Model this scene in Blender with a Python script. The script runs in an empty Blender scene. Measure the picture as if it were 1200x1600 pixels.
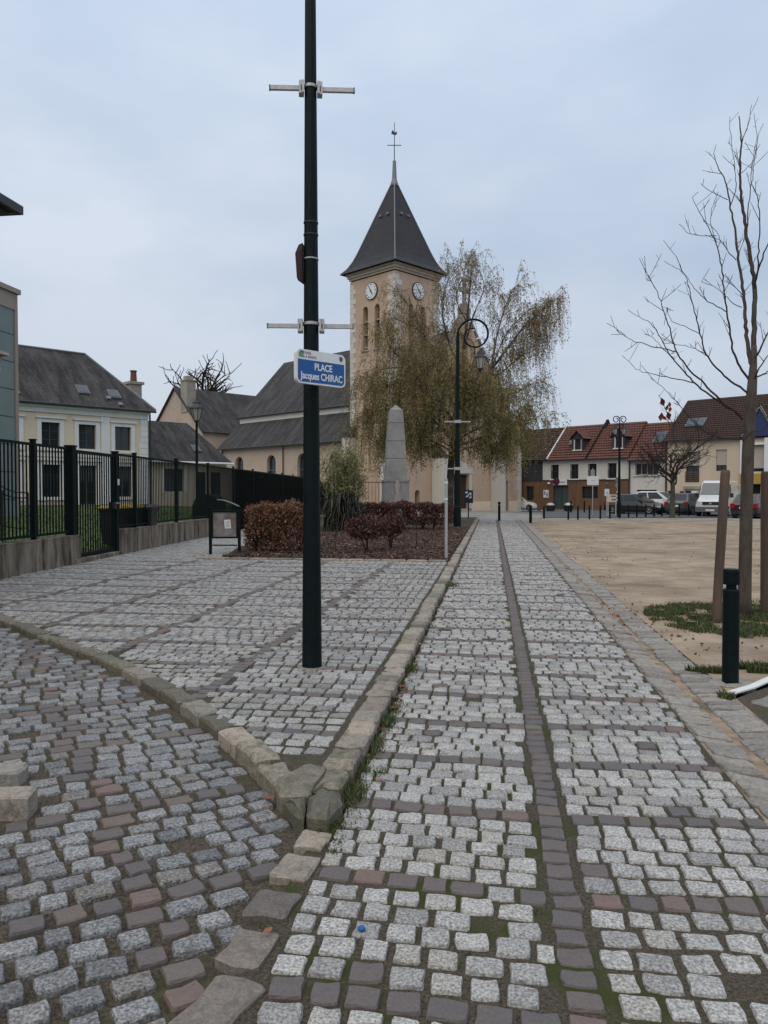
import bpy, bmesh, math, random
import numpy as np
from mathutils import Vector, Matrix
from mathutils.geometry import tessellate_polygon
R = math.radians
random.seed(7)
rng = np.random.default_rng(7)
scene = bpy.context.scene
COL = scene.collection

# ------------------------------------------------------------------ camera
F_PX, EYE = 1200.0, 1.55
YAW, PITCH = math.atan(169 / 1200), -math.atan(31 / 1200)
cam = bpy.data.cameras.new('camera')
cam.sensor_fit = 'VERTICAL'; cam.sensor_height = 36; cam.lens = 36 * F_PX / 1600
cam.clip_start = 0.05; cam.clip_end = 3000
camo = bpy.data.objects.new('camera', cam); COL.objects.link(camo)
camo.location = (0, 0, EYE)
camo.rotation_euler = (math.pi / 2 + PITCH, 0, YAW)
scene.camera = camo

# ------------------------------------------------------------------ sky and sun
SUN_EL, SUN_AZ = R(58), R(200)
world = bpy.data.worlds.new('World'); scene.world = world; world.use_nodes = True
wn, wl = world.node_tree.nodes, world.node_tree.links
bg = wn['Background']; bg.inputs['Strength'].default_value = 0.1
sky = wn.new('ShaderNodeTexSky'); sky.sky_type = 'NISHITA'; sky.sun_disc = False
sky.sun_elevation = SUN_EL; sky.sun_rotation = SUN_AZ
tc = wn.new('ShaderNodeTexCoord')
mp = wn.new('ShaderNodeMapping'); mp.inputs['Scale'].default_value = (1.0, 1.0, 2.3); mp.inputs['Location'].default_value = (0.35, 0.1, 0.2)
nz = wn.new('ShaderNodeTexNoise'); nz.inputs['Scale'].default_value = 1.6; nz.inputs['Detail'].default_value = 5; nz.inputs['Roughness'].default_value = 0.5
rp = wn.new('ShaderNodeValToRGB')
rp.color_ramp.elements[0].position = 0.34; rp.color_ramp.elements[0].color = (0.43, 0.53, 0.69, 1)
rp.color_ramp.elements[1].position = 0.66; rp.color_ramp.elements[1].color = (0.67, 0.735, 0.84, 1)
e = rp.color_ramp.elements.new(0.5); e.color = (0.53, 0.62, 0.755, 1)
mu = wn.new('ShaderNodeVectorMath'); mu.operation = 'SCALE'; mu.inputs['Scale'].default_value = 10.0
mx = wn.new('ShaderNodeMix'); mx.data_type = 'RGBA'; mx.inputs['Factor'].default_value = 0.96
wl.new(tc.outputs['Generated'], mp.inputs['Vector']); wl.new(mp.outputs[0], nz.inputs['Vector'])
wl.new(nz.outputs['Fac'], rp.inputs['Fac']); wl.new(rp.outputs['Color'], mu.inputs[0])
# an overcast sky grows evenly brighter from the horizon to overhead
sx = wn.new('ShaderNodeSeparateXYZ'); wl.new(tc.outputs['Generated'], sx.inputs[0])
mz = wn.new('ShaderNodeMapRange'); mz.inputs['From Min'].default_value = 0; mz.inputs['From Max'].default_value = 1; mz.inputs['To Min'].default_value = 8.0; mz.inputs['To Max'].default_value = 13.6
wl.new(sx.outputs['Z'], mz.inputs['Value']); wl.new(mz.outputs[0], mu.inputs['Scale'])
wl.new(sky.outputs['Color'], mx.inputs['A']); wl.new(mu.outputs['Vector'], mx.inputs['B'])
wl.new(mx.outputs['Result'], bg.inputs['Color'])
sun = bpy.data.lights.new('sun', 'SUN'); sun.energy = 1.5; sun.angle = R(75); sun.color = (1.0, 0.84, 0.63)
suno = bpy.data.objects.new('sun', sun); COL.objects.link(suno)
suno.rotation_euler = (math.pi / 2 - SUN_EL, 0, math.pi - SUN_AZ)
scene.view_settings.view_transform = 'Standard'; scene.view_settings.look = 'None'
scene.view_settings.gamma = 1; scene.view_settings.exposure = 0.1; scene.view_settings.use_curve_mapping = False

# ------------------------------------------------------------------ placing: a sight line of the photograph met with a height or a distance
CR = Matrix.Rotation(YAW, 3, 'Z') @ Matrix.Rotation(math.pi / 2 + PITCH, 3, 'X')
FWD = Vector((-math.sin(YAW), math.cos(YAW), 0))
def ray(px, py): return CR @ Vector(((px - 600) / F_PX, (800 - py) / F_PX, -1))
def G(px, py, z=0.0):
    r = ray(px, py); k = (z - EYE) / r.z
    return Vector((r.x * k, r.y * k, z))
def D(px, py, d):
    r = ray(px, py); k = d / r.dot(FWD)
    return Vector((r.x * k, r.y * k, EYE + r.z * k))
def depth(p): return FWD.x * p[0] + FWD.y * p[1]

# ------------------------------------------------------------------ object helpers
def tag(o, label=None, cat=None, group=None, kind=None):
    if label: o['label'] = label
    if cat: o['category'] = cat
    if group: o['group'] = group
    if kind: o['kind'] = kind
    return o
def thing(name, label, cat, loc=(0, 0, 0), rz=0.0, group=None):
    o = bpy.data.objects.new(name, None); COL.objects.link(o)
    o.empty_display_size = 0.2
    o.location = loc; o.rotation_euler = (0, 0, rz)
    return tag(o, label, cat, group)
def copy_tree(o, parent=None):
    c = o.copy(); COL.objects.link(c)
    if parent: c.parent = parent
    for ch in list(o.children): copy_tree(ch, c)
    return c
def inst(name, me, parent=None, loc=(0, 0, 0), rz=0.0, sc=(1, 1, 1)):
    o = bpy.data.objects.new(name, me); COL.objects.link(o)
    o.location = loc; o.rotation_euler = (0, 0, rz); o.scale = sc
    if parent: o.parent = parent
    return o
class MB:
    def __init__(s): s.v = []; s.f = []; s.m = []
    def add(s, vs, fs, m=0):
        n = len(s.v); s.v += [tuple(p) for p in vs]; s.f += [tuple(i + n for i in f) for f in fs]; s.m += [m] * len(fs)
        return s
    def quad(s, a, b, c, d, m=0): return s.add([a, b, c, d], [(0, 1, 2, 3)], m)
    def tri(s, a, b, c, m=0): return s.add([a, b, c], [(0, 1, 2)], m)
    def box(s, x0, x1, y0, y1, z0, z1, m=0):
        return s.add([(x0, y0, z0), (x1, y0, z0), (x1, y1, z0), (x0, y1, z0), (x0, y0, z1), (x1, y0, z1), (x1, y1, z1), (x0, y1, z1)],
                     [(3, 2, 1, 0), (4, 5, 6, 7), (0, 1, 5, 4), (1, 2, 6, 5), (2, 3, 7, 6), (3, 0, 4, 7)], m)
    def obox(s, c, ax, ay, az, m=0):
        c, ax, ay, az = map(Vector, (c, ax, ay, az))
        P = [c + i * ax + j * ay + k * az for k in (-.5, .5) for i, j in ((-.5, -.5), (.5, -.5), (.5, .5), (-.5, .5))]
        return s.add(P, [(3, 2, 1, 0), (4, 5, 6, 7), (0, 1, 5, 4), (1, 2, 6, 5), (2, 3, 7, 6), (3, 0, 4, 7)], m)
    def beam(s, a, b, w, h, m=0):
        a, b = Vector(a), Vector(b); d = b - a
        sd = d.cross(Vector((0, 0, 1)))
        if sd.length < 1e-6: sd = Vector((1, 0, 0))
        sd.normalize(); up = sd.cross(d).normalized()
        return s.obox((a + b) / 2, d, sd * w, up * h, m)
    def tube(s, pts, rad, n=6, m=0, cap=True):
        pts = [Vector(p) for p in pts]
        if not hasattr(rad, '__len__'): rad = [rad] * len(pts)
        vs, fs = [], []; prev = None
        for i, p in enumerate(pts):
            t = (pts[min(i + 1, len(pts) - 1)] - pts[max(i - 1, 0)])
            if t.length < 1e-9: t = Vector((0, 0, 1))
            t.normalize()
            if prev is None:
                a = t.cross(Vector((0.31, 0.95, 0.05)))
                if a.length < 0.1: a = t.cross(Vector((1, 0, 0)))
            else: a = prev - t * prev.dot(t)
            a.normalize(); prev = a; b = t.cross(a)
            for k in range(n):
                g = 2 * math.pi * k / n
                vs.append(p + (a * math.cos(g) + b * math.sin(g)) * rad[i])
        for i in range(len(pts) - 1):
            for k in range(n):
                fs.append((i * n + k, i * n + (k + 1) % n, (i + 1) * n + (k + 1) % n, (i + 1) * n + k))
        if cap and n > 2:
            fs.append(tuple(range(n))[::-1]); fs.append(tuple((len(pts) - 1) * n + k for k in range(n)))
        return s.add(vs, fs, m)
    def lathe(s, prof, n=16, c=(0, 0, 0), m=0, rot=0.0):
        vs, fs = [], []
        for r, z in prof:
            for k in range(n):
                g = 2 * math.pi * k / n + rot
                vs.append((c[0] + r * math.cos(g), c[1] + r * math.sin(g), c[2] + z))
        for i in range(len(prof) - 1):
            for k in range(n):
                fs.append((i * n + k, i * n + (k + 1) % n, (i + 1) * n + (k + 1) % n, (i + 1) * n + k))
        fs.append(tuple(range(n))[::-1]); fs.append(tuple((len(prof) - 1) * n + k for k in range(n)))
        return s.add(vs, fs, m)
    def prism(s, poly, fn, d0, d1, m=0):
        """poly of (a,z); fn(a,z,depth)->xyz"""
        n = len(poly)
        vs = [fn(a, z, d0) for a, z in poly] + [fn(a, z, d1) for a, z in poly]
        fs = [tuple(range(n)), tuple(range(n, 2 * n))[::-1]] + [(i, (i + 1) % n, n + (i + 1) % n, n + i) for i in range(n)]
        return s.add(vs, fs, m)
    def wall(s, outline, holes, fn, dep, m=0, mr=None):
        """front face with holes and reveals going dep deep"""
        loops = [outline] + holes
        flat = [p for l in loops for p in l]
        tr = tessellate_polygon([[Vector((a, z, 0)) for a, z in l] for l in loops])
        s.add([fn(a, z, 0) for a, z in flat], [tuple(t) for t in tr], m)
        for h in holes:
            n = len(h)
            s.add([fn(a, z, 0) for a, z in h] + [fn(a, z, dep) for a, z in h], [(i, (i + 1) % n, n + (i + 1) % n, n + i) for i in range(n)], m if mr is None else mr)
        return s
    def build(s, name, mats, parent=None, smooth=False):
        me = bpy.data.meshes.new(name); me.from_pydata(s.v, [], s.f)
        for mt in (mats if isinstance(mats, (list, tuple)) else [mats]): me.materials.append(mt)
        if isinstance(mats, (list, tuple)) and len(mats) > 1: me.polygons.foreach_set('material_index', s.m)
        bm = bmesh.new(); bm.from_mesh(me); bmesh.ops.recalc_face_normals(bm, faces=bm.faces); bm.to_mesh(me); bm.free()
        if smooth: me.polygons.foreach_set('use_smooth', [True] * len(me.polygons)); 
        me.update()
        o = bpy.data.objects.new(name, me); COL.objects.link(o)
        if parent: o.parent = parent
        return o
def np_mesh(name, V, T, mats, mi=None, rnd=None, smooth=False, parent=None, kind=None):
    V = np.asarray(V, np.float32); T = np.asarray(T, np.int32); k = T.shape[1]
    me = bpy.data.meshes.new(name)
    me.vertices.add(len(V)); me.vertices.foreach_set('co', V.ravel())
    me.loops.add(T.size); me.loops.foreach_set('vertex_index', T.ravel())
    me.polygons.add(len(T)); me.polygons.foreach_set('loop_start', np.arange(0, T.size, k, dtype=np.int32))
    for mt in (mats if isinstance(mats, (list, tuple)) else [mats]): me.materials.append(mt)
    if mi is not None: me.polygons.foreach_set('material_index', np.asarray(mi, np.int32))
    if smooth: me.polygons.foreach_set('use_smooth', np.ones(len(T), bool))
    if rnd is not None:
        a = me.attributes.new('rnd', 'FLOAT', 'POINT'); a.data.foreach_set('value', np.asarray(rnd, np.float32))
    me.update(calc_edges=True)
    o = bpy.data.objects.new(name, me); COL.objects.link(o)
    if parent: o.parent = parent
    if kind: o['kind'] = kind
    return o

# ------------------------------------------------------------------ materials
def newmat(name):
    m = bpy.data.materials.new(name); m.use_nodes = True
    nt = m.node_tree; b = nt.nodes['Principled BSDF']
    return m, nt.nodes, nt.links, b
def rgb(c): return (c[0], c[1], c[2], 1)
def surf(name, c1, c2=None, scale=6.0, rough=0.7, detail=6, lo=0.35, hi=0.65, bump=0.0, bscale=60.0, stretch=(1, 1, 1), c3=None, s3=1.0, lo3=0.5, hi3=0.62, metal=0.0, spec=0.3, world_co=True, bdist=0.01):
    m, n, l, b = newmat(name)
    b.inputs['Roughness'].default_value = rough; b.inputs['Metallic'].default_value = metal
    b.inputs['Specular IOR Level'].default_value = spec
    if world_co:
        g = n.new('ShaderNodeNewGeometry'); src = g.outputs['Position']
    else:
        g = n.new('ShaderNodeTexCoord'); src = g.outputs['Object']
    mpn = n.new('ShaderNodeMapping'); mpn.inputs['Scale'].default_value = stretch; l.new(src, mpn.inputs['Vector'])
    if c2 is None: c2 = tuple(x * 0.85 for x in c1)
    t = n.new('ShaderNodeTexNoise'); t.inputs['Scale'].default_value = scale; t.inputs['Detail'].default_value = detail; t.inputs['Roughness'].default_value = 0.62
    l.new(mpn.outputs[0], t.inputs['Vector'])
    r = n.new('ShaderNodeValToRGB'); r.color_ramp.elements[0].position = lo; r.color_ramp.elements[1].position = hi
    r.color_ramp.elements[0].color = rgb(c1); r.color_ramp.elements[1].color = rgb(c2)
    l.new(t.outputs['Fac'], r.inputs['Fac']); out = r.outputs['Color']
    if c3:
        t3 = n.new('ShaderNodeTexNoise'); t3.inputs['Scale'].default_value = s3; t3.inputs['Detail'].default_value = 7; t3.inputs['Roughness'].default_value = 0.65
        l.new(mpn.outputs[0], t3.inputs['Vector'])
        r3 = n.new('ShaderNodeValToRGB'); r3.color_ramp.elements[0].position = lo3; r3.color_ramp.elements[1].position = hi3
        l.new(t3.outputs['Fac'], r3.inputs['Fac'])
        mm = n.new('ShaderNodeMix'); mm.data_type = 'RGBA'; l.new(r3.outputs['Color'], mm.inputs['Factor'])
        l.new(out, mm.inputs['A']); mm.inputs['B'].default_value = rgb(c3); out = mm.outputs['Result']
    l.new(out, b.inputs['Base Color'])
    if bump:
        tb = n.new('ShaderNodeTexNoise'); tb.inputs['Scale'].default_value = bscale; tb.inputs['Detail'].default_value = 5
        l.new(mpn.outputs[0], tb.inputs['Vector'])
        bp = n.new('ShaderNodeBump'); bp.inputs['Strength'].default_value = bump; bp.inputs['Distance'].default_value = bdist
        l.new(tb.outputs['Fac'], bp.inputs['Height']); l.new(bp.outputs[0], b.inputs['Normal'])
    return m
def stone_mat(name, tones, sp_lo=0.72, sp_hi=1.18, speck=170.0, rough=0.6, dirt=(0.10, 0.085, 0.06), dirt_lo=0.56, dirt_hi=0.75, bump=0.5, spec=0.35):
    """tones: list of (pos, colour) picked per stone by a random value; speckle and dirt in the stone's own grain"""
    m, n, l, b = newmat(name); b.inputs['Roughness'].default_value = rough; b.inputs['Specular IOR Level'].default_value = spec
    oi = n.new('ShaderNodeObjectInfo'); at = n.new('ShaderNodeAttribute'); at.attribute_name = 'rnd'
    ad = n.new('ShaderNodeMath'); ad.operation = 'ADD'; l.new(oi.outputs['Random'], ad.inputs[0]); l.new(at.outputs['Fac'], ad.inputs[1])
    fr = n.new('ShaderNodeMath'); fr.operation = 'FRACT'; l.new(ad.outputs[0], fr.inputs[0])
    r = n.new('ShaderNodeValToRGB'); cr = r.color_ramp
    cr.elements[0].position = tones[0][0]; cr.elements[0].color = rgb(tones[0][1])
    cr.elements[1].position = tones[-1][0]; cr.elements[1].color = rgb(tones[-1][1])
    for p, c in tones[1:-1]:
        el = cr.elements.new(p); el.color = rgb(c)
    l.new(fr.outputs[0], r.inputs['Fac'])
    g = n.new('ShaderNodeNewGeometry')
    t = n.new('ShaderNodeTexNoise'); t.inputs['Scale'].default_value = speck; t.inputs['Detail'].default_value = 3; t.inputs['Roughness'].default_value = 0.7
    l.new(g.outputs['Position'], t.inputs['Vector'])
    mr = n.new('ShaderNodeMapRange'); mr.inputs['From Min'].default_value = 0.36; mr.inputs['From Max'].default_value = 0.64
    mr.inputs['To Min'].default_value = sp_lo; mr.inputs['To Max'].default_value = sp_hi
    l.new(t.outputs['Fac'], mr.inputs['Value'])
    sc = n.new('ShaderNodeVectorMath'); sc.operation = 'SCALE'; l.new(r.outputs['Color'], sc.inputs[0]); l.new(mr.outputs[0], sc.inputs['Scale'])
    t2 = n.new('ShaderNodeTexNoise'); t2.inputs['Scale'].default_value = 14; t2.inputs['Detail'].default_value = 6; t2.inputs['Roughness'].default_value = 0.7
    l.new(g.outputs['Position'], t2.inputs['Vector'])
    r2 = n.new('ShaderNodeMapRange'); r2.inputs['From Min'].default_value = dirt_lo; r2.inputs['From Max'].default_value = dirt_hi; r2.inputs['To Max'].default_value = 0.75
    l.new(t2.outputs['Fac'], r2.inputs['Value'])
    mm = n.new('ShaderNodeMix'); mm.data_type = 'RGBA'; l.new(r2.outputs[0], mm.inputs['Factor']); l.new(sc.outputs[0], mm.inputs['A']); mm.inputs['B'].default_value = rgb(dirt)
    l.new(mm.outputs['Result'], b.inputs['Base Color'])
    tb = n.new('ShaderNodeTexNoise'); tb.inputs['Scale'].default_value = 55; tb.inputs['Detail'].default_value = 5
    l.new(g.outputs['Position'], tb.inputs['Vector'])
    bp = n.new('ShaderNodeBump'); bp.inputs['Strength'].default_value = bump; bp.inputs['Distance'].default_value = 0.006
    l.new(tb.outputs['Fac'], bp.inputs['Height']); l.new(bp.outputs[0], b.inputs['Normal'])
    return m
def rows_mat(name, c1, c2, c3, row=0.14, brick=0.25, mortar=(0.02, 0.02, 0.02), streak=1.2, rough=0.55, axis='UP', sl=0.5, sh=0.62, bump=0.5, msize=0.012):
    """roofing in courses (object space): per-slate tone, long streaks of lichen and weather"""
    m, n, l, b = newmat(name); b.inputs['Roughness'].default_value = rough; b.inputs['Specular IOR Level'].default_value = 0.3
    uv = n.new('ShaderNodeUVMap')
    bt = n.new('ShaderNodeTexBrick'); bt.inputs['Scale'].default_value = 1.0; bt.inputs['Brick Width'].default_value = brick; bt.inputs['Row Height'].default_value = row
    bt.inputs['Mortar Size'].default_value = msize; bt.inputs['Color1'].default_value = rgb(c1); bt.inputs['Color2'].default_value = rgb(c2); bt.inputs['Mortar'].default_value = rgb(mortar)
    l.new(uv.outputs[0], bt.inputs['Vector'])
    mpn = n.new('ShaderNodeMapping'); mpn.inputs['Scale'].default_value = (1.0, 0.28, 1); l.new(uv.outputs[0], mpn.inputs['Vector'])
    t = n.new('ShaderNodeTexNoise'); t.inputs['Scale'].default_value = streak; t.inputs['Detail'].default_value = 8; t.inputs['Roughness'].default_value = 0.65
    l.new(mpn.outputs[0], t.inputs['Vector'])
    r = n.new('ShaderNodeMapRange'); r.inputs['From Min'].default_value = sl; r.inputs['From Max'].default_value = sh; l.new(t.outputs['Fac'], r.inputs['Value']); r.inputs['To Max'].default_value = 0.8
    mm = n.new('ShaderNodeMix'); mm.data_type = 'RGBA'; l.new(r.outputs[0], mm.inputs['Factor']); l.new(bt.outputs['Color'], mm.inputs['A']); mm.inputs['B'].default_value = rgb(c3)
    l.new(mm.outputs['Result'], b.inputs['Base Color'])
    bp = n.new('ShaderNodeBump'); bp.inputs['Strength'].default_value = bump; bp.inputs['Distance'].default_value = 0.015; bp.invert = True
    l.new(bt.outputs['Fac'], bp.inputs['Height']); l.new(bp.outputs[0], b.inputs['Normal'])
    b.inputs['Specular IOR Level'].default_value = 0.15
    return m
def leaf_mat(name, tones, rough=0.6, trans=0.25):
    m, n, l, b = newmat(name); b.inputs['Roughness'].default_value = rough
    at = n.new('ShaderNodeAttribute'); at.attribute_name = 'rnd'
    r = n.new('ShaderNodeValToRGB'); cr = r.color_ramp
    cr.elements[0].position = tones[0][0]; cr.elements[0].color = rgb(tones[0][1])
    cr.elements[1].position = tones[-1][0]; cr.elements[1].color = rgb(tones[-1][1])
    for p, c in tones[1:-1]:
        el = cr.elements.new(p); el.color = rgb(c)
    l.new(at.outputs['Fac'], r.inputs['Fac']); l.new(r.outputs['Color'], b.inputs['Base Color'])
    tr = n.new('ShaderNodeBsdfTranslucent'); l.new(r.outputs['Color'], tr.inputs['Color'])
    ms = n.new('ShaderNodeMixShader'); ms.inputs[0].default_value = trans
    l.new(b.outputs[0], ms.inputs[1]); l.new(tr.outputs[0], ms.inputs[2]); l.new(ms.outputs[0], n['Material Output'].inputs['Surface'])
    return m
def plain(name, c, rough=0.5, metal=0.0, spec=0.5):
    m = surf(name, c, tuple(x * 0.88 for x in c), scale=9, rough=rough, metal=metal, spec=spec)
    return m
def glass_mat(name, c=(0.02, 0.025, 0.03), rough=0.08):
    m, n, l, b = newmat(name); b.inputs['Base Color'].default_value = rgb(c); b.inputs['Roughness'].default_value = rough; b.inputs['Specular IOR Level'].default_value = 0.5
    g = n.new('ShaderNodeNewGeometry'); t = n.new('ShaderNodeTexNoise'); t.inputs['Scale'].default_value = 1.3; l.new(g.outputs['Position'], t.inputs['Vector'])
    bp = n.new('ShaderNodeBump'); bp.inputs['Strength'].default_value = 0.05; bp.inputs['Distance'].default_value = 0.05; l.new(t.outputs['Fac'], bp.inputs['Height']); l.new(bp.outputs[0], b.inputs['Normal'])
    return m
M = {}
M['granite'] = stone_mat('pale_granite', [(0.0, (0.26, 0.255, 0.247)), (0.35, (0.355, 0.35, 0.338)), (0.8, (0.425, 0.418, 0.40)), (1.0, (0.33, 0.315, 0.28))], sp_lo=0.42, sp_hi=1.32, speck=95, dirt_lo=0.57, dirt_hi=0.78, bump=0.9)
M['granite_grey'] = stone_mat('weathered_granite', [(0.0, (0.22, 0.217, 0.21)), (0.4, (0.32, 0.315, 0.305)), (0.8, (0.39, 0.383, 0.368)), (1.0, (0.28, 0.265, 0.235))], sp_lo=0.38, sp_hi=1.36, speck=95, dirt_lo=0.52, dirt_hi=0.73, bump=0.9)
M['granite_blue'] = stone_mat('blue_grey_granite', [(0.0, (0.135, 0.138, 0.143)), (0.4, (0.20, 0.204, 0.208)), (0.8, (0.265, 0.268, 0.27)), (1.0, (0.18, 0.166, 0.15))], sp_lo=0.32, sp_hi=1.45, speck=90, rough=0.5, dirt=(0.10, 0.083, 0.063), dirt_lo=0.52, dirt_hi=0.7, bump=0.9)
M['brown_sett'] = stone_mat('brown_sandstone', [(0.0, (0.098, 0.09, 0.09)), (0.3, (0.128, 0.106, 0.098)), (0.55, (0.108, 0.097, 0.096)), (0.85, (0.14, 0.11, 0.096)), (0.95, (0.165, 0.116, 0.10)), (1.0, (0.135, 0.12, 0.104))], sp_lo=0.85, sp_hi=1.1, speck=90, rough=0.55, dirt_lo=0.55, dirt_hi=0.8)
M['kerb'] = stone_mat('sandstone_kerb', [(0.0, (0.19, 0.168, 0.14)), (0.4, (0.27, 0.235, 0.195)), (0.75, (0.35, 0.295, 0.24)), (1.0, (0.21, 0.197, 0.17))], sp_lo=0.8, speck=60, dirt=(0.085, 0.085, 0.05), dirt_lo=0.5, dirt_hi=0.68, bump=0.8)
M['kerb_dark'] = stone_mat('mossy_kerb', [(0.0, (0.115, 0.102, 0.082)), (0.5, (0.165, 0.145, 0.115)), (0.85, (0.20, 0.175, 0.14)), (1.0, (0.28, 0.24, 0.19))], sp_lo=0.7, speck=60, dirt=(0.07, 0.075, 0.035), dirt_lo=0.45, dirt_hi=0.64, bump=0.9)
M['slab'] = stone_mat('grey_paving', [(0.0, (0.17, 0.158, 0.145)), (0.5, (0.235, 0.22, 0.20)), (1.0, (0.285, 0.265, 0.235))], sp_lo=0.82, speck=40, dirt=(0.14, 0.115, 0.085), dirt_lo=0.5, dirt_hi=0.72, bump=0.7)
M['slab_dark'] = stone_mat('brown_border_stone', [(0.0, (0.12, 0.105, 0.092)), (0.5, (0.165, 0.145, 0.125)), (1.0, (0.20, 0.17, 0.145))], sp_lo=0.75, speck=70, dirt=(0.085, 0.07, 0.055), dirt_lo=0.5, dirt_hi=0.7, bump=0.8)
M['mortar'] = surf('mossy_joints', (0.03, 0.025, 0.018), (0.115, 0.095, 0.07), scale=80, rough=0.95, bump=1.0, bscale=150, c3=(0.042, 0.052, 0.012), s3=2.3, lo3=0.5, hi3=0.6)
M['mortar_sand'] = surf('sandy_joints', (0.03, 0.024, 0.018), (0.12, 0.098, 0.074), scale=75, rough=0.95, bump=0.9, bscale=120, c3=(0.055, 0.06, 0.022), s3=1.6, lo3=0.54, hi3=0.66)
M['sand'] = surf('stabilised_sand', (0.21, 0.16, 0.108), (0.40, 0.325, 0.24), scale=1.5, detail=14, rough=0.95, lo=.3, hi=.7, bump=1.0, bscale=22, bdist=.02, c3=(0.155, 0.12, 0.083), s3=0.42, lo3=0.46, hi3=0.68)
M['asphalt'] = surf('asphalt', (0.075, 0.075, 0.078), (0.115, 0.113, 0.11), scale=5, rough=0.85, bump=0.3)
M['ground'] = surf('gravel_ground', (0.13, 0.12, 0.10), (0.19, 0.175, 0.15), scale=2, rough=0.95, bump=0.5)
M['lawn'] = surf('lawn', (0.045, 0.075, 0.018), (0.08, 0.12, 0.03), scale=4, rough=0.95, bump=0.8, bscale=30)
M['mulch'] = surf('bark_mulch', (0.035, 0.02, 0.014), (0.095, 0.05, 0.032), scale=30, rough=0.95, bump=1.0, bscale=60, bdist=0.03)
M['concrete'] = surf('stained_concrete', (0.27, 0.222, 0.17), (0.085, 0.068, 0.052), scale=3.4, rough=0.9, detail=10, lo=0.36, hi=0.64, stretch=(1, 1, 0.22), bump=0.5, bscale=40, c3=(0.035, 0.032, 0.026), s3=5.0, lo3=0.52, hi3=0.66)
M['green_metal'] = surf('dark_green_paint', (0.0028, 0.0072, 0.0075), (0.0045, 0.010, 0.010), scale=14, rough=0.5, spec=0.13, bump=0.03)
M['black_green'] = surf('black_green_paint', (0.004, 0.008, 0.008), (0.006, 0.011, 0.0105), scale=10, rough=0.5, spec=0.12)
M['steel'] = surf('galvanised', (0.36, 0.36, 0.36), (0.46, 0.46, 0.45), scale=22, rough=0.45, metal=0.4)
M['render_church'] = surf('church_render', (0.50, 0.375, 0.28), (0.43, 0.32, 0.235), scale=0.55, detail=9, rough=0.92, stretch=(1, 1, 0.5), bump=0.25, bscale=18, c3=(0.33, 0.25, 0.19), s3=0.9, lo3=0.56, hi3=0.78)
M['render_aisle'] = surf('aisle_render', (0.46, 0.375, 0.30), (0.42, 0.335, 0.265), scale=0.6, rough=0.92, c3=(0.33, 0.26, 0.21), s3=0.8, lo3=0.56, hi3=0.8)
M['white_stone'] = stone_mat('white_limestone', [(0.0, (0.52, 0.495, 0.44)), (0.5, (0.60, 0.58, 0.53)), (1.0, (0.46, 0.43, 0.37))], sp_lo=0.92, sp_hi=1.05, speck=12, dirt=(0.3, 0.26, 0.2), dirt_lo=0.56, dirt_hi=0.8, bump=0.3)
M['grey_stone'] = surf('grey_buttress', (0.34, 0.31, 0.27), (0.25, 0.23, 0.2), scale=1.2, rough=0.9, bump=0.3)
M['slate'] = rows_mat('slate', (0.034, 0.033, 0.036), (0.05, 0.049, 0.052), (0.095, 0.087, 0.078), row=0.17, brick=0.22, mortar=(0.02, 0.02, 0.022), streak=1.2, sl=.44, sh=.68, rough=.75)
M['slate_spire'] = rows_mat('spire_slate', (0.036, 0.036, 0.04), (0.048, 0.047, 0.051), (0.068, 0.06, 0.05), row=0.17, brick=0.22, mortar=(0.022, 0.022, 0.026), streak=0.8, sl=0.52, sh=0.75)
M['slate_house'] = rows_mat('house_slate', (0.075, 0.074, 0.077), (0.098, 0.096, 0.098), (0.017, 0.015, 0.014), row=0.16, brick=0.22, mortar=(0.03, 0.028, 0.026), streak=1.5, sl=0.38, sh=0.62, rough=.8)
M['tile_red'] = rows_mat('red_tile', (0.17, 0.082, 0.066), (0.13, 0.062, 0.052), (0.095, 0.05, 0.044), row=0.32, brick=0.24, mortar=(0.05, 0.02, 0.016), streak=0.9, rough=0.75, sl=0.52, sh=0.75, msize=0.03)
M['tile_dark'] = rows_mat('dark_tile', (0.082, 0.05, 0.042), (0.06, 0.039, 0.034), (0.045, 0.03, 0.027), row=0.27, brick=0.22, mortar=(0.018, 0.012, 0.011), streak=0.9, rough=0.8, msize=0.03)
M['cream'] = surf('cream_render', (0.68, 0.58, 0.46), (0.62, 0.525, 0.415), scale=0.5, rough=0.9, c3=(0.51, 0.43, 0.34), s3=0.7, lo3=0.58, hi3=0.8)
M['white'] = surf('white_paint', (0.70, 0.71, 0.71), (0.62, 0.63, 0.63), scale=1.2, rough=0.8)
M['off_white'] = surf('pale_render', (0.62, 0.60, 0.56), (0.55, 0.53, 0.50), scale=0.6, rough=0.9, stretch=(1, 1, 0.4))
M['beige'] = surf('beige_render', (0.60, 0.505, 0.39), (0.54, 0.45, 0.345), scale=0.5, rough=0.9, stretch=(1, 1, 0.4))
M['wood_clad'] = surf('brown_cladding', (0.17, 0.098, 0.055), (0.13, 0.075, 0.044), scale=3, rough=0.7, stretch=(1, 1, 0.12))
M['dark_clad'] = surf('dark_cladding', (0.045, 0.045, 0.05), (0.035, 0.035, 0.04), scale=2, rough=0.7)
M['ochre'] = surf('ochre_panel', (0.42, 0.29, 0.06), (0.38, 0.26, 0.055), scale=1, rough=0.7)
M['shutter'] = surf('beige_shutter', (0.47, 0.43, 0.36), (0.43, 0.39, 0.33), scale=3, rough=0.7, stretch=(1, 1, 8))
M['glass'] = glass_mat('dark_glass'); M['glass_sky'] = glass_mat('roof_glass', (0.06, 0.07, 0.08), 0.05)
M['void'] = surf('dark_interior', (0.012, 0.011, 0.010), (0.018, 0.016, 0.014), scale=2, rough=0.9)
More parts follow.
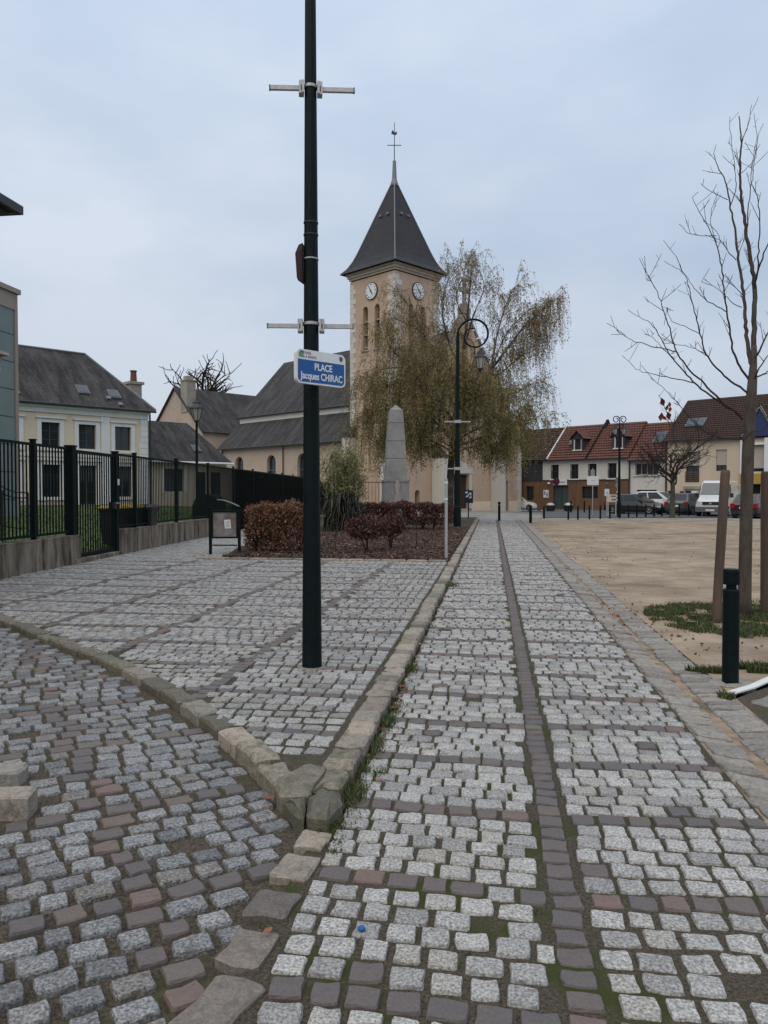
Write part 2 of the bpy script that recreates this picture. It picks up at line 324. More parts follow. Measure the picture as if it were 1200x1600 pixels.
M['dark_wood'] = surf('dark_door', (0.05, 0.03, 0.022), (0.035, 0.022, 0.017), scale=5, rough=0.7, stretch=(1, 1, 0.2))
M['green_panel'] = surf('green_panel', (0.195, 0.245, 0.24), (0.165, 0.212, 0.21), scale=0.7, rough=0.55)
M['green_panel_joint'] = plain('panel_backing', (0.05, 0.07, 0.07), 0.8)
M['beige_trim'] = plain('beige_trim', (0.33, 0.27, 0.23), 0.7)
M['lead'] = plain('lead', (0.17, 0.185, 0.2), 0.5, 0.2)
M['monument'] = surf('monument_granite', (0.27, 0.265, 0.262), (0.21, 0.207, 0.205), scale=3, rough=0.75, bump=0.3, c3=(0.15, 0.145, 0.14), s3=0.8, lo3=0.5, hi3=0.75)
M['monument_relief'] = surf('pale_relief', (0.35, 0.31, 0.29), (0.28, 0.25, 0.235), scale=4, rough=0.8)
M['bark_grey'] = surf('grey_bark', (0.10, 0.082, 0.065), (0.055, 0.045, 0.038), scale=14, rough=0.95, stretch=(1, 1, 0.35), bump=0.9, bscale=60, c3=(0.085, 0.085, 0.05), s3=3, lo3=0.5, hi3=0.7)
M['twig'] = surf('dark_twig', (0.045, 0.032, 0.027), (0.03, 0.022, 0.019), scale=10, rough=0.9)
M['birch_twig'] = surf('birch_twig', (0.10, 0.07, 0.055), (0.07, 0.05, 0.042), scale=6, rough=.9)
M['birch_bark'] = surf('birch_bark', (0.05, 0.042, 0.037), (0.24, 0.215, 0.19), scale=4, rough=0.9, lo=0.52, hi=0.72)
M['cornice'] = surf('cornice_stone', (0.46, 0.39, 0.31), (0.38, 0.32, 0.255), scale=2, rough=0.9)
M['stake'] = surf('weathered_stake', (0.125, 0.088, 0.068), (0.072, 0.052, 0.042), scale=7, rough=0.9, stretch=(1, 1, 0.12), bump=0.6, bscale=50)
M['blue'] = plain('sign_blue', (0.004, 0.085, 0.30), 0.4)
M['sign_white'] = plain('sign_white', (0.74, 0.75, 0.76), 0.4)
M['sign_grey'] = plain('sign_print_grey', (0.25, 0.26, 0.28), 0.5)
M['logo_green'] = plain('print_green', (0.11, 0.30, 0.05), 0.4)
M['logo_blue'] = plain('print_dark_blue', (0.02, 0.06, 0.16), 0.4)
M['tyre'] = plain('tyre', (0.015, 0.015, 0.016), 0.8)
M['rim'] = plain('wheel_rim', (0.28, 0.28, 0.29), 0.35, 0.6)
M['plastic'] = plain('black_plastic', (0.018, 0.018, 0.02), 0.5)
M['lamp_glass'] = glass_mat('lamp_glass', (0.30, 0.29, 0.27), 0.25)
M['headlamp'] = glass_mat('headlamp', (0.45, 0.46, 0.48), 0.15)
M['taillamp'] = plain('tail_lamp', (0.28, 0.012, 0.012), 0.25)
M['yellow'] = plain('yellow_lid', (0.55, 0.36, 0.03), 0.5)
M['grass_blade'] = leaf_mat('grass_blade', [(0, (0.025, 0.046, 0.013)), (0.6, (0.065, 0.10, 0.028)), (0.86, (0.12, 0.13, 0.045)), (1, (0.24, 0.18, 0.09))])
M['beech_leaf'] = leaf_mat('dry_beech_leaf', [(0, (0.07, 0.032, 0.02)), (0.5, (0.16, 0.073, 0.04)), (0.85, (0.25, 0.12, 0.065)), (1, (0.34, 0.20, 0.12))])
M['beech_dark'] = leaf_mat('dark_beech_leaf', [(0, (0.035, 0.017, 0.014)), (0.6, (0.09, 0.037, 0.026)), (1, (0.19, 0.08, 0.052))])
M['birch_leaf'] = leaf_mat('birch_leaf', [(0, (0.11, 0.12, 0.04)), (0.4, (0.24, 0.24, 0.085)), (0.72, (0.42, 0.345, 0.13)), (0.86, (0.27, 0.165, 0.09)), (1, (0.34, 0.21, 0.14))], trans=0.45)
M['bamboo_leaf'] = leaf_mat('bamboo_leaf', [(0, (0.07, 0.082, 0.028)), (0.5, (0.17, 0.175, 0.06)), (1, (0.36, 0.32, 0.15))])
M['dark_leaf'] = leaf_mat('dark_strap_leaf', [(0, (0.006, 0.009, 0.004)), (0.75, (0.016, 0.020, 0.009)), (1, (0.09, 0.09, 0.04))])
M['fallen'] = leaf_mat('fallen_leaf', [(0, (0.11, 0.045, 0.025)), (0.5, (0.22, 0.08, 0.045)), (1, (0.33, 0.18, 0.10))])
M['red_leaf'] = leaf_mat('red_leaf', [(0, (0.14, 0.02, 0.015)), (1, (0.24, 0.045, 0.025))])
M['chip'] = leaf_mat('bark_chip', [(0, (0.025, 0.014, 0.01)), (0.6, (0.08, 0.04, 0.026)), (0.93, (0.14, 0.075, 0.048)), (1, (0.28, 0.2, 0.14))], trans=0)

# ------------------------------------------------------------------ the ground
def sheet(name, poly, z, mat, parent=None, div=None, bump=0.0, kind='structure'):
    """flat polygon, optionally cut into cells and gently uneven"""
    bm = bmesh.new()
    f = bm.faces.new([bm.verts.new((p[0], p[1], z)) for p in poly])
    if div:
        x0, x1 = min(p[0] for p in poly), max(p[0] for p in poly); y0, y1 = min(p[1] for p in poly), max(p[1] for p in poly)
        for ax, a, b in ((0, x0, x1), (1, y0, y1)):
            k = a + div
            while k < b:
                co = (k, 0, 0) if ax == 0 else (0, k, 0); no = (1, 0, 0) if ax == 0 else (0, 1, 0)
                bmesh.ops.bisect_plane(bm, geom=bm.verts[:] + bm.edges[:] + bm.faces[:], plane_co=co, plane_no=no); k += div
        from mathutils import noise
        for v in bm.verts: v.co.z += bump * noise.noise(Vector((v.co.x * 0.9, v.co.y * 0.9, 3.1)))
    me = bpy.data.meshes.new(name); bmesh.ops.recalc_face_normals(bm, faces=bm.faces); bm.to_mesh(me); bm.free()
    if me.polygons and me.polygons[0].normal.z < 0: me.flip_normals()
    me.materials.append(mat)
    o = bpy.data.objects.new(name, me); COL.objects.link(o)
    if parent: o.parent = parent
    if kind: o['kind'] = kind
    return o
sheet('ground', [(-900, -300), (900, -300), (900, 1500), (-900, 1500)], -0.7, M['ground'])
sheet('road', [tuple(G(1700, 809)[:2]), tuple(G(848, 809)[:2]), tuple(G(848, 796)[:2]), tuple(G(1020, 785)[:2]), tuple(G(1700, 785)[:2])], 0.012, M['asphalt'])

KX0, KX1 = -0.915, -0.73            # the straight kerb between path and pavement
PZ = 0.072                          # pavement height
PATH_R, BAND0, BAND1 = 1.27, 0.215, 0.345
# curved kerb, from its tip at the path to the far left (lower outer edge)
arc = [G(*p) for p in ((492, 1283), (440, 1256), (393, 1207), (330, 1150), (240, 1088), (150, 1040), (60, 1003), (0, 978))]
arc = [Vector((p.x, p.y, 0)) for p in arc] + [Vector((-7.2, 9.4, 0)), Vector((-9.3, 10.9, 0))]
def catmull(pts, step):
    out = []
    P = [pts[0] * 2 - pts[1]] + pts + [pts[-1] * 2 - pts[-2]]
    for i in range(1, len(P) - 2):
        for k in range(12):
            t = k / 12
            out.append(0.5 * ((2 * P[i]) + (P[i + 1] - P[i - 1]) * t + (2 * P[i - 1] - 5 * P[i] + 4 * P[i + 1] - P[i + 2]) * t * t + (3 * P[i] - P[i - 1] - 3 * P[i + 1] + P[i + 2]) * t ** 3))
    out.append(pts[-1]); res = [out[0]]; acc = 0.0
    for a, b in zip(out, out[1:]):
        acc += (b - a).length
        if acc >= step: res.append(b); acc = 0.0
    return res
arc_f = catmull(arc, 0.05)
def arc_y(x):
    best = None
    for a, b in zip(arc_f, arc_f[1:]):
        if (a.x - x) * (b.x - x) <= 0 and abs(a.x - b.x) > 1e-9:
            return a.y + (b.y - a.y) * (x - a.x) / (b.x - a.x)
    return arc_f[0].y if x > arc_f[0].x else arc_f[-1].y
F0, F1 = G(0, 905, PZ), G(325, 838, PZ)      # foot of the garden wall
fdir = (F1 - F0).normalized()
def fence_x(y): return F0.x + fdir.x / fdir.y * (y - F0.y)

path = sheet('path', [(-0.80, 1.0), (PATH_R + .02, 1.0), (PATH_R + .02, 44), (KX1 + .02, 44), (KX1 + .02, 3.8), (-0.80, 3.6)], -0.013, M['mortar'])
street = sheet('street', [(-0.78, 0.6), (-0.78, 3.75)] + [(p.x, p.y) for p in arc_f[::4]] + [(-14, 11), (-14, 0.6)], -0.034, M['mortar_sand'], div=.3)
def street_z(x):
    t = min(1, max(0, (-1.0 - x) / 1.8)); return .04 * t * t * (3 - 2 * t)
for v in street.data.vertices: v.co.z += street_z(v.co.x)
pav_poly = [(KX0 + .05, 3.8 + .1)] + [(p.x + .05, p.y + .1) for p in arc_f[::5]] + [(fence_x(11.2), 11.2), (fence_x(46), 46), (KX0 + .05, 46)]
pavement = sheet('pavement', pav_poly, PZ - 0.013, M['mortar'])
GX0, GX1, GX2 = PATH_R + 0.02, PATH_R + 0.22, PATH_R + 0.29
GX3 = GX2 + 0.26
gutter = sheet('gutter', [(GX0 - .01, 1.0), (GX3 + .02, 1.0), (GX3 + .02, 44), (GX0 - .01, 44)], -0.016, surf('gutter_sand', (0.22, 0.165, 0.115), (0.33, 0.265, 0.195), scale=7, rough=0.95, bump=0.7, bscale=60, c3=(0.10, 0.075, 0.05), s3=2.2, lo3=0.5, hi3=0.66))
sand = sheet('sand_square', [(GX3 + .0, 6.15), (2.35, 6.72), (4.2, 8.6), (24, 10), (60, 12), (60, 44.5), (GX3, 44.5)], -0.004, M['sand'], div=0.7, bump=0.018)
crossing = sheet('crossing', [(GX3 + .02, 0.8), (9, 0.8), (9, 10.5), (4.2, 8.55), (2.35, 6.68), (GX3 + .02, 6.12)], -0.02, M['mortar_sand'])
church_square = sheet('church_square', [(-30, 43.9), (24, 43.9), (40, 60), (34, 100), (-30, 100)], -0.012, surf('pale_setts', (0.21, 0.205, 0.19), (0.29, 0.285, 0.27), scale=5, rough=0.85, bump=0.5, bscale=14, c3=(0.15, 0.14, 0.11), s3=0.6), div=3.0)
def square_z(x, y):
    t = min(1, max(0, (x + 2.5) / 6)); t = t * t * (3 - 2 * t); u = min(1, max(0, (y - 52) / 14)); v = 1 - min(1, max(0, (x - 7) / 8))
    return -.29 * t * u * v
for v in church_square.data.vertices: v.co.z += square_z(v.co.x, v.co.y)

# ------------------------------------------------------------------ setts and stones, each its own relief
def stone_variants(n, seed, ring=12, jag=0.085, rnd=0.075, depth=0.05, crown=0.001):
    r = random.Random(seed); out = []
    for _ in range(n):
        P = []
        m = ring // 4                      # points per side, corners slightly rounded, sides never quite straight
        sk = [(r.uniform(-.06, .06), r.uniform(-.06, .06)) for _ in range(4)]
        C4 = [(-.5 + sk[0][0] * .5, -.5 + sk[0][1] * .5), (.5 + sk[1][0] * .5, -.5 + sk[1][1] * .5), (.5 + sk[2][0] * .5, .5 + sk[2][1] * .5), (-.5 + sk[3][0] * .5, .5 + sk[3][1] * .5)]
        ts = {2: (.10, .90), 3: (.07, .5, .93)}[m]
        for i in range(4):
            (xa, ya), (xb, yb) = C4[i], C4[(i + 1) % 4]
            for t in ts:
                k = (r.uniform(-.5, 1) if t == .5 else r.uniform(0, .6)) * jag
                if r.random() < .12: k += .05
                x, y = xa + (xb - xa) * t, ya + (yb - ya) * t
                P.append((x * (1 - k), y * (1 - k)))
        V = [(x * 1.0, y * 1.0, -depth) for x, y in P] + [(x * .99, y * .99, -0.010 + r.uniform(-.003, .003)) for x, y in P]
        k1 = 1 - rnd
        V += [(x * k1, y * k1, r.uniform(-.0045, .0025)) for x, y in P] + [(r.uniform(-.1, .1), r.uniform(-.1, .1), crown)]
        T = []
        for a in (0, ring):
            for k in range(ring):
                i, j = a + k, a + (k + 1) % ring
                T += [(i, j, j + ring), (i, j + ring, i + ring)]
        T += [(2 * ring + k, 2 * ring + (k + 1) % ring, 3 * ring) for k in range(ring)]
        out.append((np.array(V, np.float32), np.array(T, np.int32)))
    return out
VAR = stone_variants(14, 3, ring=12); VAR_FAR = [(v[8:] if False else v, t) for v, t in stone_variants(8, 5, ring=8)]
_me_cache = {}
def stone_mesh(i, mat, base):
    k = (i, mat.name, base)
    if k not in _me_cache:
        v, t = VAR[i]; me = bpy.data.meshes.new(base); me.from_pydata(v.tolist(), [], t.tolist()); me.materials.append(mat)
        _me_cache[k] = me
    return _me_cache[k]
def in_view(x, y, z=0):
    d = depth((x, y))
    if d < 1.6: return False
    s = x * math.cos(YAW) + y * math.sin(YAW)
    return abs(s / d) < 0.56 and (EYE - z) / d < 0.76
def lay(stones, parent, name, mats, heap, limit=300):
    """stones: (x,y,rot,sx,sy,z,class,tilt). the largest in view become parts of their own, the rest one part"""
    keyed = sorted(stones, key=lambda s: -(s[3] * s[4] / depth(s) ** 3 if in_view(s[0], s[1], s[5]) else 0))
    near, far = keyed[:limit], keyed[limit:]
    for x, y, rot, sx, sy, z, cl in near:
        o = inst(name[cl], stone_mesh(random.randrange(len(VAR)), mats[cl], name[cl]), parent, (x, y, z), rot, (sx, sy, 1))
        o.rotation_euler = (random.gauss(0, .018), random.gauss(0, .018), rot)
    Vs, Ts, Ms, Rs = [], [], [], []; n = 0
    for x, y, rot, sx, sy, z, cl in far:
        v, t = (VAR if depth((x, y)) < 9 else VAR_FAR)[random.randrange(8)]
        c, s = math.cos(rot), math.sin(rot)
        w = np.empty_like(v); w[:, 0] = x + (v[:, 0] * sx * c - v[:, 1] * sy * s); w[:, 1] = y + (v[:, 0] * sx * s + v[:, 1] * sy * c)
        w[:, 2] = z + v[:, 2] + v[:, 0] * sx * random.gauss(0, .02) + v[:, 1] * sy * random.gauss(0, .02)
        Vs.append(w); Ts.append(t + n); Ms.append(np.full(len(t), cl)); Rs.append(np.full(len(v), random.random())); n += len(v)
    if Vs:
        np_mesh(heap, np.concatenate(Vs), np.concatenate(Ts), mats, np.concatenate(Ms), np.concatenate(Rs), parent=parent, kind='stuff')
from mathutils import noise as mnoise
def wob(x, y, k=0.012): return k * mnoise.noise(Vector((x * .8, y * .8, 7.7)))
def near_gap(y): return .009 * min(1, max(0, (4.2 - y) / 1.6))
# --- path
S = []
row, pitch = 0, 0.1205
y = 1.3
while y < 43.9:
    brown = row % 6 == 2
    for (xa, xb) in ((KX1 + .015, BAND0 - .012), (BAND1 + .012, PATH_R - .01)):
        x = xa + (random.uniform(-.06, 0.03) if row % 2 else random.uniform(0, .02))
        bow = 0
        while x < xb - .05:
            w = random.uniform(.108, .152) if not brown else random.uniform(.11, .15)
            w = min(w, xb - x + .02); x0 = max(x, xa)
            cx = (x0 + x + w) / 2; ww = x + w - x0
            if ww > .06 and not (random.random() < .006):
                u = (cx + .73) / 2.0
                cy = y + 0.05 * math.sin(u * 6.2 + y * .45) * .5 + random.gauss(0, .004) + (0.03 * (cx - .28) if cx > .28 else -.02 * cx)
                cl = 1 if brown and random.random() < .96 else (1 if random.random() < .006 else 0)
                S.append((cx, cy, random.gauss(0, .035), ww - random.uniform(.004, .016) - near_gap(cy), pitch - random.uniform(.005, .018) - near_gap(cy), wob(cx, cy, .008) + random.gauss(0, .002), cl))
            x += w
    row += 1; y += pitch * random.uniform(.985, 1.015)
y = 1.3
while y < 43.9:
    h = random.uniform(.10, .125)
    S.append(((BAND0 + BAND1) / 2 + random.gauss(0, .004), y + h / 2, random.gauss(0, .04), .118 + random.uniform(-.01, .006), h - random.uniform(.014, .024), wob(.28, y), 1)); y += h
lay(S, path, ['granite_sett', 'brown_sett'], [M['granite'], M['brown_sett']], 'sett_paving')
# --- raised pavement
TIP_Y = G(485, 1188, PZ).y + .05
S = []; row = 0; y = 3.9; lines = (-2.1, -3.48, -4.9, -6.35)
while y < 30:
    brown = row % 7 == 6 and y < 16
    x = KX0 - .02
    xl = fence_x(y) + .05
    while x > xl:
        w = random.uniform(.105, .15)
        cx = x - w / 2
        for L in lines:
            if y < 16.0 and x > L and cx - w / 2 < L + .065 and x - L > 0.04: pass
        in_line = y < 16.0 and any(abs(cx - L) < .062 for L in lines)
        if y > 16.25 and cx > -6.0: x -= w; continue
        if not in_line and y > arc_y(cx) + .2 and not (cx > -1.32 and y < TIP_Y):
            if not (abs(cx - D(487, 1042, 6.37).x) < .10 and abs(y - G(487, 1042, PZ).y) < .1):
                cl = 1 if brown else 0
                S.append((cx, y + random.gauss(0, .004) + .03 * math.sin(cx * 2.1 + row), random.gauss(0, .035), w - random.uniform(.008, .018), pitch - random.uniform(.009, .02), PZ + wob(cx, y), cl))
        x -= w
    row += 1; y += pitch
for L in lines:
    y = 3.9
    while y < 16.0:
        if y > arc_y(L) + .25: S.append((L + random.gauss(0, .004), y, random.gauss(0, .03), .125, .118 - random.uniform(.014, .022), PZ + wob(L, y), 1))
        y += .118
lay(S, pavement, ['granite_sett', 'brown_sett'], [M['granite_grey'], M['brown_sett']], 'sett_paving')
# --- street at the lower left, laid askew
LK = []
for p, w, h in ((G(46, 1282), .6, .16), (G(31, 1232), .5, .17)):
    d1, d2 = Vector((-.97, -.2, 0)), Vector((-.2, .98, 0)); LK.append((p, p + d1 * w, p + d1 * w + d2 * h, p + d2 * h))
def on_left_kerb(x, y):
    for p, a, b, c in LK:
        u, v = (a - p), (c - p); q = Vector((x, y, 0)) - p
        s, t = q.dot(u) / u.length, q.dot(v) / v.length
        if -.06 < s < u.length + .06 and -.05 < t < v.length + .05: return True
    return False
S = []
ang = R(37); au = Vector((math.cos(ang), math.sin(ang))); av = Vector((-math.sin(ang), math.cos(ang)))
row = 0; q = 0.9; prow = .128
while q < 10.5:
    brown = any(abs(q - b) < prow * .55 for b in (2.0, 2.93, 3.9, 4.84, 5.75, 6.7, 7.7))
    p = -9.5 + (0.065 if row % 2 else 0)
    while p < 4.2:
        w = random.uniform(.118, .168)
        pc = p + w / 2
        line = any(abs(pc - L) < .075 for L in (-3.4, -2.1, -.75, .6))
        qq = q + .05 * math.sin(pc * 1.3 + 1) + .25 * max(0, pc - .75) ** 2 * .35
        c = au * pc + av * qq
        rot = ang + .09 * max(0, pc - .75)
        if c.x < -0.90 and c.y > 0.7 and c.y < arc_y(c.x) - .07 and c.x > -12 and not on_left_kerb(c.x, c.y):
            cl = 1 if (brown or line) and random.random() < .93 else 0
            if random.random() > .018:
                S.append((c.x, c.y, rot + random.gauss(0, .05), w - random.uniform(.008, .026) - near_gap(c.y), prow - random.uniform(.011, .027) - near_gap(c.y), -.012 + street_z(c.x) + wob(c.x, c.y, .012) + random.gauss(0, .0025), cl))
        p += w
    row += 1; q += prow
lay(S, street, ['granite_sett', 'brown_sett'], [M['granite_blue'], M['brown_sett']], 'sett_paving')

# --- big stones: kerbs and borders
def block(parent, name, P, z0, z1, mat, jag=.012, inset=.02, drop=.018, slope=0.0):
    """stone on the quad P (ccw), softened and chipped on its upper edges"""
    P = [Vector((p[0], p[1], 0)) for p in P]; c = sum(P, Vector()) / len(P)
    ring = []
    for i in range(len(P)):
        a, b = P[i], P[(i + 1) % len(P)]
        for t in (0.08, 0.5, 0.92):
            q = a.lerp(b, t); d = (c - q).normalized()
            ring.append(q + d * random.uniform(0, jag))
    n = len(ring); V = []
    for p in ring: V.append((p.x, p.y, z0))
    for p in ring: V.append((p.x, p.y, z1 - drop + random.uniform(-.004, .004)))
    for p in ring:
        q = p + (c - p).normalized() * inset * random.uniform(.7, 1.4); V.append((q.x, q.y, z1 + random.uniform(-.005, .003)))
    for p in ring:
        q = p.lerp(c, .55); V.append((q.x, q.y, z1 + random.uniform(-.004, .006)))
    V.append((c.x, c.y, z1 + random.uniform(-.002, .007)))
    F = []
    for r_ in range(3):
        for k in range(n): F.append((r_ * n + k, r_ * n + (k + 1) % n, (r_ + 1) * n + (k + 1) % n, (r_ + 1) * n + k))
    F += [(3 * n + k, 3 * n + (k + 1) % n, 4 * n) for k in range(n)]
    mb = MB(); mb.add(V, F); return mb.build(name, mat, parent, smooth=False)
kerb = bpy.data.objects.new('kerb', None); COL.objects.link(kerb); kerb['kind'] = 'structure'
y = G(530, 1200, PZ).y
while y < 43.8:
    L = random.uniform(.16, .27) if y < 12 else random.uniform(.22, .34)
    j = random.uniform(-.012, .012)
    dark = y < 4.25 or random.random() < .12
    block(kerb, 'kerb_stone', [(KX0 + j, y + .006), (KX1 + j, y + .006), (KX1 + j, y + L - .008), (KX0 + j, y + L - .008)], -.06, PZ + random.uniform(-.006, .012), M['kerb_dark'] if dark else M['kerb'])
    y += L
arc_k = catmull(arc, 0.33)
def inner(i, A):
    t = (A[min(i + 1, len(A) - 1)] - A[max(i - 1, 0)]).normalized()
    n = Vector((t.y, -t.x, 0)); 
    return A[i] + n * .17 if n.y > 0 else A[i] - n * .17
for i in range(len(arc_k) - 1):
    a, b = arc_k[i], arc_k[i + 1]; ia, ib = inner(i, arc_k), inner(i + 1, arc_k); e1 = (b - a) * .02
    if (a + b).x * .5 > G(442, 1243, PZ).x - .02: continue
    block(kerb, 'kerb_stone', [a + e1, ia + e1, ib - e1, b - e1][::-1], -.08, PZ + random.uniform(-.012, .01), M['kerb_dark'] if random.random() < .8 else M['kerb'], jag=.016, inset=.018, drop=.018)
for q, mt, dz in ((((478, 1270), (513, 1273), (536, 1250), (532, 1232), (500, 1230), (482, 1238)), 'kerb_dark', .008), (((442, 1243), (461, 1266), (476, 1270), (480, 1239)), 'kerb_dark', 0)):
    P = [G(x, y, PZ) for x, y in q]; block(kerb, 'kerb_stone', P, -.08, PZ + dz, M[mt], jag=.006, inset=.04, drop=.034)
P = [G(x, y, PZ) for x, y in ((436, 1239), (486, 1238), (514, 1196), (482, 1188), (424, 1216))]; block(kerb, 'kerb_stone', P, -.08, PZ - .006, M['kerb_dark'], jag=.004, inset=.02, drop=.015)
P = [G(x, y, PZ) for x, y in ((484, 1236), (502, 1228), (533, 1229), (548, 1203), (512, 1196))]; block(kerb, 'kerb_stone', P, -.08, PZ, M['kerb_dark'], jag=.008, inset=.02, drop=.02)
# planter edging
EDGE_Y = G(600, 877, PZ).y
x = -0.96
while x > -6.2:
    L = random.uniform(.35, .6); block(kerb, 'kerb_stone', [(x - L + .01, EDGE_Y), (x, EDGE_Y), (x, EDGE_Y + .14), (x - L + .01, EDGE_Y + .14)], PZ - .08, PZ + .035, M['kerb'], jag=.008); x -= L
# flat stones that carry the kerb line on to the lower edge of the picture
for (px, py, w, h, mt, rz) in ((489, 1312, .15, .17, 'kerb', -.05), (462, 1354, .18, .2, 'kerb', -.12), (426, 1412, .19, .2, 'slab_dark', -.1), (386, 1480, .17, .22, 'slab_dark', -.12), (340, 1572, .19, .3, 'slab_dark', -.25)):
    g = G(px, py); c, s = math.cos(rz), math.sin(rz)
    P = [(g.x + (i * w * c - j * h * s) / 2, g.y + (i * w * s + j * h * c) / 2) for i, j in ((-1, -1), (1, -1), (1, 1), (-1, 1))]
    block(street, 'border_stone', P, -.08, .006, M[mt], jag=.02, inset=.01, drop=.008)
# pale kerb stones at the left edge of the street
for q, z, mt in zip(LK, (.07, .045), ('kerb', 'slab')): block(street, 'kerb_stone', q, -.08, z + .04, M[mt], jag=.018, inset=.014, drop=.012)
# gutter stones each side of the sand joint
for (xa, xb, lo, hi, sk) in ((GX0, GX1, .10, .15, -.05), (GX2, GX3, .085, .14, .02)):
    y = 1.5; k = 0; heap = []
    while y < 43.8:
        L = random.uniform(lo, hi) * (1 if y < 14 else 1.6); j = random.gauss(0, .012)
        P = [(xa + j, y + .004 - sk), (xb + j, y + .004 + sk), (xb + j + random.gauss(0, .01), y + L - .008 + sk), (xa + j, y + L - .008 - sk)]
        if y < 22: block(gutter, 'paving_stone', P, -.06, .004 + random.uniform(-.006, .006), M['slab'], jag=.012, inset=.012, drop=.01)
        else: heap.append(P)
        y += L
    mb = MB()
    for P in heap: mb.prism([(p[0], p[1]) for p in P], lambda a, z, d: (a, z, d), -.04, .004)
    o = mb.build('paving_stones', M['slab'], gutter); o['kind'] = 'stuff'
# crossing of grey slabs at the right edge
for i in range(-3, 22):
    for j in range(-2, 20):
        a = R(47); c, s = math.cos(a), math.sin(a)
        u0, v0 = i * .36 + (j % 2) * .17, j * .24 - 2.2
        cx, cy = 1.95 + u0 * c - v0 * s, 4.2 + u0 * s + v0 * c
        if cx < GX3 + .16 or cy > 6.2 + (cx - 1.82) * 1.0 - .12 or cy < 1.5 or cx > 5.5 or cy > 8.0: continue
        w, h = .35 * random.uniform(.93, 1), .232 * random.uniform(.93, 1)
        P = [(cx + (p * w * c - q_ * h * s) / 2, cy + (p * w * s + q_ * h * c) / 2) for p, q_ in ((-1, -1), (1, -1), (1, 1), (-1, 1))]
        block(crossing, 'paving_stone', P, -.07, -.002 + random.uniform(-.01, .012), M['slab'], jag=.022, inset=.012, drop=.01)
# white painted edge between sand and crossing
mb = MB()
w0, w1, w2 = G(1140, 1083), G(1172, 1074), G(1200, 1062)
pts = [w0, w1, w2, w2 + (w2 - w1).normalized() * 1.2]
for a, b in zip(pts, pts[1:]):
    n = Vector((-(b - a).y, (b - a).x, 0)).normalized() * .045
    mb.add([a - n, b - n, b + n, a + n, a - n + Vector((0, 0, .012)), b - n + Vector((0, 0, .012)), b + n * .4 + Vector((0, 0, .014)), a + n * .4 + Vector((0, 0, .014))], [(0, 1, 5, 4), (1, 2, 6, 5), (2, 3, 7, 6), (3, 0, 4, 7), (4, 5, 6, 7)])
mb.build('painted_edge', M['white'], crossing)

# ------------------------------------------------------------------ planting helpers
def cards(P, N, size, asp=1.0, jit=1.0):
    """leaf faces: P centres, N long axis dir; returns V,T for bent quads"""
    n = len(P); L = N / (np.linalg.norm(N, axis=1, keepdims=True) + 1e-9)
    r = rng.normal(size=(n, 3)); W = np.cross(L, r); W /= (np.linalg.norm(W, axis=1, keepdims=True) + 1e-9)
    s = np.asarray(size).reshape(-1, 1) * np.ones((n, 1))
    a = P - L * s * .5; b = P + W * s * asp * .5; c = P + L * s * .5; d = P - W * s * asp * .5
    V = np.stack([a, b, c, d], 1).reshape(-1, 3); i = np.arange(n)[:, None] * 4
    return V, np.concatenate([i + np.array([[0, 1, 2]]), i + np.array([[0, 2, 3]])], 0)
def leaf_cloud(name, P, N, size, mat, parent, asp=.6, kind=None, rnd=None):
    V, T = cards(np.asarray(P, float), np.asarray(N, float), size, asp)
    rv = rng.random(len(P)) if rnd is None else np.asarray(rnd)
    return np_mesh(name, V, T, mat, None, np.repeat(rv, 4), parent=parent, kind=kind)
def blades(name, P, h, mat, lean=.5, w=.006, parent=None, kind='stuff'):
    P = np.asarray(P, float); n = len(P)
    g = rng.random(n) * 2 * math.pi; hh = np.asarray(h) * rng.uniform(.5, 1.15, n)
    side = np.stack([np.cos(g), np.sin(g), np.zeros(n)], 1) * w
    g2 = rng.random(n) * 2 * math.pi; le = rng.random(n) * lean
    tip = P + np.stack([np.cos(g2) * le * hh, np.sin(g2) * le * hh, hh], 1)
    mid = P + np.stack([np.cos(g2) * le * hh * .3, np.sin(g2) * le * hh * .3, hh * .6], 1)
    V = np.stack([P - side, P + side, mid + side * .7, mid - side * .7, tip], 1).reshape(-1, 3); i = np.arange(n)[:, None] * 5
    T = np.concatenate([i + np.array([[0, 1, 2]]), i + np.array([[0, 2, 3]]), i + np.array([[3, 2, 4]])], 0)
    return np_mesh(name, V, T, mat, None, np.repeat(rng.random(n), 5), parent=parent, kind=kind)

# weeds along the kerb foot, moss in the joints
P = []; H = []
for _ in range(170):
    y = 3.4 + abs(random.gauss(0, 1)) * 2.2 if random.random() < .8 else random.uniform(4, 20)
    x = KX1 + abs(random.gauss(0.0, .035)) + .0
    k = random.randint(4, 14)
    for _ in range(k): P.append((x + random.gauss(0, .018), y + random.gauss(0, .025), -.01)); H.append(random.uniform(.015, .05))
for (px, py, r_, n, h) in ((553, 1243, .06, 260, .075), (588, 1165, .04, 160, .06), (605, 1130, .045, 200, .07), (618, 1105, .04, 130, .05), (641, 1048, .05, 200, .08), (592, 1208, .03, 80, .04), (527, 1318, .04, 70, .035), (706, 915, .08, 150, .09), (600, 1073, .03, 80, .05)):
    g = G(px, py)
    for _ in range(n): P.append((g.x + random.gauss(0, r_ * .6), g.y + random.gauss(0, r_ * 1.5), -.01)); H.append(h * random.uniform(.5, 1.2))
for _ in range(230):
    x, y = random.uniform(KX1 + .05, .2), random.uniform(2.0, 9)
    if random.random() > .75 - .5 * (x + .7): continue
    for _ in range(random.randint(2, 7)): P.append((x + random.gauss(0, .012), y + random.gauss(0, .02), -.012)); H.append(random.uniform(.01, .022))
blades('weeds', P, H, M['grass_blade'], lean=1.3, w=.0035)
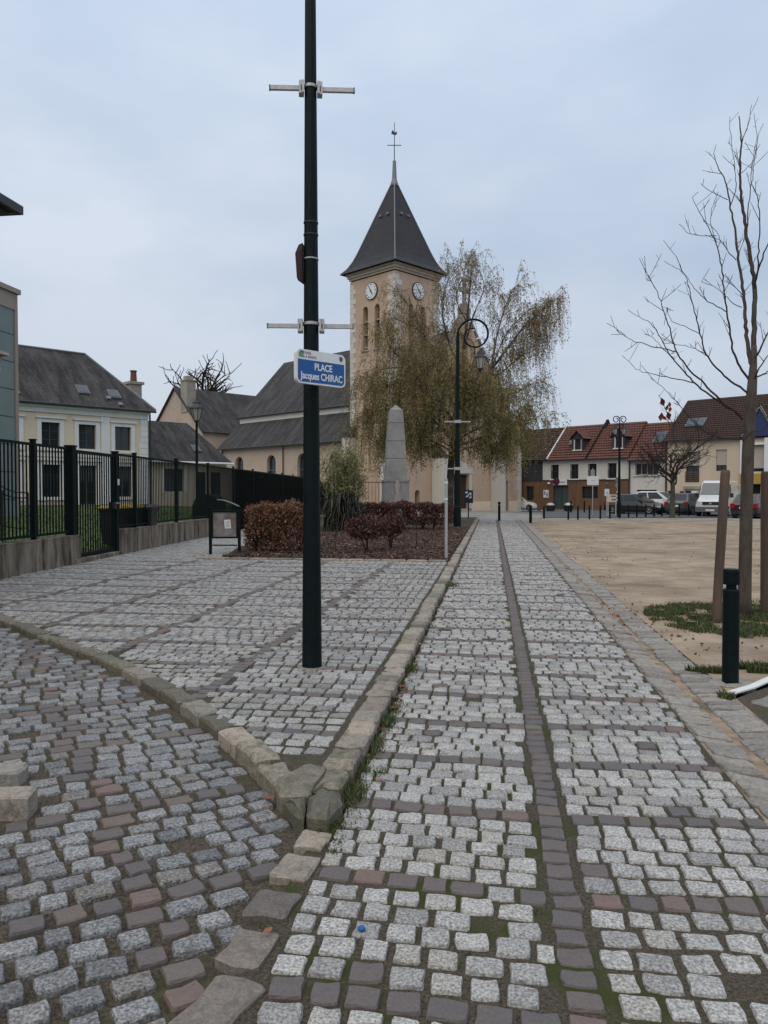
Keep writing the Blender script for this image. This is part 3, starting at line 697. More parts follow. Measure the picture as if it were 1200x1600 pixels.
# grass round the young tree and the near bollard
P = []; H = []
def patch(cx, cy, rx, ry, n, h):
    for _ in range(n):
        a, q_ = random.random() * 6.283, random.random() ** .6
        x, y = cx + math.cos(a) * rx * q_, cy + math.sin(a) * ry * q_
        if mnoise.noise(Vector((x * 3.2, y * 3.2, 0))) < -.2: continue
        P.append((x, y, -.005)); H.append(h * random.uniform(.5, 1.2))
g = G(1118, 972); patch(g.x + .1, g.y + .25, .85, 1.25, 15000, .06); patch(g.x + 1.0, g.y + .6, .9, 1.3, 9000, .06)
g = G(1105, 1052); patch(g.x + .05, g.y + .05, .22, .08, 1100, .075)
g = G(1180, 1050); patch(g.x, g.y + .05, .3, .1, 1900, .085)
g = G(1140, 1090); patch(g.x - .02, g.y, .06, .08, 200, .05)
blades('grass', P, H, M['grass_blade'], lean=1.0, w=.006)
# fallen leaves one can pick out
fl = []
for i, (px, py, z, s, lab) in enumerate(((617, 1106, 0, .10, 'curled red brown leaf lying against the kerb among weeds'), (628, 1073, 0, .11, 'large russet leaf at the foot of the kerb below the grass tuft'),
        (619, 1090, 0, .08, 'dark crimson leaf between two kerb weeds'), (420, 1247, 0, .07, 'small orange red leaf at the foot of the rounded kerb end'), (415, 1264, 0, .05, 'tiny rust leaf on the blue grey setts near the kerb end'),
        (418, 1455, .01, .045, 'tiny orange leaf on the dark flat border stone'), (1080, 972, .03, .13, 'big tan curled leaf on the grass left of the stake'), (1084, 962, .03, .11, 'dark brown leaf behind the big tan leaf in the grass'),
        (1012, 948, 0, .13, 'dry brown leaf lying alone on the sand by the grass'), (592, 1218, 0, .05, 'pale pinkish leaf on the path setts near the kerb end'), (193, 1103, 0, .05, 'small tan leaf on the left street setts'), (1192, 1045, .02, .12, 'orange brown leaf behind the near bollard at the grass edge'))):
    g = G(px, py, z + .012)
    a = random.random() * 6; c, s_ = math.cos(a), math.sin(a); mb = MB()
    L, W = s, s * .62; prof = [(-.5, 0), (-.3, .35), (0, .5), (.3, .32), (.5, 0)]
    vs = []
    for u, v in prof:
        for q_ in (-1, 0, 1):
            x_, y_ = u * L, v * W * q_
            vs.append((g.x + x_ * c - y_ * s_, g.y + x_ * s_ + y_ * c, g.z + (.22 * abs(q_) * v * W) + .35 * u * u * L))
    fs = []
    for k in range(4):
        for j in range(2): fs.append((k * 3 + j, k * 3 + j + 1, (k + 1) * 3 + j + 1, (k + 1) * 3 + j))
    mb.add(vs, fs); o = mb.build('fallen_leaf', M['fallen'], smooth=True)
    at = o.data.attributes.new('rnd', 'FLOAT', 'POINT'); at.data.foreach_set('value', [[.3, .45, .1, .55, .5, .75, .9, .05, .15, .95, .8, .6][i]] * len(vs))
    tag(o, lab, 'leaf', 'fallen leaves')
P = []; N = []
for _ in range(700):
    if random.random() < .3: x, y = KX1 + abs(random.gauss(0, .04)), random.uniform(3.8, 30)
    else:
        g = G(1118, 972); x, y = g.x + random.gauss(.3, 1.0), g.y + random.gauss(.2, .8)
    P.append((x, y, .012)); N.append((random.gauss(0, 1), random.gauss(0, 1), random.gauss(0, .25)))
leaf_cloud('leaf_litter', P, N, rng.uniform(.02, .06, len(P)), M['fallen'], None, kind='stuff')
P = []; N = []
for _ in range(2600):
    u = random.random() ** 1.7
    x, y = GX3 + .1 + u * random.uniform(0, 26), random.uniform(6.8, 44)
    if y < 9.5 and x > 2.2 + (y - 6.7) * .9: continue
    if y < 6.2 + (x - 1.82) + .3: continue
    if mnoise.noise(Vector((x * .55, y * .55, 9))) < random.uniform(-.3, .5): continue
    P.append((x, y, .008)); N.append((random.gauss(0, 1), random.gauss(0, 1), random.gauss(0, .35)))
leaf_cloud('sand_litter', P, N, rng.uniform(.012, .055, len(P)), M['chip'], None, asp=.6, kind='stuff')
g = G(565, 1454)
tag(MB().lathe([(.0135, 0), (.0135, .006), (.012, .009), (.004, .0095)], 16, (g.x, g.y, .004)).build('bottle_cap', M['blue']), 'small blue bottle cap lying between the path setts', 'bottle cap')

# ------------------------------------------------------------------ buildings
UV_ROT = math.pi / 2 - R(45) - 0 + 0  # replaced just below
UAX = R(90) - (R(45) - YAW)            # direction of the streets that run away to the right: 45 deg off the view axis
def roof_mesh(name, quads, mat, parent, thick=.10, step=0.0, row=.3):
    """quads: (eave a, eave b, top b, top a). Laid with uv in metres; courses stepped when step > 0"""
    V, F, UV = [], [], []
    def face(pts, uvs):
        n = len(V); V.extend(pts); F.append(tuple(range(n, n + len(pts)))); UV.extend(uvs)
    for q in quads:
        a, b, c, d = [Vector(p) for p in q]
        u = (b - a).normalized(); nrm = (b - a).cross(d - a)
        if nrm.length < 1e-6: nrm = (b - a).cross(c - a)
        nrm.normalize()
        if nrm.z < 0: nrm = -nrm
        vv = nrm.cross(u)
        if vv.z < 0: vv = -vv
        uvf = lambda p: ((p - a).dot(u), (p - a).dot(vv))
        n = max(1, int(round((d - a).length / row))) if step else 1
        for i in range(n):
            t0, t1 = i / n, (i + 1) / n
            p0, p1 = a.lerp(d, t0), b.lerp(c, t0); p2, p3 = b.lerp(c, t1), a.lerp(d, t1)
            lift = nrm * step
            face([p0 + lift, p1 + lift, p2, p3], [uvf(p0), uvf(p1), uvf(p2), uvf(p3)])
            if step: face([p0, p1, p1 + lift, p0 + lift], [(0, 0)] * 4)
        dn = -nrm * thick
        for e, f_ in ((a, b), (b, c), (c, d), (d, a)):
            if (e - f_).length > 1e-6: face([e, f_, f_ + dn, e + dn], [uvf(e), uvf(f_), uvf(f_), uvf(e)])
        face([a + dn, b + dn, c + dn, d + dn], [uvf(p) for p in (a, b, c, d)])
    me = bpy.data.meshes.new(name); me.from_pydata([tuple(v) for v in V], [], F); me.materials.append(mat)
    l = me.uv_layers.new(name='uv'); l.data.foreach_set('uv', [x for p in UV for x in p])
    o = bpy.data.objects.new(name, me); COL.objects.link(o)
    if parent: o.parent = parent
    return o
FY = lambda y0: (lambda a, z, d: (a, y0 + d, z))      # a face looking along -y
FX = lambda x0: (lambda a, z, d: (x0 + d, a, z))      # a face looking along -x
def rect(a0, a1, z0, z1): return [(a0, z0), (a1, z0), (a1, z1), (a0, z1)]
def arch(a0, a1, z0, z1, n=8):
    c, r = (a0 + a1) / 2, (a1 - a0) / 2
    return [(a0, z0), (a1, z0)] + [(c + r * math.cos(math.pi * k / n), z1 - r + r * math.sin(math.pi * k / n)) for k in range(n + 1)]
def slab(mb, fn, a0, a1, z0, z1, d0, d1, m=0): mb.prism(rect(a0, a1, z0, z1), fn, d0, d1, m)
def casement(parent, fn, a0, a1, z0, z1, d=.14, frame=None, bars=2, rows=2, glass=None, fw=.05, name='window'):
    """joinery in a window opening: frame with bars, and panes behind"""
    frame = frame or M['white']; mb = MB()
    slab(mb, fn, a0, a0 + fw, z0, z1, d - .05, d); slab(mb, fn, a1 - fw, a1, z0, z1, d - .05, d)
    slab(mb, fn, a0 + fw, a1 - fw, z0, z0 + fw, d - .05, d); slab(mb, fn, a0 + fw, a1 - fw, z1 - fw, z1, d - .05, d)
    for i in range(1, bars):
        x = a0 + (a1 - a0) * i / bars; slab(mb, fn, x - .035, x + .035, z0 + fw, z1 - fw, d - .045, d)
    w = mb.build(name, frame, parent); mb = MB()
    for j in range(1, rows):
        z = z0 + (z1 - z0) * j / rows; 
        for i in range(bars):
            x0, x1 = a0 + (a1 - a0) * i / bars + .06, a0 + (a1 - a0) * (i + 1) / bars - .06
            slab(mb, fn, x0, x1, z - .015, z + .015, d - .03, d - .005)
    if mb.v: mb.build('glazing_bar', frame, w)
    for i in range(bars):
        x0, x1 = a0 + (a1 - a0) * i / bars, a0 + (a1 - a0) * (i + 1) / bars
        mb = MB(); mb.quad(fn(x0 + .03, z0 + .03, d - .01), fn(x1 - .03, z0 + .03, d - .01), fn(x1 - .03, z1 - .03, d - .01), fn(x0 + .03, z1 - .03, d - .01)); mb.build('pane', glass or M['glass'], w)
    return w

# ================================ church
CH = thing('church', 'beige church with square clock tower, slate spire and steep gabled front behind the birch', 'church', tuple(D(617, 769, 59.8).xy) + (.124,), UAX)
CH.scale = (.92, .92, .92)
TW, TH = 5.55, 20.2
belfry = lambda a: arch(a - .31, a + .31, 14.0, 17.75)
mb = MB()
hl = [belfry(3.6), belfry(2.15), rect(.9, 1.3, 4.5, 6.0)]
hr = [belfry(2.0), belfry(3.5), arch(2.5, 3.15, .35, 1.75), rect(2.6, 2.9, 5.2, 7.2), rect(2.6, 2.9, 9.2, 10.9)]
mb.wall(rect(0, TW, -.6, TH), hl, FX(0), .55); mb.wall(rect(0, TW, -.6, TH), hr, FY(0), .55)
mb.quad((TW, 0, -.6), (TW, TW, -.6), (TW, TW, TH), (TW, 0, TH)); mb.quad((0, TW, -.6), (TW, TW, -.6), (TW, TW, TH), (0, TW, TH))
tower = mb.build('tower', M['render_church'], CH)
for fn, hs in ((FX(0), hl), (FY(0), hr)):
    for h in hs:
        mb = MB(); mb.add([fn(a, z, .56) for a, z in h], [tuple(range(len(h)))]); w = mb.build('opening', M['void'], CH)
        if h[0][1] == 14.0:
            a0, a1 = h[0][0], h[1][0]
            for zz in (14.35, 15.45, 16.6):
                mb = MB(); mb.add([fn(a0, zz, .5), fn(a1, zz, .5), fn(a1, zz - .22, .08), fn(a0, zz - .22, .08), fn(a0, zz + .06, .5), fn(a1, zz + .06, .5), fn(a1, zz - .16, .08), fn(a0, zz - .16, .08)], [(0, 1, 2, 3), (4, 5, 6, 7), (2, 3, 7, 6), (0, 1, 5, 4), (0, 3, 7, 4), (1, 2, 6, 5)])
                mb.build('louvre', M['beige_trim'], w)
            mb = MB(); slab(mb, fn, a0 - .12, a1 + .12, 13.82, 13.98, -.12, .3); mb.build('sill', M['grey_stone'], w)
# quoins
z = .1; k = 0
while z < TH - .3:
    h = random.uniform(.40, .48); h = min(h, TH - .02 - z)
    w1, w2 = (.82, .5) if k % 2 else (.5, .82)
    mb = MB(); mb.box(-.025, w1, -.025, 0.001, z, z + h - .015); mb.box(-.025, 0.001, 0.001, w2, z, z + h - .015); mb.build('quoin_stone', M['white_stone'], CH)
    mb = MB(); mb.box(-.025, .001, TW - w1 * .9, TW + .02, z, z + h - .015); mb.build('quoin_stone', M['white_stone'], CH)
    mb = MB(); mb.box(TW - w2 * .9, TW + .02, -.025, .001, z, z + h - .015); mb.build('quoin_stone', M['white_stone'], CH)
    z += h; k += 1
# cornice and spire
mb = MB()
for o_, z0, z1 in ((.08, TH + .1, TH + .28), (.2, TH + .283, TH + .5), (.34, TH + .503, TH + .66)):
    mb.box(-o_, TW + o_, -o_, TW + o_, z0, z1)
mb.build('cornice', M['cornice'], CH)
cx = TW / 2; prof = [(3.42, 20.87), (2.98, 21.35), (2.62, 22.0), (2.32, 22.75), (.16, 29.0)]
q = []
for (h0, z0), (h1, z1) in zip(prof, prof[1:]):
    A = [(cx - h0, cx - h0, z0), (cx + h0, cx - h0, z0), (cx + h0, cx + h0, z0), (cx - h0, cx + h0, z0)]; B = [(cx - h1, cx - h1, z1), (cx + h1, cx - h1, z1), (cx + h1, cx + h1, z1), (cx - h1, cx + h1, z1)]
    for i in range(4): q.append((A[i], A[(i + 1) % 4], B[(i + 1) % 4], B[i]))
spire = roof_mesh('spire', q, M['slate_spire'], CH, thick=.06)
mb = MB()
for i, (sx, sy) in enumerate(((-1, -1), (1, -1), (-1, 1))):
    mb.tube([(cx + sx * h, cx + sy * h, z + .02) for h, z in prof], .05, 4)
mb.build('hip_flashing', M['lead'], spire)
for dx, dy in ((-.5, -1), (.4, -1), (-1, -.5), (-1, .4)):
    h = 1.28; z = 25.85
    mb = MB(); p = (cx + (h * dx if abs(dx) == 1 else dx), cx + (h * dy if abs(dy) == 1 else dy), z); mb.box(p[0] - .13, p[0] + .13, p[1] - .13, p[1] + .13, z - .08, z + .12); mb.build('vent', M['lead'], spire)
MB().lathe([(.34, 28.7), (.36, 28.85), (.22, 29.3), (.19, 30.0), (.15, 30.85), (.16, 30.9), (.03, 31.0)], 12, (cx, cx, 0)).build('lead_finial', M['lead'], CH)
mb = MB(); mb.tube([(cx, cx, 30.9), (cx, cx, 34.3)], [.045, .03], 6); ccross = mb.build('weather_rod', M['plastic'], CH)
dvec = Vector((.5, -.5, 0)).normalized()
mb = MB(); mb.tube([Vector((cx, cx, 32.3)) - dvec * .62, Vector((cx, cx, 32.3)) + dvec * .62], .035, 5); mb.build('cross_bar', M['plastic'], ccross)
mb = MB(); mb.prism([(-.28, 0), (.1, -.12), (.26, .05), (.16, .22), (.05, .1), (-.2, .34)], lambda a, z, d: (cx + dvec.x * a - dvec.y * d, cx + dvec.y * a + dvec.x * d, 33.3 + z), -.02, .02); mb.build('weathercock', M['plastic'], ccross)
# clocks: white faces with numerals and hands, five minutes to five
def clock(fn, a, z, r=.76):
    c = MB(); n = 36
    c.prism([(a + r * math.cos(2 * math.pi * k / n), z + r * math.sin(2 * math.pi * k / n)) for k in range(n)], fn, -.10, 0); rim = c.build('clock', M['plastic'], CH)
    c = MB(); c.prism([(a + (r - .07) * math.cos(2 * math.pi * k / n), z + (r - .07) * math.sin(2 * math.pi * k / n)) for k in range(n)], fn, -.115, -.09); c.build('dial', M['sign_white'], rim)
    sgn = 1 if fn(1, 0, 0)[0] else -1      # reading direction on the wall
    c = MB()
    for h, ns in enumerate((3, 1, 2, 3, 2, 1, 2, 3, 4, 2, 1, 2)):
        g = math.pi / 2 - h * math.pi / 6
        for j in range(ns):
            off = (j - (ns - 1) / 2) * .05
            p0 = (math.cos(g) * r * .66 - math.sin(g) * off, math.sin(g) * r * .66 + math.cos(g) * off); p1 = (math.cos(g) * r * .83 - math.sin(g) * off, math.sin(g) * r * .83 + math.cos(g) * off)
            ww = .018; nx, nz = -math.sin(g) * ww, math.cos(g) * ww
            c.prism([(a + sgn * (p0[0] - nx), z + p0[1] - nz), (a + sgn * (p1[0] - nx), z + p1[1] - nz), (a + sgn * (p1[0] + nx), z + p1[1] + nz), (a + sgn * (p0[0] + nx), z + p0[1] + nz)], fn, -.12, -.116)
    c.build('numerals', M['plastic'], rim)
    for g, L, ww, dd in ((math.pi / 2 - R(327), .62, .045, -.14), (math.pi / 2 - R(147), .42, .07, -.155)):
        c = MB(); nx, nz = -math.sin(g) * ww, math.cos(g) * ww; tx, tz = math.cos(g), math.sin(g)
        c.prism([(a + sgn * (-tx * .1 - nx), z - tz * .1 - nz), (a + sgn * (tx * L - nx * .3), z + tz * L - nz * .3), (a + sgn * (tx * L + nx * .3), z + tz * L + nz * .3), (a + sgn * (-tx * .1 + nx), z - tz * .1 + nz)], fn, dd, dd + .012)
        c.build('hand', M['plastic'], rim)
clock(FX(0), 2.8, 18.95); clock(FY(0), 2.85, 18.95)
# buttresses
def buttress(x0, x1, y0, y1, z, cap, d):
    mb = MB(); mb.box(x0, x1, y0, y1, -.6, z); b_ = mb.build('buttress', M['white_stone'], CH)
    mb = MB(); o_ = .06
    if d == 'x': mb.add([(x0 - o_, y0 - o_, z), (x1, y0 - o_, z), (x1, y1 + o_, z), (x0 - o_, y1 + o_, z), (x1, y0 - o_, z + cap), (x1, y1 + o_, z + cap)], [(0, 1, 2, 3), (0, 3, 5, 4), (0, 1, 4), (3, 2, 5), (1, 2, 5, 4)])
    else: mb.add([(x0 - o_, y0 - o_, z), (x1 + o_, y0 - o_, z), (x1 + o_, y1, z), (x0 - o_, y1, z), (x0 - o_, y1, z + cap), (x1 + o_, y1, z + cap)], [(0, 1, 2, 3), (0, 1, 5, 4), (0, 3, 4), (1, 2, 5), (2, 3, 4, 5)])
    mb.build('buttress_cap', M['slate_house'], b_)
buttress(-1.0, -.03, 4.75, 5.6, 6.4, 1.0, 'x'); buttress(-.95, -.03, .0, .8, 7.3, 1.0, 'x'); buttress(4.7, 5.6, -1.25, -.03, 4.6, 1.2, 'y')
buttress(13.7, 14.6, -.85, .27, 5.2, 1.2, 'y')
# gabled front
mb = MB()
front = [(5.5, -.7), (18.8, -.7), (18.8, 6.6), (9.8, 18.2), (5.5, 12.7)]
hd = [rect(8.0, 10.25, .0, 3.2), rect(15.7, 16.55, -.3, 2.7), arch(9.2, 10.4, 7.0, 10.4), arch(13.2, 13.8, 5.8, 8.0)]
mb.wall(front, hd, FY(.3), .5); mb.quad((18.8, .3, -.7), (18.8, 27.5, -.7), (18.8, 27.5, 6.4), (18.8, .3, 6.6)); mb.build('gable_front', M['render_church'], CH)
for h in hd[2:]:
    mb = MB(); mb.add([FY(.3)(a, z, .45) for a, z in h], [tuple(range(len(h)))]); mb.build('lancet_window', M['glass'], CH)
mb = MB(); slab(mb, FY(.3), 8.0, 9.1, .0, 3.2, .3, .4); slab(mb, FY(.3), 9.13, 10.25, .0, 3.2, .3, .4); mb.build('main_door', M['dark_wood'], CH)
mb = MB(); slab(mb, FY(.3), 15.7, 16.55, -.3, 2.7, .3, .4); sd = mb.build('side_door', M['dark_wood'], CH)
mb = MB(); slab(mb, FY(.3), 15.85, 16.4, 1.5, 2.25, .27, .3); mb.build('notice', M['off_white'], sd)
mb = MB(); slab(mb, FY(.3), 7.6, 7.98, 0, 3.3, -.12, .1); slab(mb, FY(.3), 10.27, 10.65, 0, 3.3, -.12, .1); slab(mb, FY(.3), 7.5, 10.75, 3.31, 3.75, -.16, .1); mb.prism([(7.5, 3.76), (10.75, 3.76), (9.12, 4.5)], FY(.3), -.14, .1); mb.build('door_surround', M['white_stone'], CH)
for a0_, a1_ in ((5.7, 7.55), (10.7, 13.65), (14.65, 15.65), (16.6, 18.1)):
    mb = MB(); slab(mb, FY(.3), a0_, a1_, -.7, .65, -.08, 0); mb.build('plinth', M['cream'], CH)
z = -.5
while z < 6.3:
    h = random.uniform(.42, .5); mb = MB(); w_ = random.choice((.62, .8)); mb.box(18.82 - w_, 18.83, .27, .302, z, z + h - .015); mb.box(18.80, 18.83, .302, 1.0, z, z + h - .015); mb.build('quoin_stone', M['white_stone'], CH); z += h
# coping stones up the two slopes and the cross
def coping(p, q, n):
    p, q = Vector(p), Vector(q)
    for k in range(n):
        a, b = p.lerp(q, k / n + .006), p.lerp(q, (k + 1) / n - .006); mb = MB(); mb.beam(a, b, .62, .2); mb.build('coping_stone', M['grey_stone'], CH)
coping((18.95, .5, 6.75), (9.95, .5, 18.35), 16); coping((6.0, .5, 13.5), (9.65, .5, 18.35), 7)
mb = MB(); mb.box(9.3, 10.3, .1, .9, 18.2, 18.75); mb.box(9.45, 10.15, .2, .8, 18.753, 19.15); mb.box(9.62, 9.98, .38, .62, 19.153, 21.3); gc = mb.build('gable_cross', M['grey_stone'], CH)
for bx in ((9.12, 9.617, .385, .615, 20.2, 20.62), (9.983, 10.48, .385, .615, 20.2, 20.62), (9.55, 10.05, .36, .64, 21.303, 21.5)):
    mb = MB(); mb.box(*bx); mb.build('cross_arm', M['grey_stone'], gc)
# nave and aisle
mb = MB(); ah = [arch(t - .75, t + .75, 2.4, 5.35) for t in (24.1, 18.4, 13.4, 8.6)]
mb.wall(rect(TW, 27.5, -.2, 6.3), ah, FX(.8), .4)
mb.add([(.8, 27.5, -.2), (18.8, 27.5, -.2), (18.8, 27.5, 6.3), (9.8, 27.5, 16.6), (.8, 27.5, 6.3)], [(0, 1, 2, 3, 4)])
mb.build('aisle_wall', M['render_aisle'], CH)
for t, h in zip((24.1, 18.4, 13.4, 8.6), ah):
    mb = MB(); mb.add([FX(.8)(a, z, .35) for a, z in h], [tuple(range(len(h)))]); w = mb.build('arched_window', M['glass'], CH)
    mb = MB(); mb.tube([FX(.8)(t, 2.4, .33), FX(.8)(t, 5.3, .33)], .03, 4); mb.tube([FX(.8)(t - .7, 3.8, .33), FX(.8)(t + .7, 3.8, .33)], .03, 4); mb.build('glazing_bar', M['lead'], w)
sl = (16.8 - 9.9) / (9.8 - 3.2)
roof_mesh('nave_roof', [((3.1, .8, 9.9), (3.1, 27.9, 9.9), (9.8, 27.9, 16.9), (9.8, .8, 16.9)), ((16.5, 27.9, 9.9), (16.5, .8, 9.9), (9.8, .8, 16.9), (9.8, 27.9, 16.9))], M['slate'], CH)
roof_mesh('aisle_roof', [((.35, TW, 6.25), (.35, 27.8, 6.25), (3.35, 27.8, 9.3), (3.35, TW, 9.3)), ((19.2, 27.8, 6.25), (19.2, .8, 6.25), (16.2, .8, 9.3), (16.2, 27.8, 9.3))], M['slate'], CH)
mb = MB(); mb.box(3.3, 3.4, .8, 27.6, 9.2, 9.85); mb.build('clerestory_strip', M['white_stone'], CH)
mb = MB()
for x0, z0 in ((.25, 6.2), (3.0, 9.85)):
    mb.tube([(x0, TW, z0), (x0, 27.8, z0)], .08, 6)
mb.tube([(.68, 16.3, 6.15), (.68, 16.3, 0)], .06, 6); mb.tube([(.68, 27.2, 6.15), (.68, 27.2, 0)], .06, 6); mb.build('gutter_pipe', M['plastic'], CH)
# the wing behind the nave
mb = MB()
y0, y1, zz, za = 32, 44, 8.6, 14.0
mb.add([(1.2, y0, 0), (13, y0, 0), (13, y0, zz), (1.2, y0, zz), (1.2, y1, 0), (1.2, y1, zz), (1.2, 38, za)], [(0, 1, 2, 3), (0, 4, 5, 6, 3)]); mb.build('wing_wall', M['render_aisle'], CH)
roof_mesh('wing_roof', [((.9, 31.6, 8.45), (13, 31.6, 8.45), (13, 38, 14.15), (.9, 38, 14.15)), ((13, 44.4, 8.45), (.9, 44.4, 8.45), (.9, 38, 14.15), (13, 38, 14.15))], M['slate'], CH)
mb = MB(); mb.box(1.1, 2.3, 35.2, 36.6, 11, 14.7); ck = mb.build('chimney', M['grey_stone'], CH)
mb = MB(); mb.box(1.0, 2.4, 35.1, 36.7, 14.703, 14.85); mb.box(1.3, 2.1, 35.5, 36.3, 14.853, 15.3); mb.build('chimney_cap', M['grey_stone'], ck)
mb = MB(); mb.tube([(6.6, 31.9, 8.3), (6.3, 31.9, 7.7), (4.6, 31.9, 7.3), (4.6, 31.9, 0)], .07, 6); mb.build('drain_pipe', M['plastic'], CH)
# ================================ mansion at the left
c0 = D(231, 769, 52)
MA = thing('town_house', 'cream two storey house with white window surrounds and hipped slate roof behind the garden', 'house', (c0.x, c0.y, 0), UAX)
xs = (-1.75, -4.15, -6.45, -8.9); W2 = .56
up = [rect(x - W2, x + W2, 4.3, 5.85) for x in xs]; dn = [rect(x - W2, x + W2, 1.25, 3.25) for x in (xs[0],) + xs[2:]] + [rect(xs[1] - W2, xs[1] + W2, .75, 3.25)]
mb = MB(); mb.wall(rect(-13, 0, .3, 7.0), up + dn, FY(0), .25)
mb.quad((0, 0, .3), (0, 8, .3), (0, 8, 7), (0, 0, 7)); mb.quad((-13, 0, .3), (-13, 8, .3), (-13, 8, 7), (-13, 0, 7)); mb.build('wall', M['cream'], MA)
for h in up + dn:
    a0, z0, a1, z1 = h[0][0], h[0][1], h[2][0], h[2][1]
    w = casement(MA, FY(0), a0, a1, z0, z1, d=.2, bars=2, rows=3, fw=.05, frame=M['green_panel_joint'])
    mb = MB(); slab(mb, FY(0), a0 - .26, a0 - .003, z0 - .05, z1 + .24, -.06, .04); slab(mb, FY(0), a1 + .003, a1 + .26, z0 - .05, z1 + .24, -.06, .04); slab(mb, FY(0), a0, a1, z1 + .003, z1 + .24, -.058, .04); slab(mb, FY(0), a0 - .34, a1 + .34, z1 + .245, z1 + .34, -.16, .04); slab(mb, FY(0), a0 - .28, a1 + .28, z0 - .2, z0 - .053, -.12, .04)
    mb.build('surround', M['white'], w)
mb = MB(); slab(mb, FY(0), -13, .05, 6.45, 7.0, -.10, 0); slab(mb, FY(0), -13, .12, 6.75, 7.0, -.24, -.103); slab(mb, FY(0), -13, 0, 3.75, 3.95, -.06, 0); slab(mb, FY(0), -3.25, -2.65, .6, 6.44, -.05, 0); mb.build('cornice', M['white'], MA)
z = .6
while z < 6.4:
    mb = MB(); mb.box(-.62 if int(z * 10) % 2 else -.5, .03, -.05, .3, z, z + .37); mb.build('quoin_stone', M['white'], MA); z += .39
mb = MB(); slab(mb, FY(0), -13, 0, .3, .75, -.05, 0); mb.build('plinth', M['grey_stone'], MA)
e0 = -.4
roof_mesh('roof', [((-13.4, e0, 7.02), (.4, e0, 7.02), (-2.5, 4, 11.0), (-10.6, 4, 11.0)), ((.4, e0, 7.02), (.4, 8.4, 7.02), (-2.5, 4, 11.0), (-2.5, 4, 11.0)), ((.4, 8.4, 7.02), (-13.4, 8.4, 7.02), (-10.6, 4, 11), (-2.5, 4, 11)), ((-13.4, 8.4, 7.02), (-13.4, e0, 7.02), (-10.6, 4, 11), (-10.6, 4, 11))], M['slate_house'], MA)
mb = MB(); mb.tube([(-10.6, 4, 11.05), (-2.5, 4, 11.05), (.4, e0, 7.08)], .08, 5); mb.build('ridge_flashing', M['lead'], MA)
mb = MB(); mb.tube([(-13.3, e0 - .06, 6.95), (.4, e0 - .06, 6.95)], .08, 6); mb.tube([(.14, -.1, 6.9), (.14, -.1, .6)], .06, 6); mb.build('gutter_pipe', M['plastic'], MA)
def skylight(parent, p, ux, uy, w, h, glass=None):
    p, ux, uy = Vector(p), Vector(ux).normalized(), Vector(uy).normalized(); n = ux.cross(uy)
    if n.z < 0: n = -n
    mb = MB(); mb.obox(p + n * .06, ux * w, uy * h, n * .14); s = mb.build('skylight', M['lead'], parent)
    mb = MB(); mb.obox(p + n * .14, ux * (w - .14), uy * (h - .14), n * .03); mb.build('pane', glass or M['glass_sky'], s)
for x_, f in ((-4.1, .27), (-2.05, .24)): skylight(MA, (x_, e0 + 4.4 * f, 7.02 + 3.98 * f), (1, 0, 0), (0, 4.4, 3.98), .75, .85)
for x_, f in ((-7.6, .88), (-8.4, .1), (-2.6, .15), (-2.0, .05)): 
    mb = MB(); mb.obox((x_, e0 + 4.4 * f, 7.1 + 3.98 * f), (.28, 0, 0), (0, .2, .18), (0, -.1, .11)); mb.build('roof_vent', M['lead'], MA)
cp = D(209, 636, 60)
CR_INV = Matrix.Rotation(-UAX, 3, 'Z')
def loc(parent, p): return CR_INV @ (Vector(p) - parent.location)
q = loc(MA, cp)
mb = MB(); mb.box(q.x - .45, q.x + .45, q.y - .45, q.y + .45, 6, 9.9); ck = mb.build('chimney', M['grey_stone'], MA)
mb = MB(); mb.box(q.x - .6, q.x + .6, q.y - .6, q.y + .6, 9.903, 10.1); mb.build('chimney_cap', M['grey_stone'], ck)
mb = MB(); mb.lathe([(.26, 10.1), (.22, 10.9), (.27, 10.93), (.27, 11.0)], 10, (q.x, q.y, 0)); mb.build('chimney_pot', surf('terracotta', (.16, .06, .045), rough=.8), ck)
mb = MB(); mb.box(q.x - 1.3, q.x - .46, q.y - .4, q.y + .4, 6, 7.9); mb.build('chimney_base', M['grey_stone'], ck)
# annex beside it
AN = thing('annex', 'low annex with steep slate roof joined to the cream house', 'house', (c0.x, c0.y, 0), UAX)
ah = [rect(1.5, 3.0, 1.6, 3.2)]
mb = MB(); mb.wall(rect(.05, 6.6, .3, 3.7), ah, FY(.5), .2); mb.quad((6.6, .5, .3), (6.6, 6.5, .3), (6.6, 6.5, 3.7), (6.6, .5, 3.7)); mb.build('wall', M['cream'], AN)
casement(AN, FY(.5), 1.5, 3.0, 1.6, 3.2, d=.16, bars=3, rows=2, frame=M['green_panel_joint'])
mb = MB(); slab(mb, FY(.5), 1.25, 1.497, 1.5, 3.4, -.05, .03); slab(mb, FY(.5), 3.003, 3.25, 1.5, 3.4, -.05, .03); mb.build('surround', M['white'], AN)
for a in (4.0, 5.2):
    mb = MB(); slab(mb, FY(.5), a, a + .8, .3, 3.0, -.04, 0); mb.build('dark_door', M['green_metal'], AN)
roof_mesh('roof', [((.02, .1, 3.7), (6.9, .1, 3.7), (5.1, 3.5, 6.75), (.02, 3.5, 6.75)), ((6.9, .1, 3.7), (6.9, 6.9, 3.7), (5.1, 3.5, 6.75), (5.1, 3.5, 6.75))], M['slate_house'], AN)
mb = MB(); mb.tube([(.02, .04, 3.64), (6.9, .04, 3.64)], .07, 6); mb.build('gutter_pipe', M['sign_white'], AN)
skylight(AN, (4.4, .1 + 3.4 * .32, 3.7 + 3.05 * .32), (1, 0, 0), (0, 3.4, 3.05), .6, .7)
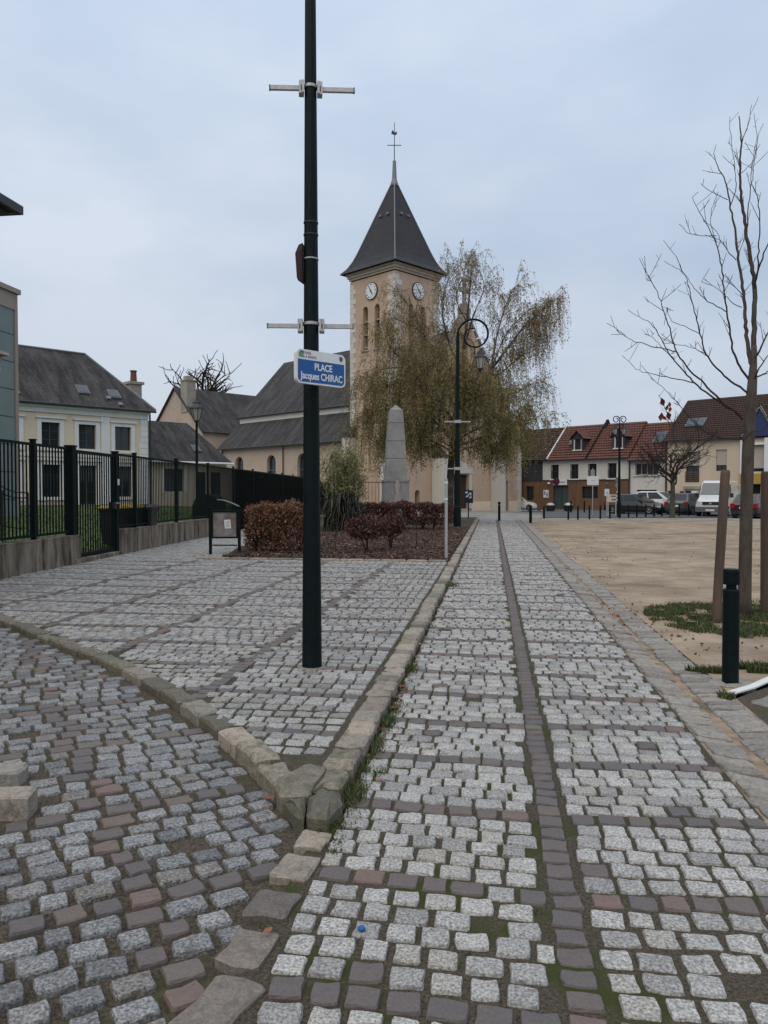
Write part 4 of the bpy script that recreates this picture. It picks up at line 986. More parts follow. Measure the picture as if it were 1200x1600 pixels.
# ================================ green panelled building, far left
gc = G(28, 823, .12)
GB = thing('panelled_building', 'grey green panelled building with beige corner trim at the left edge', 'building', (gc.x, gc.y, 0), 0)
H = 9.75
mb = MB(); mb.box(-9, -.03, -16, 0, .0, H - .05); mb.build('wall', M['green_panel_joint'], GB)
nz, pz = 0, .15
while pz < H - 1.0:
    py_ = -.16
    while py_ > -12:
        mb = MB(); mb.box(-.03, .02, py_ - 1.94, py_, pz, pz + 1.09); mb.build('cladding_panel', M['green_panel'], GB); py_ -= 1.97
    pz += 1.12
mb = MB(); mb.box(-.03, .06, -16, -.13, H - .75, H - .08); mb.box(-.03, .07, -.125, .06, 0, H - .08); mb.box(-.1, .16, -16, .16, H - .077, H + .12); mb.box(-.8, -.03, -.0, .06, 0, H - .08); mb.build('trim', M['beige_trim'], GB)
# eave of the house that stands outside the frame at the left
e = D(30, 326, 14.0)
EV = thing('house_eave', 'dark overhanging roof corner with gutter jutting in at the upper left', 'house', (e.x, e.y, 0), 0)
mb = MB(); mb.box(-5, -.95, -9, -1.0, 0, e.z - .35); mb.build('wall', M['beige'], EV)
roof_mesh('roof', [((0, -9.6, e.z), (0, 0, e.z), (-3, -3, e.z + 2.6), (-3, -9.6, e.z + 2.6)), ((0, 0, e.z), (-6, 0, e.z), (-3, -3, e.z + 2.6), (-3, -3, e.z + 2.6))], M['slate_house'], EV, thick=.08)
mb = MB(); mb.box(-5, -.12, -9, -.12, e.z - .12, e.z - .09); mb.box(-.03, .05, -9.6, .05, e.z - .1, e.z + .05); mb.box(-6, -.033, -.03, .05, e.z - .1, e.z + .05); mb.build('soffit', M['plastic'], EV)
mb = MB(); mb.box(-5, -.35, -.75, -.5, e.z - .33, e.z - .125); mb.build('rafter', M['beige_trim'], EV)
b = D(10, 555, 14.0)
WL = thing('wall_lamp', 'small beige bracket with a white lamp below at the left edge', 'lamp', (b.x, b.y, b.z), 0)
mb = MB(); mb.add([(-1.5, -.3, 0), (0, -.3, 0), (0, .1, 0), (-1.5, .1, 0), (-1.5, -.3, .06), (-.02, -.3, .06), (-.02, .1, .06), (-1.5, .1, .06)], [(3, 2, 1, 0), (4, 5, 6, 7), (0, 1, 5, 4), (1, 2, 6, 5), (2, 3, 7, 6), (3, 0, 4, 7)]); mb.box(-1.5, -.12, -.25, .05, -.1, -.003); mb.build('bracket', M['beige_trim'], WL)
mb = MB(); mb.lathe([(.02, -.1), (.05, -.14), (.06, -.3), (.03, -.36)], 10, (-.13, -.1, 0)); mb.build('lamp_body', M['sign_white'], WL)

# ================================ row of houses on the right; all their fronts lie on one line
fr0 = D(870, 769, 70.0)
ROWA = UAX + math.pi / 2           # local x runs along the front away to the left (v), local y = away from the square
def front(pxl): 
    """distance along the front line (towards the right, nearer) of a pixel column"""
    x0 = 270 / 1200 * 70; k = (pxl - 600) / 1200
    return (k * 70 - x0) / (.7071 * (1 + k))
RZ = ROWA + math.pi                # local x along the front to the right, y to the back
FRL = Vector((math.cos(RZ), math.sin(RZ), 0))
# with this turn local +y points to -u; mirror it so that -y faces the square
def house(name, label, pxl):
    o = thing(name, label, 'house', tuple((fr0 + FRL * front(pxl)).xy) + (0,), RZ); return o
FB = lambda a, z, d: (a, -d, z)     # facade plane y=0, depth goes towards -y (the back)
def sash(parent, a0, a1, z0, z1, d=.35, rail=True, frame=None, bars=2):
    w = casement(parent, FB, a0, a1, z0, z1, d=d, frame=frame or M['plastic'], bars=bars, rows=1)
    return w
# -- house with brown cladding below
L0, L1 = front(804), front(983)
HA = house('clad_house', 'red tiled house with white upper floor and brown clad ground floor', 804)
W = L1 - L0
X = lambda p: front(p) - L0
ups = [rect(X(p) - .42, X(p) + .42, 2.75, 4.05) for p in (866.5, 897, 925, 956)]
mb = MB(); mb.wall(rect(X(848), W, 2.66, 4.5), ups, FB, .38); mb.build('upper_wall', M['off_white'], HA)
for h in ups:
    w = sash(HA, h[0][0], h[1][0], h[0][1], h[2][1], d=.36)
    mb = MB(); mb.box(h[0][0] - .1, h[1][0] + .1, -.2, .12, h[0][1] - .1, h[0][1] - .003); mb.build('sill', M['white'], w)
    mb = MB()
    for k in range(9): mb.box(h[0][0] + .04 + k * .094, h[0][0] + .06 + k * .094, -.05, -.03, h[0][1] + .03, h[0][1] + .68)
    mb.box(h[0][0], h[1][0], -.055, -.025, h[0][1] + .68, h[0][1] + .72); mb.build('railing', M['plastic'], w)
mb = MB(); mb.wall(rect(0, X(848) - .003, 2.66, 4.6), [], FB, .1); mb.build('dark_upper_wall', M['dark_clad'], HA)
dr, wn_, dn_ = rect(X(864), X(888), .05, 2.1), rect(X(909), X(934), 1.0, 2.05), rect(X(822), X(834), .8, 2.1)
wall = MB(); wall.wall(rect(0, W, -.1, 2.6), [dr, wn_, dn_], FB, .3); wall.build('clad_wall', M['wood_clad'], HA)
mb = MB(); x = .3
while x < W - .1:
    if not any(h[0][0] - .1 < x < h[1][0] + .1 for h in (dr, wn_, dn_)): mb = MB(); mb.box(x, x + .035, 0, .02, -.05, 2.6); mb.build('cover_strip', M['wood_clad'], HA)
    x += .42
mb = MB(); mb.box(0, W, -.02, .07, 2.6, 2.67); mb.build('band', M['dark_clad'], HA)
casement(HA, FB, dr[0][0], dr[1][0], .05, 2.1, d=.25, frame=M['dark_clad'], bars=2, rows=1, glass=glass_mat('door_glass', (.05, .075, .085), .15), name='glazed_door')
sash(HA, wn_[0][0], wn_[1][0], 1.0, 2.05, d=.25, bars=2); sash(HA, dn_[0][0], dn_[1][0], .8, 2.1, d=.25)
mb = MB(); mb.box(X(866), X(886.5), 0.03, .13, 2.2, 2.72); sg = mb.build('fascia_sign', M['sign_white'], HA)
mb = MB(); n = 24; cxs, czs = X(870.5), 2.52; mb.add([(cxs + .34 * math.cos(6.2832 * k / n), .16, czs + .34 * math.sin(6.2832 * k / n)) for k in range(n)] + [(cxs + .34 * math.cos(6.2832 * k / n), .13, czs + .34 * math.sin(6.2832 * k / n)) for k in range(n)], [tuple(range(n))] + [(k, (k + 1) % n, n + (k + 1) % n, n + k) for k in range(n)]); mb.build('round_emblem', plain('plum', (.075, .008, .04), .5), sg)
mb = MB(); mb.box(X(875.5), X(884.5), .131, .137, 2.40, 2.50); mb.build('print', M['sign_grey'], sg)
mb = MB(); mb.box(X(849.5), X(857.5), .02, .06, 1.05, 1.75); nb = mb.build('notice_case', M['sign_white'], HA)
mb = MB(); mb.box(X(850.3), X(853), .061, .066, 1.3, 1.65); mb.box(X(854), X(856.6), .061, .066, 1.15, 1.5); mb.build('print', M['sign_grey'], nb)
mb = MB(); mb.lathe([(.14, 0), (.14, .12), (.08, .16)], 12, (X(858.5), .1, 2.3)); mb.build('alarm_bell', M['sign_white'], HA)
bR = 3.1
aL, aR = X(857), X(918) 
roof_mesh('roof', [((aL, .3, 4.45), (W, .3, 4.45), (W, -bR, 7.75), (aL, -bR, 7.75)), ((W, -2 * bR - .3, 4.45), (aL, -2 * bR - .3, 4.45), (aL, -bR, 7.75), (W, -bR, 7.75))], M['tile_red'], HA, step=.05, row=.33)
roof_mesh('dark_roof', [((-1.5, .3, 4.5), (aL - .02, .3, 4.5), (aL - .02, -bR, 7.7), (-1.5, -bR, 7.7)), ((aL - .02, -2 * bR, 4.5), (-1.5, -2 * bR, 4.5), (-1.5, -bR, 7.7), (aL - .02, -bR, 7.7))], M['tile_dark'], HA, step=.04, row=.3)
mb = MB(); mb.beam((aL, .32, 4.58), (aL, -bR, 7.88), .10, .10); mb.build('verge_flashing', M['white'], HA)
mb = MB(); mb.beam((aR, .32, 4.52), (aR, -bR, 7.84), .12, .14); mb.beam((aR, -bR, 7.84), (aR, -2 * bR, 4.52), .12, .14); mb.prism([(-bR - .7, 7.2), (-bR + .5, 7.4), (-bR, 8.15)], lambda a, z, d: (aR + d, a, z), .06, .3); mb.build('party_wall', M['tile_dark'], HA)
mb = MB(); mb.box(aL - 1, W, .3, .42, 4.36, 4.48); mb.build('gutter_pipe', M['plastic'], HA)
def dormer(parent, xc, f, w=1.15, h=1.15):
    """gabled dormer with slate cheeks on the front slope"""
    y0, z0 = .3 - (bR + .3) * f, 4.45 + 3.3 * f; k = 3.3 / (bR + .3)
    yb = y0 - h / k
    mb = MB(); fd = lambda a, z, d: (xc + a, y0 - d, z0 + z)
    ww = w / 2
    mb.wall([(-ww, 0), (ww, 0), (ww, h), (0, h + .55), (-ww, h)], [rect(-ww + .17, ww - .17, .12, h - .08)], fd, .18)
    for s in (-ww, ww): mb.tri((xc + s, y0, z0), (xc + s, y0, z0 + h), (xc + s, yb, z0 + h))
    dm = mb.build('dormer', M['dark_clad'], parent)
    mb = MB(); slab(mb, fd, -ww + .17, -ww + .26, .12, h - .08, .05, .12); slab(mb, fd, ww - .26, ww - .17, .12, h - .08, .05, .12); slab(mb, fd, -ww + .1, ww - .1, .02, .117, -.1, .1); mb.build('window_frame', M['white'], dm)
    mb = MB(); slab(mb, fd, -ww + .2, ww - .2, .12, h - .08, .12, .14); mb.build('pane', M['glass'], dm)
    o_ = .22; yt = y0 - (h + .55) / k
    zr = z0 + h + .72; ze = z0 + h - .06
    roof_mesh('dormer_roof', [((xc - ww - o_, y0 + .2, ze), (xc - ww - o_, yb - .1, ze), (xc, yt - .2, zr), (xc, y0 + .2, zr)), ((xc + ww + o_, y0 + .2, ze), (xc + ww + o_, yb - .1, ze), (xc, yt - .2, zr), (xc, y0 + .2, zr))], M['tile_red'], dm, thick=.06)
dormer(HA, X(897), .24)
skylight(HA, (X(885.5), .3 - 3.4 * .5, 4.5 + 3.3 * .5), (1, 0, 0), (0, -3.4, 3.3), .9, 1.0)
dormer(HA, X(961), .24)
# -- white house with garage
HB = house('garage_house', 'white house with red tiled roof, wide upper window and dark garage door', 983.3)
L0 = front(983.3); W = front(1040) - L0
wu, gd = rect(X(992), X(1028), 3.0, 3.95), rect(X(995), X(1026), -.05, 1.75)
mb = MB(); mb.wall(rect(0, W, -.1, 4.35), [wu, gd], FB, .25); mb.build('wall', M['off_white'], HB)
casement(HB, FB, wu[0][0], wu[1][0], 3.0, 3.95, d=.2, frame=M['grey_stone'], bars=4, rows=1)
mb = MB(); mb.box(wu[0][0] - .15, wu[1][0] + .15, -.1, .1, 2.88, 2.99); mb.build('sill', M['white'], HB)
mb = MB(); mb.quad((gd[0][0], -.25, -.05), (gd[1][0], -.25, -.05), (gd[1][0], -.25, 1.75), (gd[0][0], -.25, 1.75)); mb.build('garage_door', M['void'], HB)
roof_mesh('roof', [((.0, .3, 4.2), (W, .3, 4.2), (W, -bR, 7.55), (.0, -bR, 7.55)), ((W, -2 * bR, 4.2), (0, -2 * bR, 4.2), (0, -bR, 7.55), (W, -bR, 7.55))], M['tile_red'], HB, step=.05, row=.33)
mb = MB(); mb.box(0, W, .3, .42, 4.1, 4.22); mb.tube([(.05, .12, 4.1), (.05, .12, 0)], .06, 6); mb.build('gutter_pipe', M['plastic'], HB)
skylight(HB, (X(1021), .3 - 3.4 * .55, 4.25 + 3.35 * .55), (1, 0, 0), (0, -3.4, 3.35), 1.3, 1.3)
# -- beige house
HC = house('beige_house', 'beige house with dark tiled roof and half lowered shutters behind the white van', 1040.3)
L0 = front(1040.3); W = front(1157) - L0
bu = [rect(X(1071), X(1092), 2.35, 4.75), rect(X(1118), X(1135), 3.2, 4.85)]
bd = [rect(X(1043.5), X(1052), -.05, 1.35 + .3), rect(X(1070), X(1090), -.05, 1.65), rect(X(1101), X(1153), -.05, 1.75)]
mb = MB(); mb.wall(rect(0, W, -.1, 5.75), bu + bd, FB, .25); mb.quad((0, 0, -.1), (0, -9, -.1), (0, -9, 5.75), (0, 0, 5.75)); mb.tri((0, 0, 5.75), (0, -9, 5.75), (0, -4.5, 9.2)); mb.build('wall', M['beige'], HC)
for h, f in zip(bu, (.55, .28)):
    a0, a1, z0, z1 = h[0][0], h[1][0], h[0][1], h[2][1]
    w = sash(HC, a0, a1, z0, z1, d=.22)
    zs = z0 + (z1 - z0) * f; mb = MB(); k = 0; z = zs
    while z < z1: mb.box(a0, a1, -.16, -.13 + .01 * (k % 2), z, min(z + .075, z1)); z += .08; k += 1
    mb.build('roller_shutter', M['shutter'], w)
    if f > .5:
        mb = MB()
        for k in range(5): mb.box(a0 - .02, a1 + .02, .01, .06, z0 + .05 + k * .17, z0 + .15 + k * .17)
        mb.build('balcony_slat', M['stake'], w)
for h, mt in zip(bd, ('logo_blue', 'logo_blue', 'off_white')):
    mb = MB(); mb.quad(*[(a, -.22, z) for a, z in h]); dd = mb.build('door' if mt != 'off_white' else 'garage_door', M[mt], HC)
mb = MB(); mb.box(X(1069), X(1154), .0, .18, 1.8, 2.02); mb.build('lintel_beam', M['grey_stone'], HC)
mb = MB(); mb.box(X(1098), X(1106), .02, .10, 1.25, 1.75); sg = mb.build('blue_plaque', plain('plaque_blue', (.02, .03, .12), .5), HC)
mb = MB(); mb.box(X(1100), X(1104), .101, .106, 1.4, 1.65); mb.build('print', M['sign_white'], sg)
mb = MB(); mb.obox((X(1088), .3, 1.55), (.4, 0, 0), (0, .3, 0), (0, 0, .2)); mb.build('white_lamp', M['sign_white'], HC)
mb = MB(); mb.obox((X(1067), .2, 1.5), (.25, 0, 0), (0, .2, 0), (0, 0, .25)); mb.build('wall_light', M['plastic'], HC)
mb = MB(); mb.tube([(.05, .1, 5.6), (.05, .1, 0)], .07, 6); mb.box(0, W, .3, .42, 5.6, 5.74); mb.build('gutter_pipe', M['plastic'], HC)
WW = front(1300) - L0
roof_mesh('roof', [((-.2, .3, 5.7), (WW, .3, 5.7), (WW, -4.5, 9.4), (-.2, -4.5, 9.4)), ((WW, -9.3, 5.7), (-.2, -9.3, 5.7), (-.2, -4.5, 9.4), (WW, -4.5, 9.4))], M['tile_dark'], HC, step=.035, row=.3)
skylight(HC, (X(1074), .3 - 4.8 * .38, 5.75 + 3.7 * .38), (1, 0, 0), (0, -4.8, 3.7), 1.5, 1.1)
# -- house with ochre panel
HD = house('ochre_house', 'white pillared house with ochre panel and blue triangular dormer at the right edge', 1157.3)
L0 = front(1157.3); W = front(1300) - L0
oh = [rect(X(1171), X(1194), 3.1, 5.05), rect(X(1165), X(1188), -.05, 2.15)]
mb = MB(); mb.wall(rect(0, W, -.1, 5.68), oh, FB, .3); mb.build('wall', M['beige'], HD)
mb = MB(); mb.box(.0, .35, 0, .25, 2.95, 5.6); mb.box(X(1195), X(1203), 0, .25, 2.95, 5.6); mb.box(.36, X(1194.8), 0, .22, 5.1, 5.25); mb.build('white_pillar', M['white'], HD)
mb = MB(); mb.box(0, W, 0.0, .3, 2.17, 2.94); mb.build('ochre_panel', M['ochre'], HD)
mb = MB(); a0, a1 = oh[0][0][0], oh[0][1][0]; z = 3.35; k = 0
while z < 5.0: mb.box(a0, a1, -.16, -.13 + .01 * (k % 2), z, min(z + .075, 5.05)); z += .08; k += 1
mb.build('roller_shutter', M['shutter'], HD)
mb = MB(); mb.quad(*[(a, -.28, z) for a, z in oh[0]]); mb.build('pane', M['glass'], HD)
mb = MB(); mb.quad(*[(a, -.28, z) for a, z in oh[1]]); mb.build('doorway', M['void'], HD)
mb = MB()
for k in range(9): mb.box(oh[1][0][0] + .1 + k * .19, oh[1][0][0] + .14 + k * .19, -.08, -.04, 0, 2.1)
mb.build('gate_bar', M['plastic'], HD)
xc, y0, z0 = X(1187), .25, 5.78
fd = lambda a, z, d: (xc + a, y0 - d, z0 + z)
mb = MB(); mb.prism([(-1.15, 0), (1.15, 0), (0, 2.0)], fd, .05, .10); dm = mb.build('dormer', plain('dormer_blue', (.02, .035, .12), .4), HD)
mb = MB(); mb.beam(fd(-1.3, -.05, 0), fd(0, 2.2, 0), .18, .12); mb.beam(fd(1.3, -.05, 0), fd(0, 2.2, 0), .18, .12); mb.build('barge_board', M['grey_stone'], dm)
roof_mesh('dormer_roof', [((xc - 1.35, y0 + .1, z0), (xc - 1.35, y0 - .4, z0), (xc, y0 - 3.4, z0 + 2.3), (xc, y0 + .1, z0 + 2.3)), ((xc + 1.35, y0 + .1, z0), (xc + 1.35, y0 - .4, z0), (xc, y0 - 3.4, z0 + 2.3), (xc, y0 + .1, z0 + 2.3))], M['tile_dark'], dm, thick=.06)
def flip_y(root):
    for ch in root.children:
        if ch.type == 'MESH': ch.data.transform(Matrix.Scale(-1, 4, (0, 1, 0))); ch.data.flip_normals()
        flip_y(ch)
for h in (HA, HB, HC, HD): flip_y(h)

# ------------------------------------------------------------------ garden wall, fence, gate
FA = math.atan2(fdir.y, fdir.x)
def along(px, py): 
    """distance along the fence line of a picture column"""
    r = ray(px, py); a, b = F0.xy, fdir.xy
    den = r.x * b.y - r.y * b.x; return (a.y * r.x - a.x * r.y) / -den if abs(den) > 1e-9 else 0
def s_at(px):
    r = ray(px, 769)
    # solve t*r = F0 + s*fdir in plan
    den = r.x * -fdir.y + fdir.x * r.y
    return (F0.x * r.y - F0.y * r.x) / -(fdir.x * r.y - fdir.y * r.x) if True else 0
WTOP = .66; FTOP = 2.47
sg0, sg1 = s_at(126), s_at(187)
garden = sheet('garden', [(F0 + fdir * -12 + Vector((-.15, 0, 0))).xy[:], (F0 + fdir * 34 + Vector((-.15, 0, 0))).xy[:], tuple((F0 + fdir * 34).xy + Vector((-8, 14))), tuple((F0 + fdir * 34).xy + Vector((-60, 24))), (-60, 5)], .16, M['lawn'], div=2.5, bump=.05)
for v in garden.data.vertices:
    dx = (F0.x + fdir.x / fdir.y * (v.co.y - F0.y)) - v.co.x
    v.co.z += min(.62, max(0, dx - 1.0) * .045)
P = []; H = []
for _ in range(16000):
    s = random.uniform(-3, 32); dx = random.random() ** 1.5 * 14 + .35
    p = F0 + fdir * s; x = p.x - dx; z = .16 + min(.62, max(0, dx - 1.0) * .045)
    P.append((x, p.y + random.uniform(-1, 1), z)); H.append(random.uniform(.05, .13))
blades('lawn_grass', P, H, M['grass_blade'], lean=.8, w=.012)
for (s0, s1, lab, z1) in ((-9, sg0, 'stained concrete wall left of the gate with the fence above', WTOP), (sg1 + .12, s_at(329), 'stained concrete wall right of the gate below the fence', WTOP)):
    o = thing('garden_wall', lab, 'wall', F0 + fdir * s0, FA, 'low concrete garden walls'); o.location.z = 0
    mb = MB(); n = max(2, int((s1 - s0) / .5)); L = s1 - s0
    for k in range(n):
        a, b = L * k / n, L * (k + 1) / n
        mb.box(a, b, -.0, .22, -.05, z1)
    bm_ = MB(); bm_.box(0, L, 0, .22, -.05, z1 - .03); bm_.box(-.004, L + .004, -.006, .226, z1 - .03, z1); bm_.build('wall_body', M['concrete'], o)
bar_me = None
def bar_mesh(h, r=.011, name='bar'):
    mb = MB(); mb.box(-r, r, -r, r, 0, h); me = bpy.data.meshes.new(name); me.from_pydata(mb.v, [], mb.f); me.materials.append(M['green_metal']); return me
def fence_run(name, lab, s0, s1, zb, zt, posts, pitch_=.125, grp='dark green railings', pw=.05, y=.11, origin=None, ang_=None, bars_near=300, cat='fence', mesh_panel=False):
    org = (F0 + fdir * s0) if origin is None else Vector(origin); a_ = FA if ang_ is None else ang_
    o = thing(name, lab, cat, (org.x, org.y, 0), a_, grp)
    L = s1 - s0
    for k, (p, w) in enumerate(posts):
        mb = MB(); w_ = w / 2; mb.box(p - s0 - w_, p - s0 + w_, y - w_, y + w_, .0 if zb < .3 else zb - .12, zt + .05); mb.box(p - s0 - w_ - .012, p - s0 + w_ + .012, y - w_ - .012, y + w_ + .012, zt + .05, zt + .075); mb.build('post', M['green_metal'], o)
    mb = MB(); mb.box(0, L, y - .022, y + .022, zt - .05, zt); mb.build('top_rail', M['green_metal'], o)
    mb = MB(); mb.box(0, L, y - .022, y + .022, zb + .03, zb + .08); mb.build('bottom_rail', M['green_metal'], o)
    me = bar_mesh(zt - zb - .1); x = pitch_; n = 0; heap = MB()
    while x < L - .03:
        if not any(abs(x + s0 - p) < w * .5 + .02 for p, w in posts):
            if n < bars_near: inst('bar', me, o, (x, y, zb + .06))
            else: heap.box(x - .011, x + .011, y - .011, y + .011, zb + .06, zt - .04)
            n += 1
        x += pitch_
    if heap.v: h = heap.build('bars', M['green_metal'], o); h['kind'] = 'stuff'
    return o
pl = [(s_at(p), .085) for p in (61,)] + [(-2.4, .085), (-4.9, .085)]
fence_run('fence', 'dark green bar fence on the concrete wall left of the gate', -9, s_at(119) - .05, WTOP + .02, FTOP, pl)
posts = [(s_at(p), .075) for p in (218, 281, 330)]; posts = [(s_at(217), .085), (s_at(281), .085)]
fence_run('fence', 'dark green bar fence on the concrete wall right of the gate', s_at(190), s_at(330), WTOP + .02, FTOP, posts)
far = [(s_at(p), .07) for p in (330, 369, 399, 424, 444, 461)]
fence_run('fence', 'long dark fence running behind the hedge toward the church', s_at(330), s_at(461) + 6, .12, FTOP, far, pitch_=.115)
# solid sheeting on the far fence
o = [x for x in bpy.data.objects if x.name.startswith('fence') and x.get('label', '').startswith('long dark')][0]
s3 = s_at(330); 
sb = [s_at(p) for p in (372, 399, 424, 444, 461)] + [s_at(461) + 6]
for a, b in zip(sb, sb[1:]):
    mb = MB(); mb.box(a - s3 + .05, b - s3 - .05, .14, .15, .2, FTOP - .06); mb.build('panel', M['black_green'], o)
# gate
gt = thing('gate', 'dark green bar gate between two thick posts', 'gate', tuple((F0 + fdir * s_at(119)).xy) + (0,), FA)
Lg = s_at(187) - s_at(119)
for p, w in ((0.0, .17), (Lg, .12)):
    mb = MB(); mb.box(p - w / 2, p + w / 2, .11 - w / 2, .11 + w / 2, .0 if p > 0 else WTOP * 0, FTOP + .02); mb.box(p - w / 2 - .015, p + w / 2 + .015, .095 - w / 2, .125 + w / 2, FTOP + .02, FTOP + .05); mb.build('gate_post', M['green_metal'], gt)
mb = MB(); mb.box(.13, Lg - .1, .085, .135, FTOP - .1, FTOP - .03); mb.box(.13, Lg - .1, .085, .135, .17, .25); mb.box(.13, .18, .085, .135, .253, FTOP - .103); mb.box(Lg - .15, Lg - .1, .085, .135, .253, FTOP - .103); mb.build('gate_frame', M['green_metal'], gt)
mb = MB(); mb.box(-.1, Lg + .1, -.05, .35, -.02, .152); mb.build('threshold', M['concrete'], gt)
me = bar_mesh(FTOP - .1 - .25); x = .3
while x < Lg - .2: inst('bar', me, gt, (x, .11, .25)); x += .125
mb = MB(); mb.box(Lg - .2, Lg - .06, .04, .18, 1.15, 1.32); mb.build('lock_case', M['plastic'], gt)
mb = MB(); mb.box(Lg + .0, Lg + .07, .03, .05, 1.72, 1.86); mb.build('white_plate', M['sign_white'], gt)
mb = MB(); mb.box(Lg - .12, Lg + .02, .02, .04, 1.28, 1.31); mb.build('handle', M['steel'], gt)
# low fence in front of the church
c1 = D(500, 755, 52); c2 = D(608, 755, 52); c1.z = c2.z = 0; dv = c2 - c1; L = dv.length
fence_run('fence', 'thin dark fence in front of the church beside the monument', 0, L, .1, 2.25, [(0.05, .1), (L * .55, .14), (L - .05, .1), (L * .22, .08)], pitch_=.22, origin=c1, ang_=math.atan2(dv.y, dv.x))
o = [x for x in bpy.data.objects if x.get('label', '').startswith('thin dark fence')][0]
mb = MB(); mb.box(.1, L * .21, .13, .15, .2, 2.2); mb.build('panel', M['black_green'], o)
# handrails by the panelled building
hr = thing('handrail', 'curved double metal handrail beside the green panelled building', 'handrail', (0, 0, 0))
for k, (pa) in enumerate((((0, 758), (10, 764), (24, 769), (44, 770)), ((0, 768), (10, 774), (24, 778), (44, 778)), ((0, 818), (10, 822), (24, 825), (44, 825)))):
    mb = MB(); mb.tube([D(px, py, 19.0 + px * .05) for px, py in pa], .02, 6); mb.build('rail', M['plastic'], hr)
for px in (4, 44):
    mb = MB(); b = D(px, 835, 19.0 + px * .05); mb.tube([D(px, 762 + min(px, 8), 19.0 + px * .05), Vector((b.x, b.y, .1))], .022, 6); mb.build('post', M['plastic'], hr)
# wheelie bins behind the gate
def wheelie(px, d, lab, top):
    p = D(px, 800, d); o = thing('wheelie_bin', lab, 'bin', (p.x, p.y, .2), YAW, 'bins behind the gate')
    mb = MB(); b0, b1, h = .22, .27, .9
    mb.add([(-b0, -b0, .06), (b0, -b0, .06), (b0, b0, .06), (-b0, b0, .06), (-b1, -b1, h), (b1, -b1, h), (b1, b1 * 1.15, h), (-b1, b1 * 1.15, h)], [(3, 2, 1, 0), (4, 5, 6, 7), (0, 1, 5, 4), (1, 2, 6, 5), (2, 3, 7, 6), (3, 0, 4, 7)]); mb.box(-b1 - .03, b1 + .03, -b1 - .03, b1 * 1.15 + .03, h + .002, h + .05); mb.build('body', M['plastic'], o)
    mb = MB(); mb.add([(-b1 - .02, -b1 - .04, h + .053), (b1 + .02, -b1 - .04, h + .053), (b1 + .02, b1 * 1.15, h + .053), (-b1 - .02, b1 * 1.15, h + .053), (-b1 + .02, -b1, h + .12), (b1 - .02, -b1, h + .12), (b1 - .02, b1, h + .12), (-b1 + .02, b1, h + .12)], [(3, 2, 1, 0), (4, 5, 6, 7), (0, 1, 5, 4), (1, 2, 6, 5), (2, 3, 7, 6), (3, 0, 4, 7)]); mb.build('lid', M[top], o)
    for s in (-.22, .22): mb = MB(); mb.tube([(s - .03, .26, .09), (s + .03, .26, .09)], .09, 12); mb.build('wheel', M['tyre'], o)
    mb = MB(); mb.tube([(-.2, b1 * 1.15 + .08, h - .02), (.2, b1 * 1.15 + .08, h - .02)], .018, 6); mb.build('handle', M['plastic'], o)
wheelie(178, 19.2, 'dark wheelie bin with yellow lid seen through the gate bars', 'yellow')
wheelie(203, 20.0, 'dark wheelie bin with yellow lid just right of the gate post', 'yellow')
wheelie(226, 20.6, 'dark wheelie bin with black lid farthest right behind the fence', 'plastic')
b = D(328, 800, 29)
bs = thing('bin_shelter', 'low dark round topped shelter behind the fence above the notice board', 'shelter', (b.x, b.y, .2), YAW)
mb = MB(); mb.prism([(.5 * math.cos(math.pi * k / 10), .85 + .42 * math.sin(math.pi * k / 10)) for k in range(11)] + [(-.5, 0), (.5, 0)], lambda a, z, d: (a, d, z), -.6, .6); mb.build('shelter_body', M['black_green'], bs)
mb = MB(); mb.box(-.36, .36, -.63, -.605, .15, .85); mb.build('shelter_door', M['green_metal'], bs)

# ------------------------------------------------------------------ main post with brackets and street sign
pb = G(487.5, 1042, PZ)
PO = thing('lamp_post', 'tall dark green tapering post standing on the raised cobbled pavement', 'post', (pb.x, pb.y, PZ), YAW)
MB().lathe([(.088, -.03), (.0835, .02), (.081, .4), (.0725, 1.35), (.0665, 2.3), (.0595, 3.3), (.046, 5.5), (.036, 8.0)], 28).build('shaft', M['green_metal'], PO, smooth=True)
MB().lathe([(.125, -.02), (.12, .002), (.089, .008)], 24).build('mortar_collar', M['slab'], PO)
zf = lambda z: .0835 + (z - .02) * (.046 - .0835) / 5.48
for z in (3.72, 3.62, 3.42):
    mb = MB(); r = zf(z) + .004; mb.lathe([(r - .004, z - .006), (r, z - .005), (r, z + .005), (r - .004, z + .006)], 20); mb.build('strap', M['steel'] if z == 3.42 else M['plastic'], PO)
mb = MB(); mb.add([(-.115, -.04, 3.26), (-.068, -.05, 3.22), (-.06, .05, 3.22), (-.115, .05, 3.26), (-.128, -.04, 3.46), (-.068, -.055, 3.49), (-.06, .05, 3.49), (-.128, .05, 3.46), (-.10, -.035, 3.53), (-.068, -.04, 3.545), (-.06, .04, 3.545), (-.10, .04, 3.53)], [(3, 2, 1, 0), (0, 1, 5, 4), (1, 2, 6, 5), (2, 3, 7, 6), (3, 0, 4, 7), (4, 5, 9, 8), (5, 6, 10, 9), (6, 7, 11, 10), (7, 4, 8, 11), (8, 9, 10, 11)])
mb.build('junction_box', surf('rusty_box', (.035, .016, .014), (.02, .011, .01), rough=.7), PO)
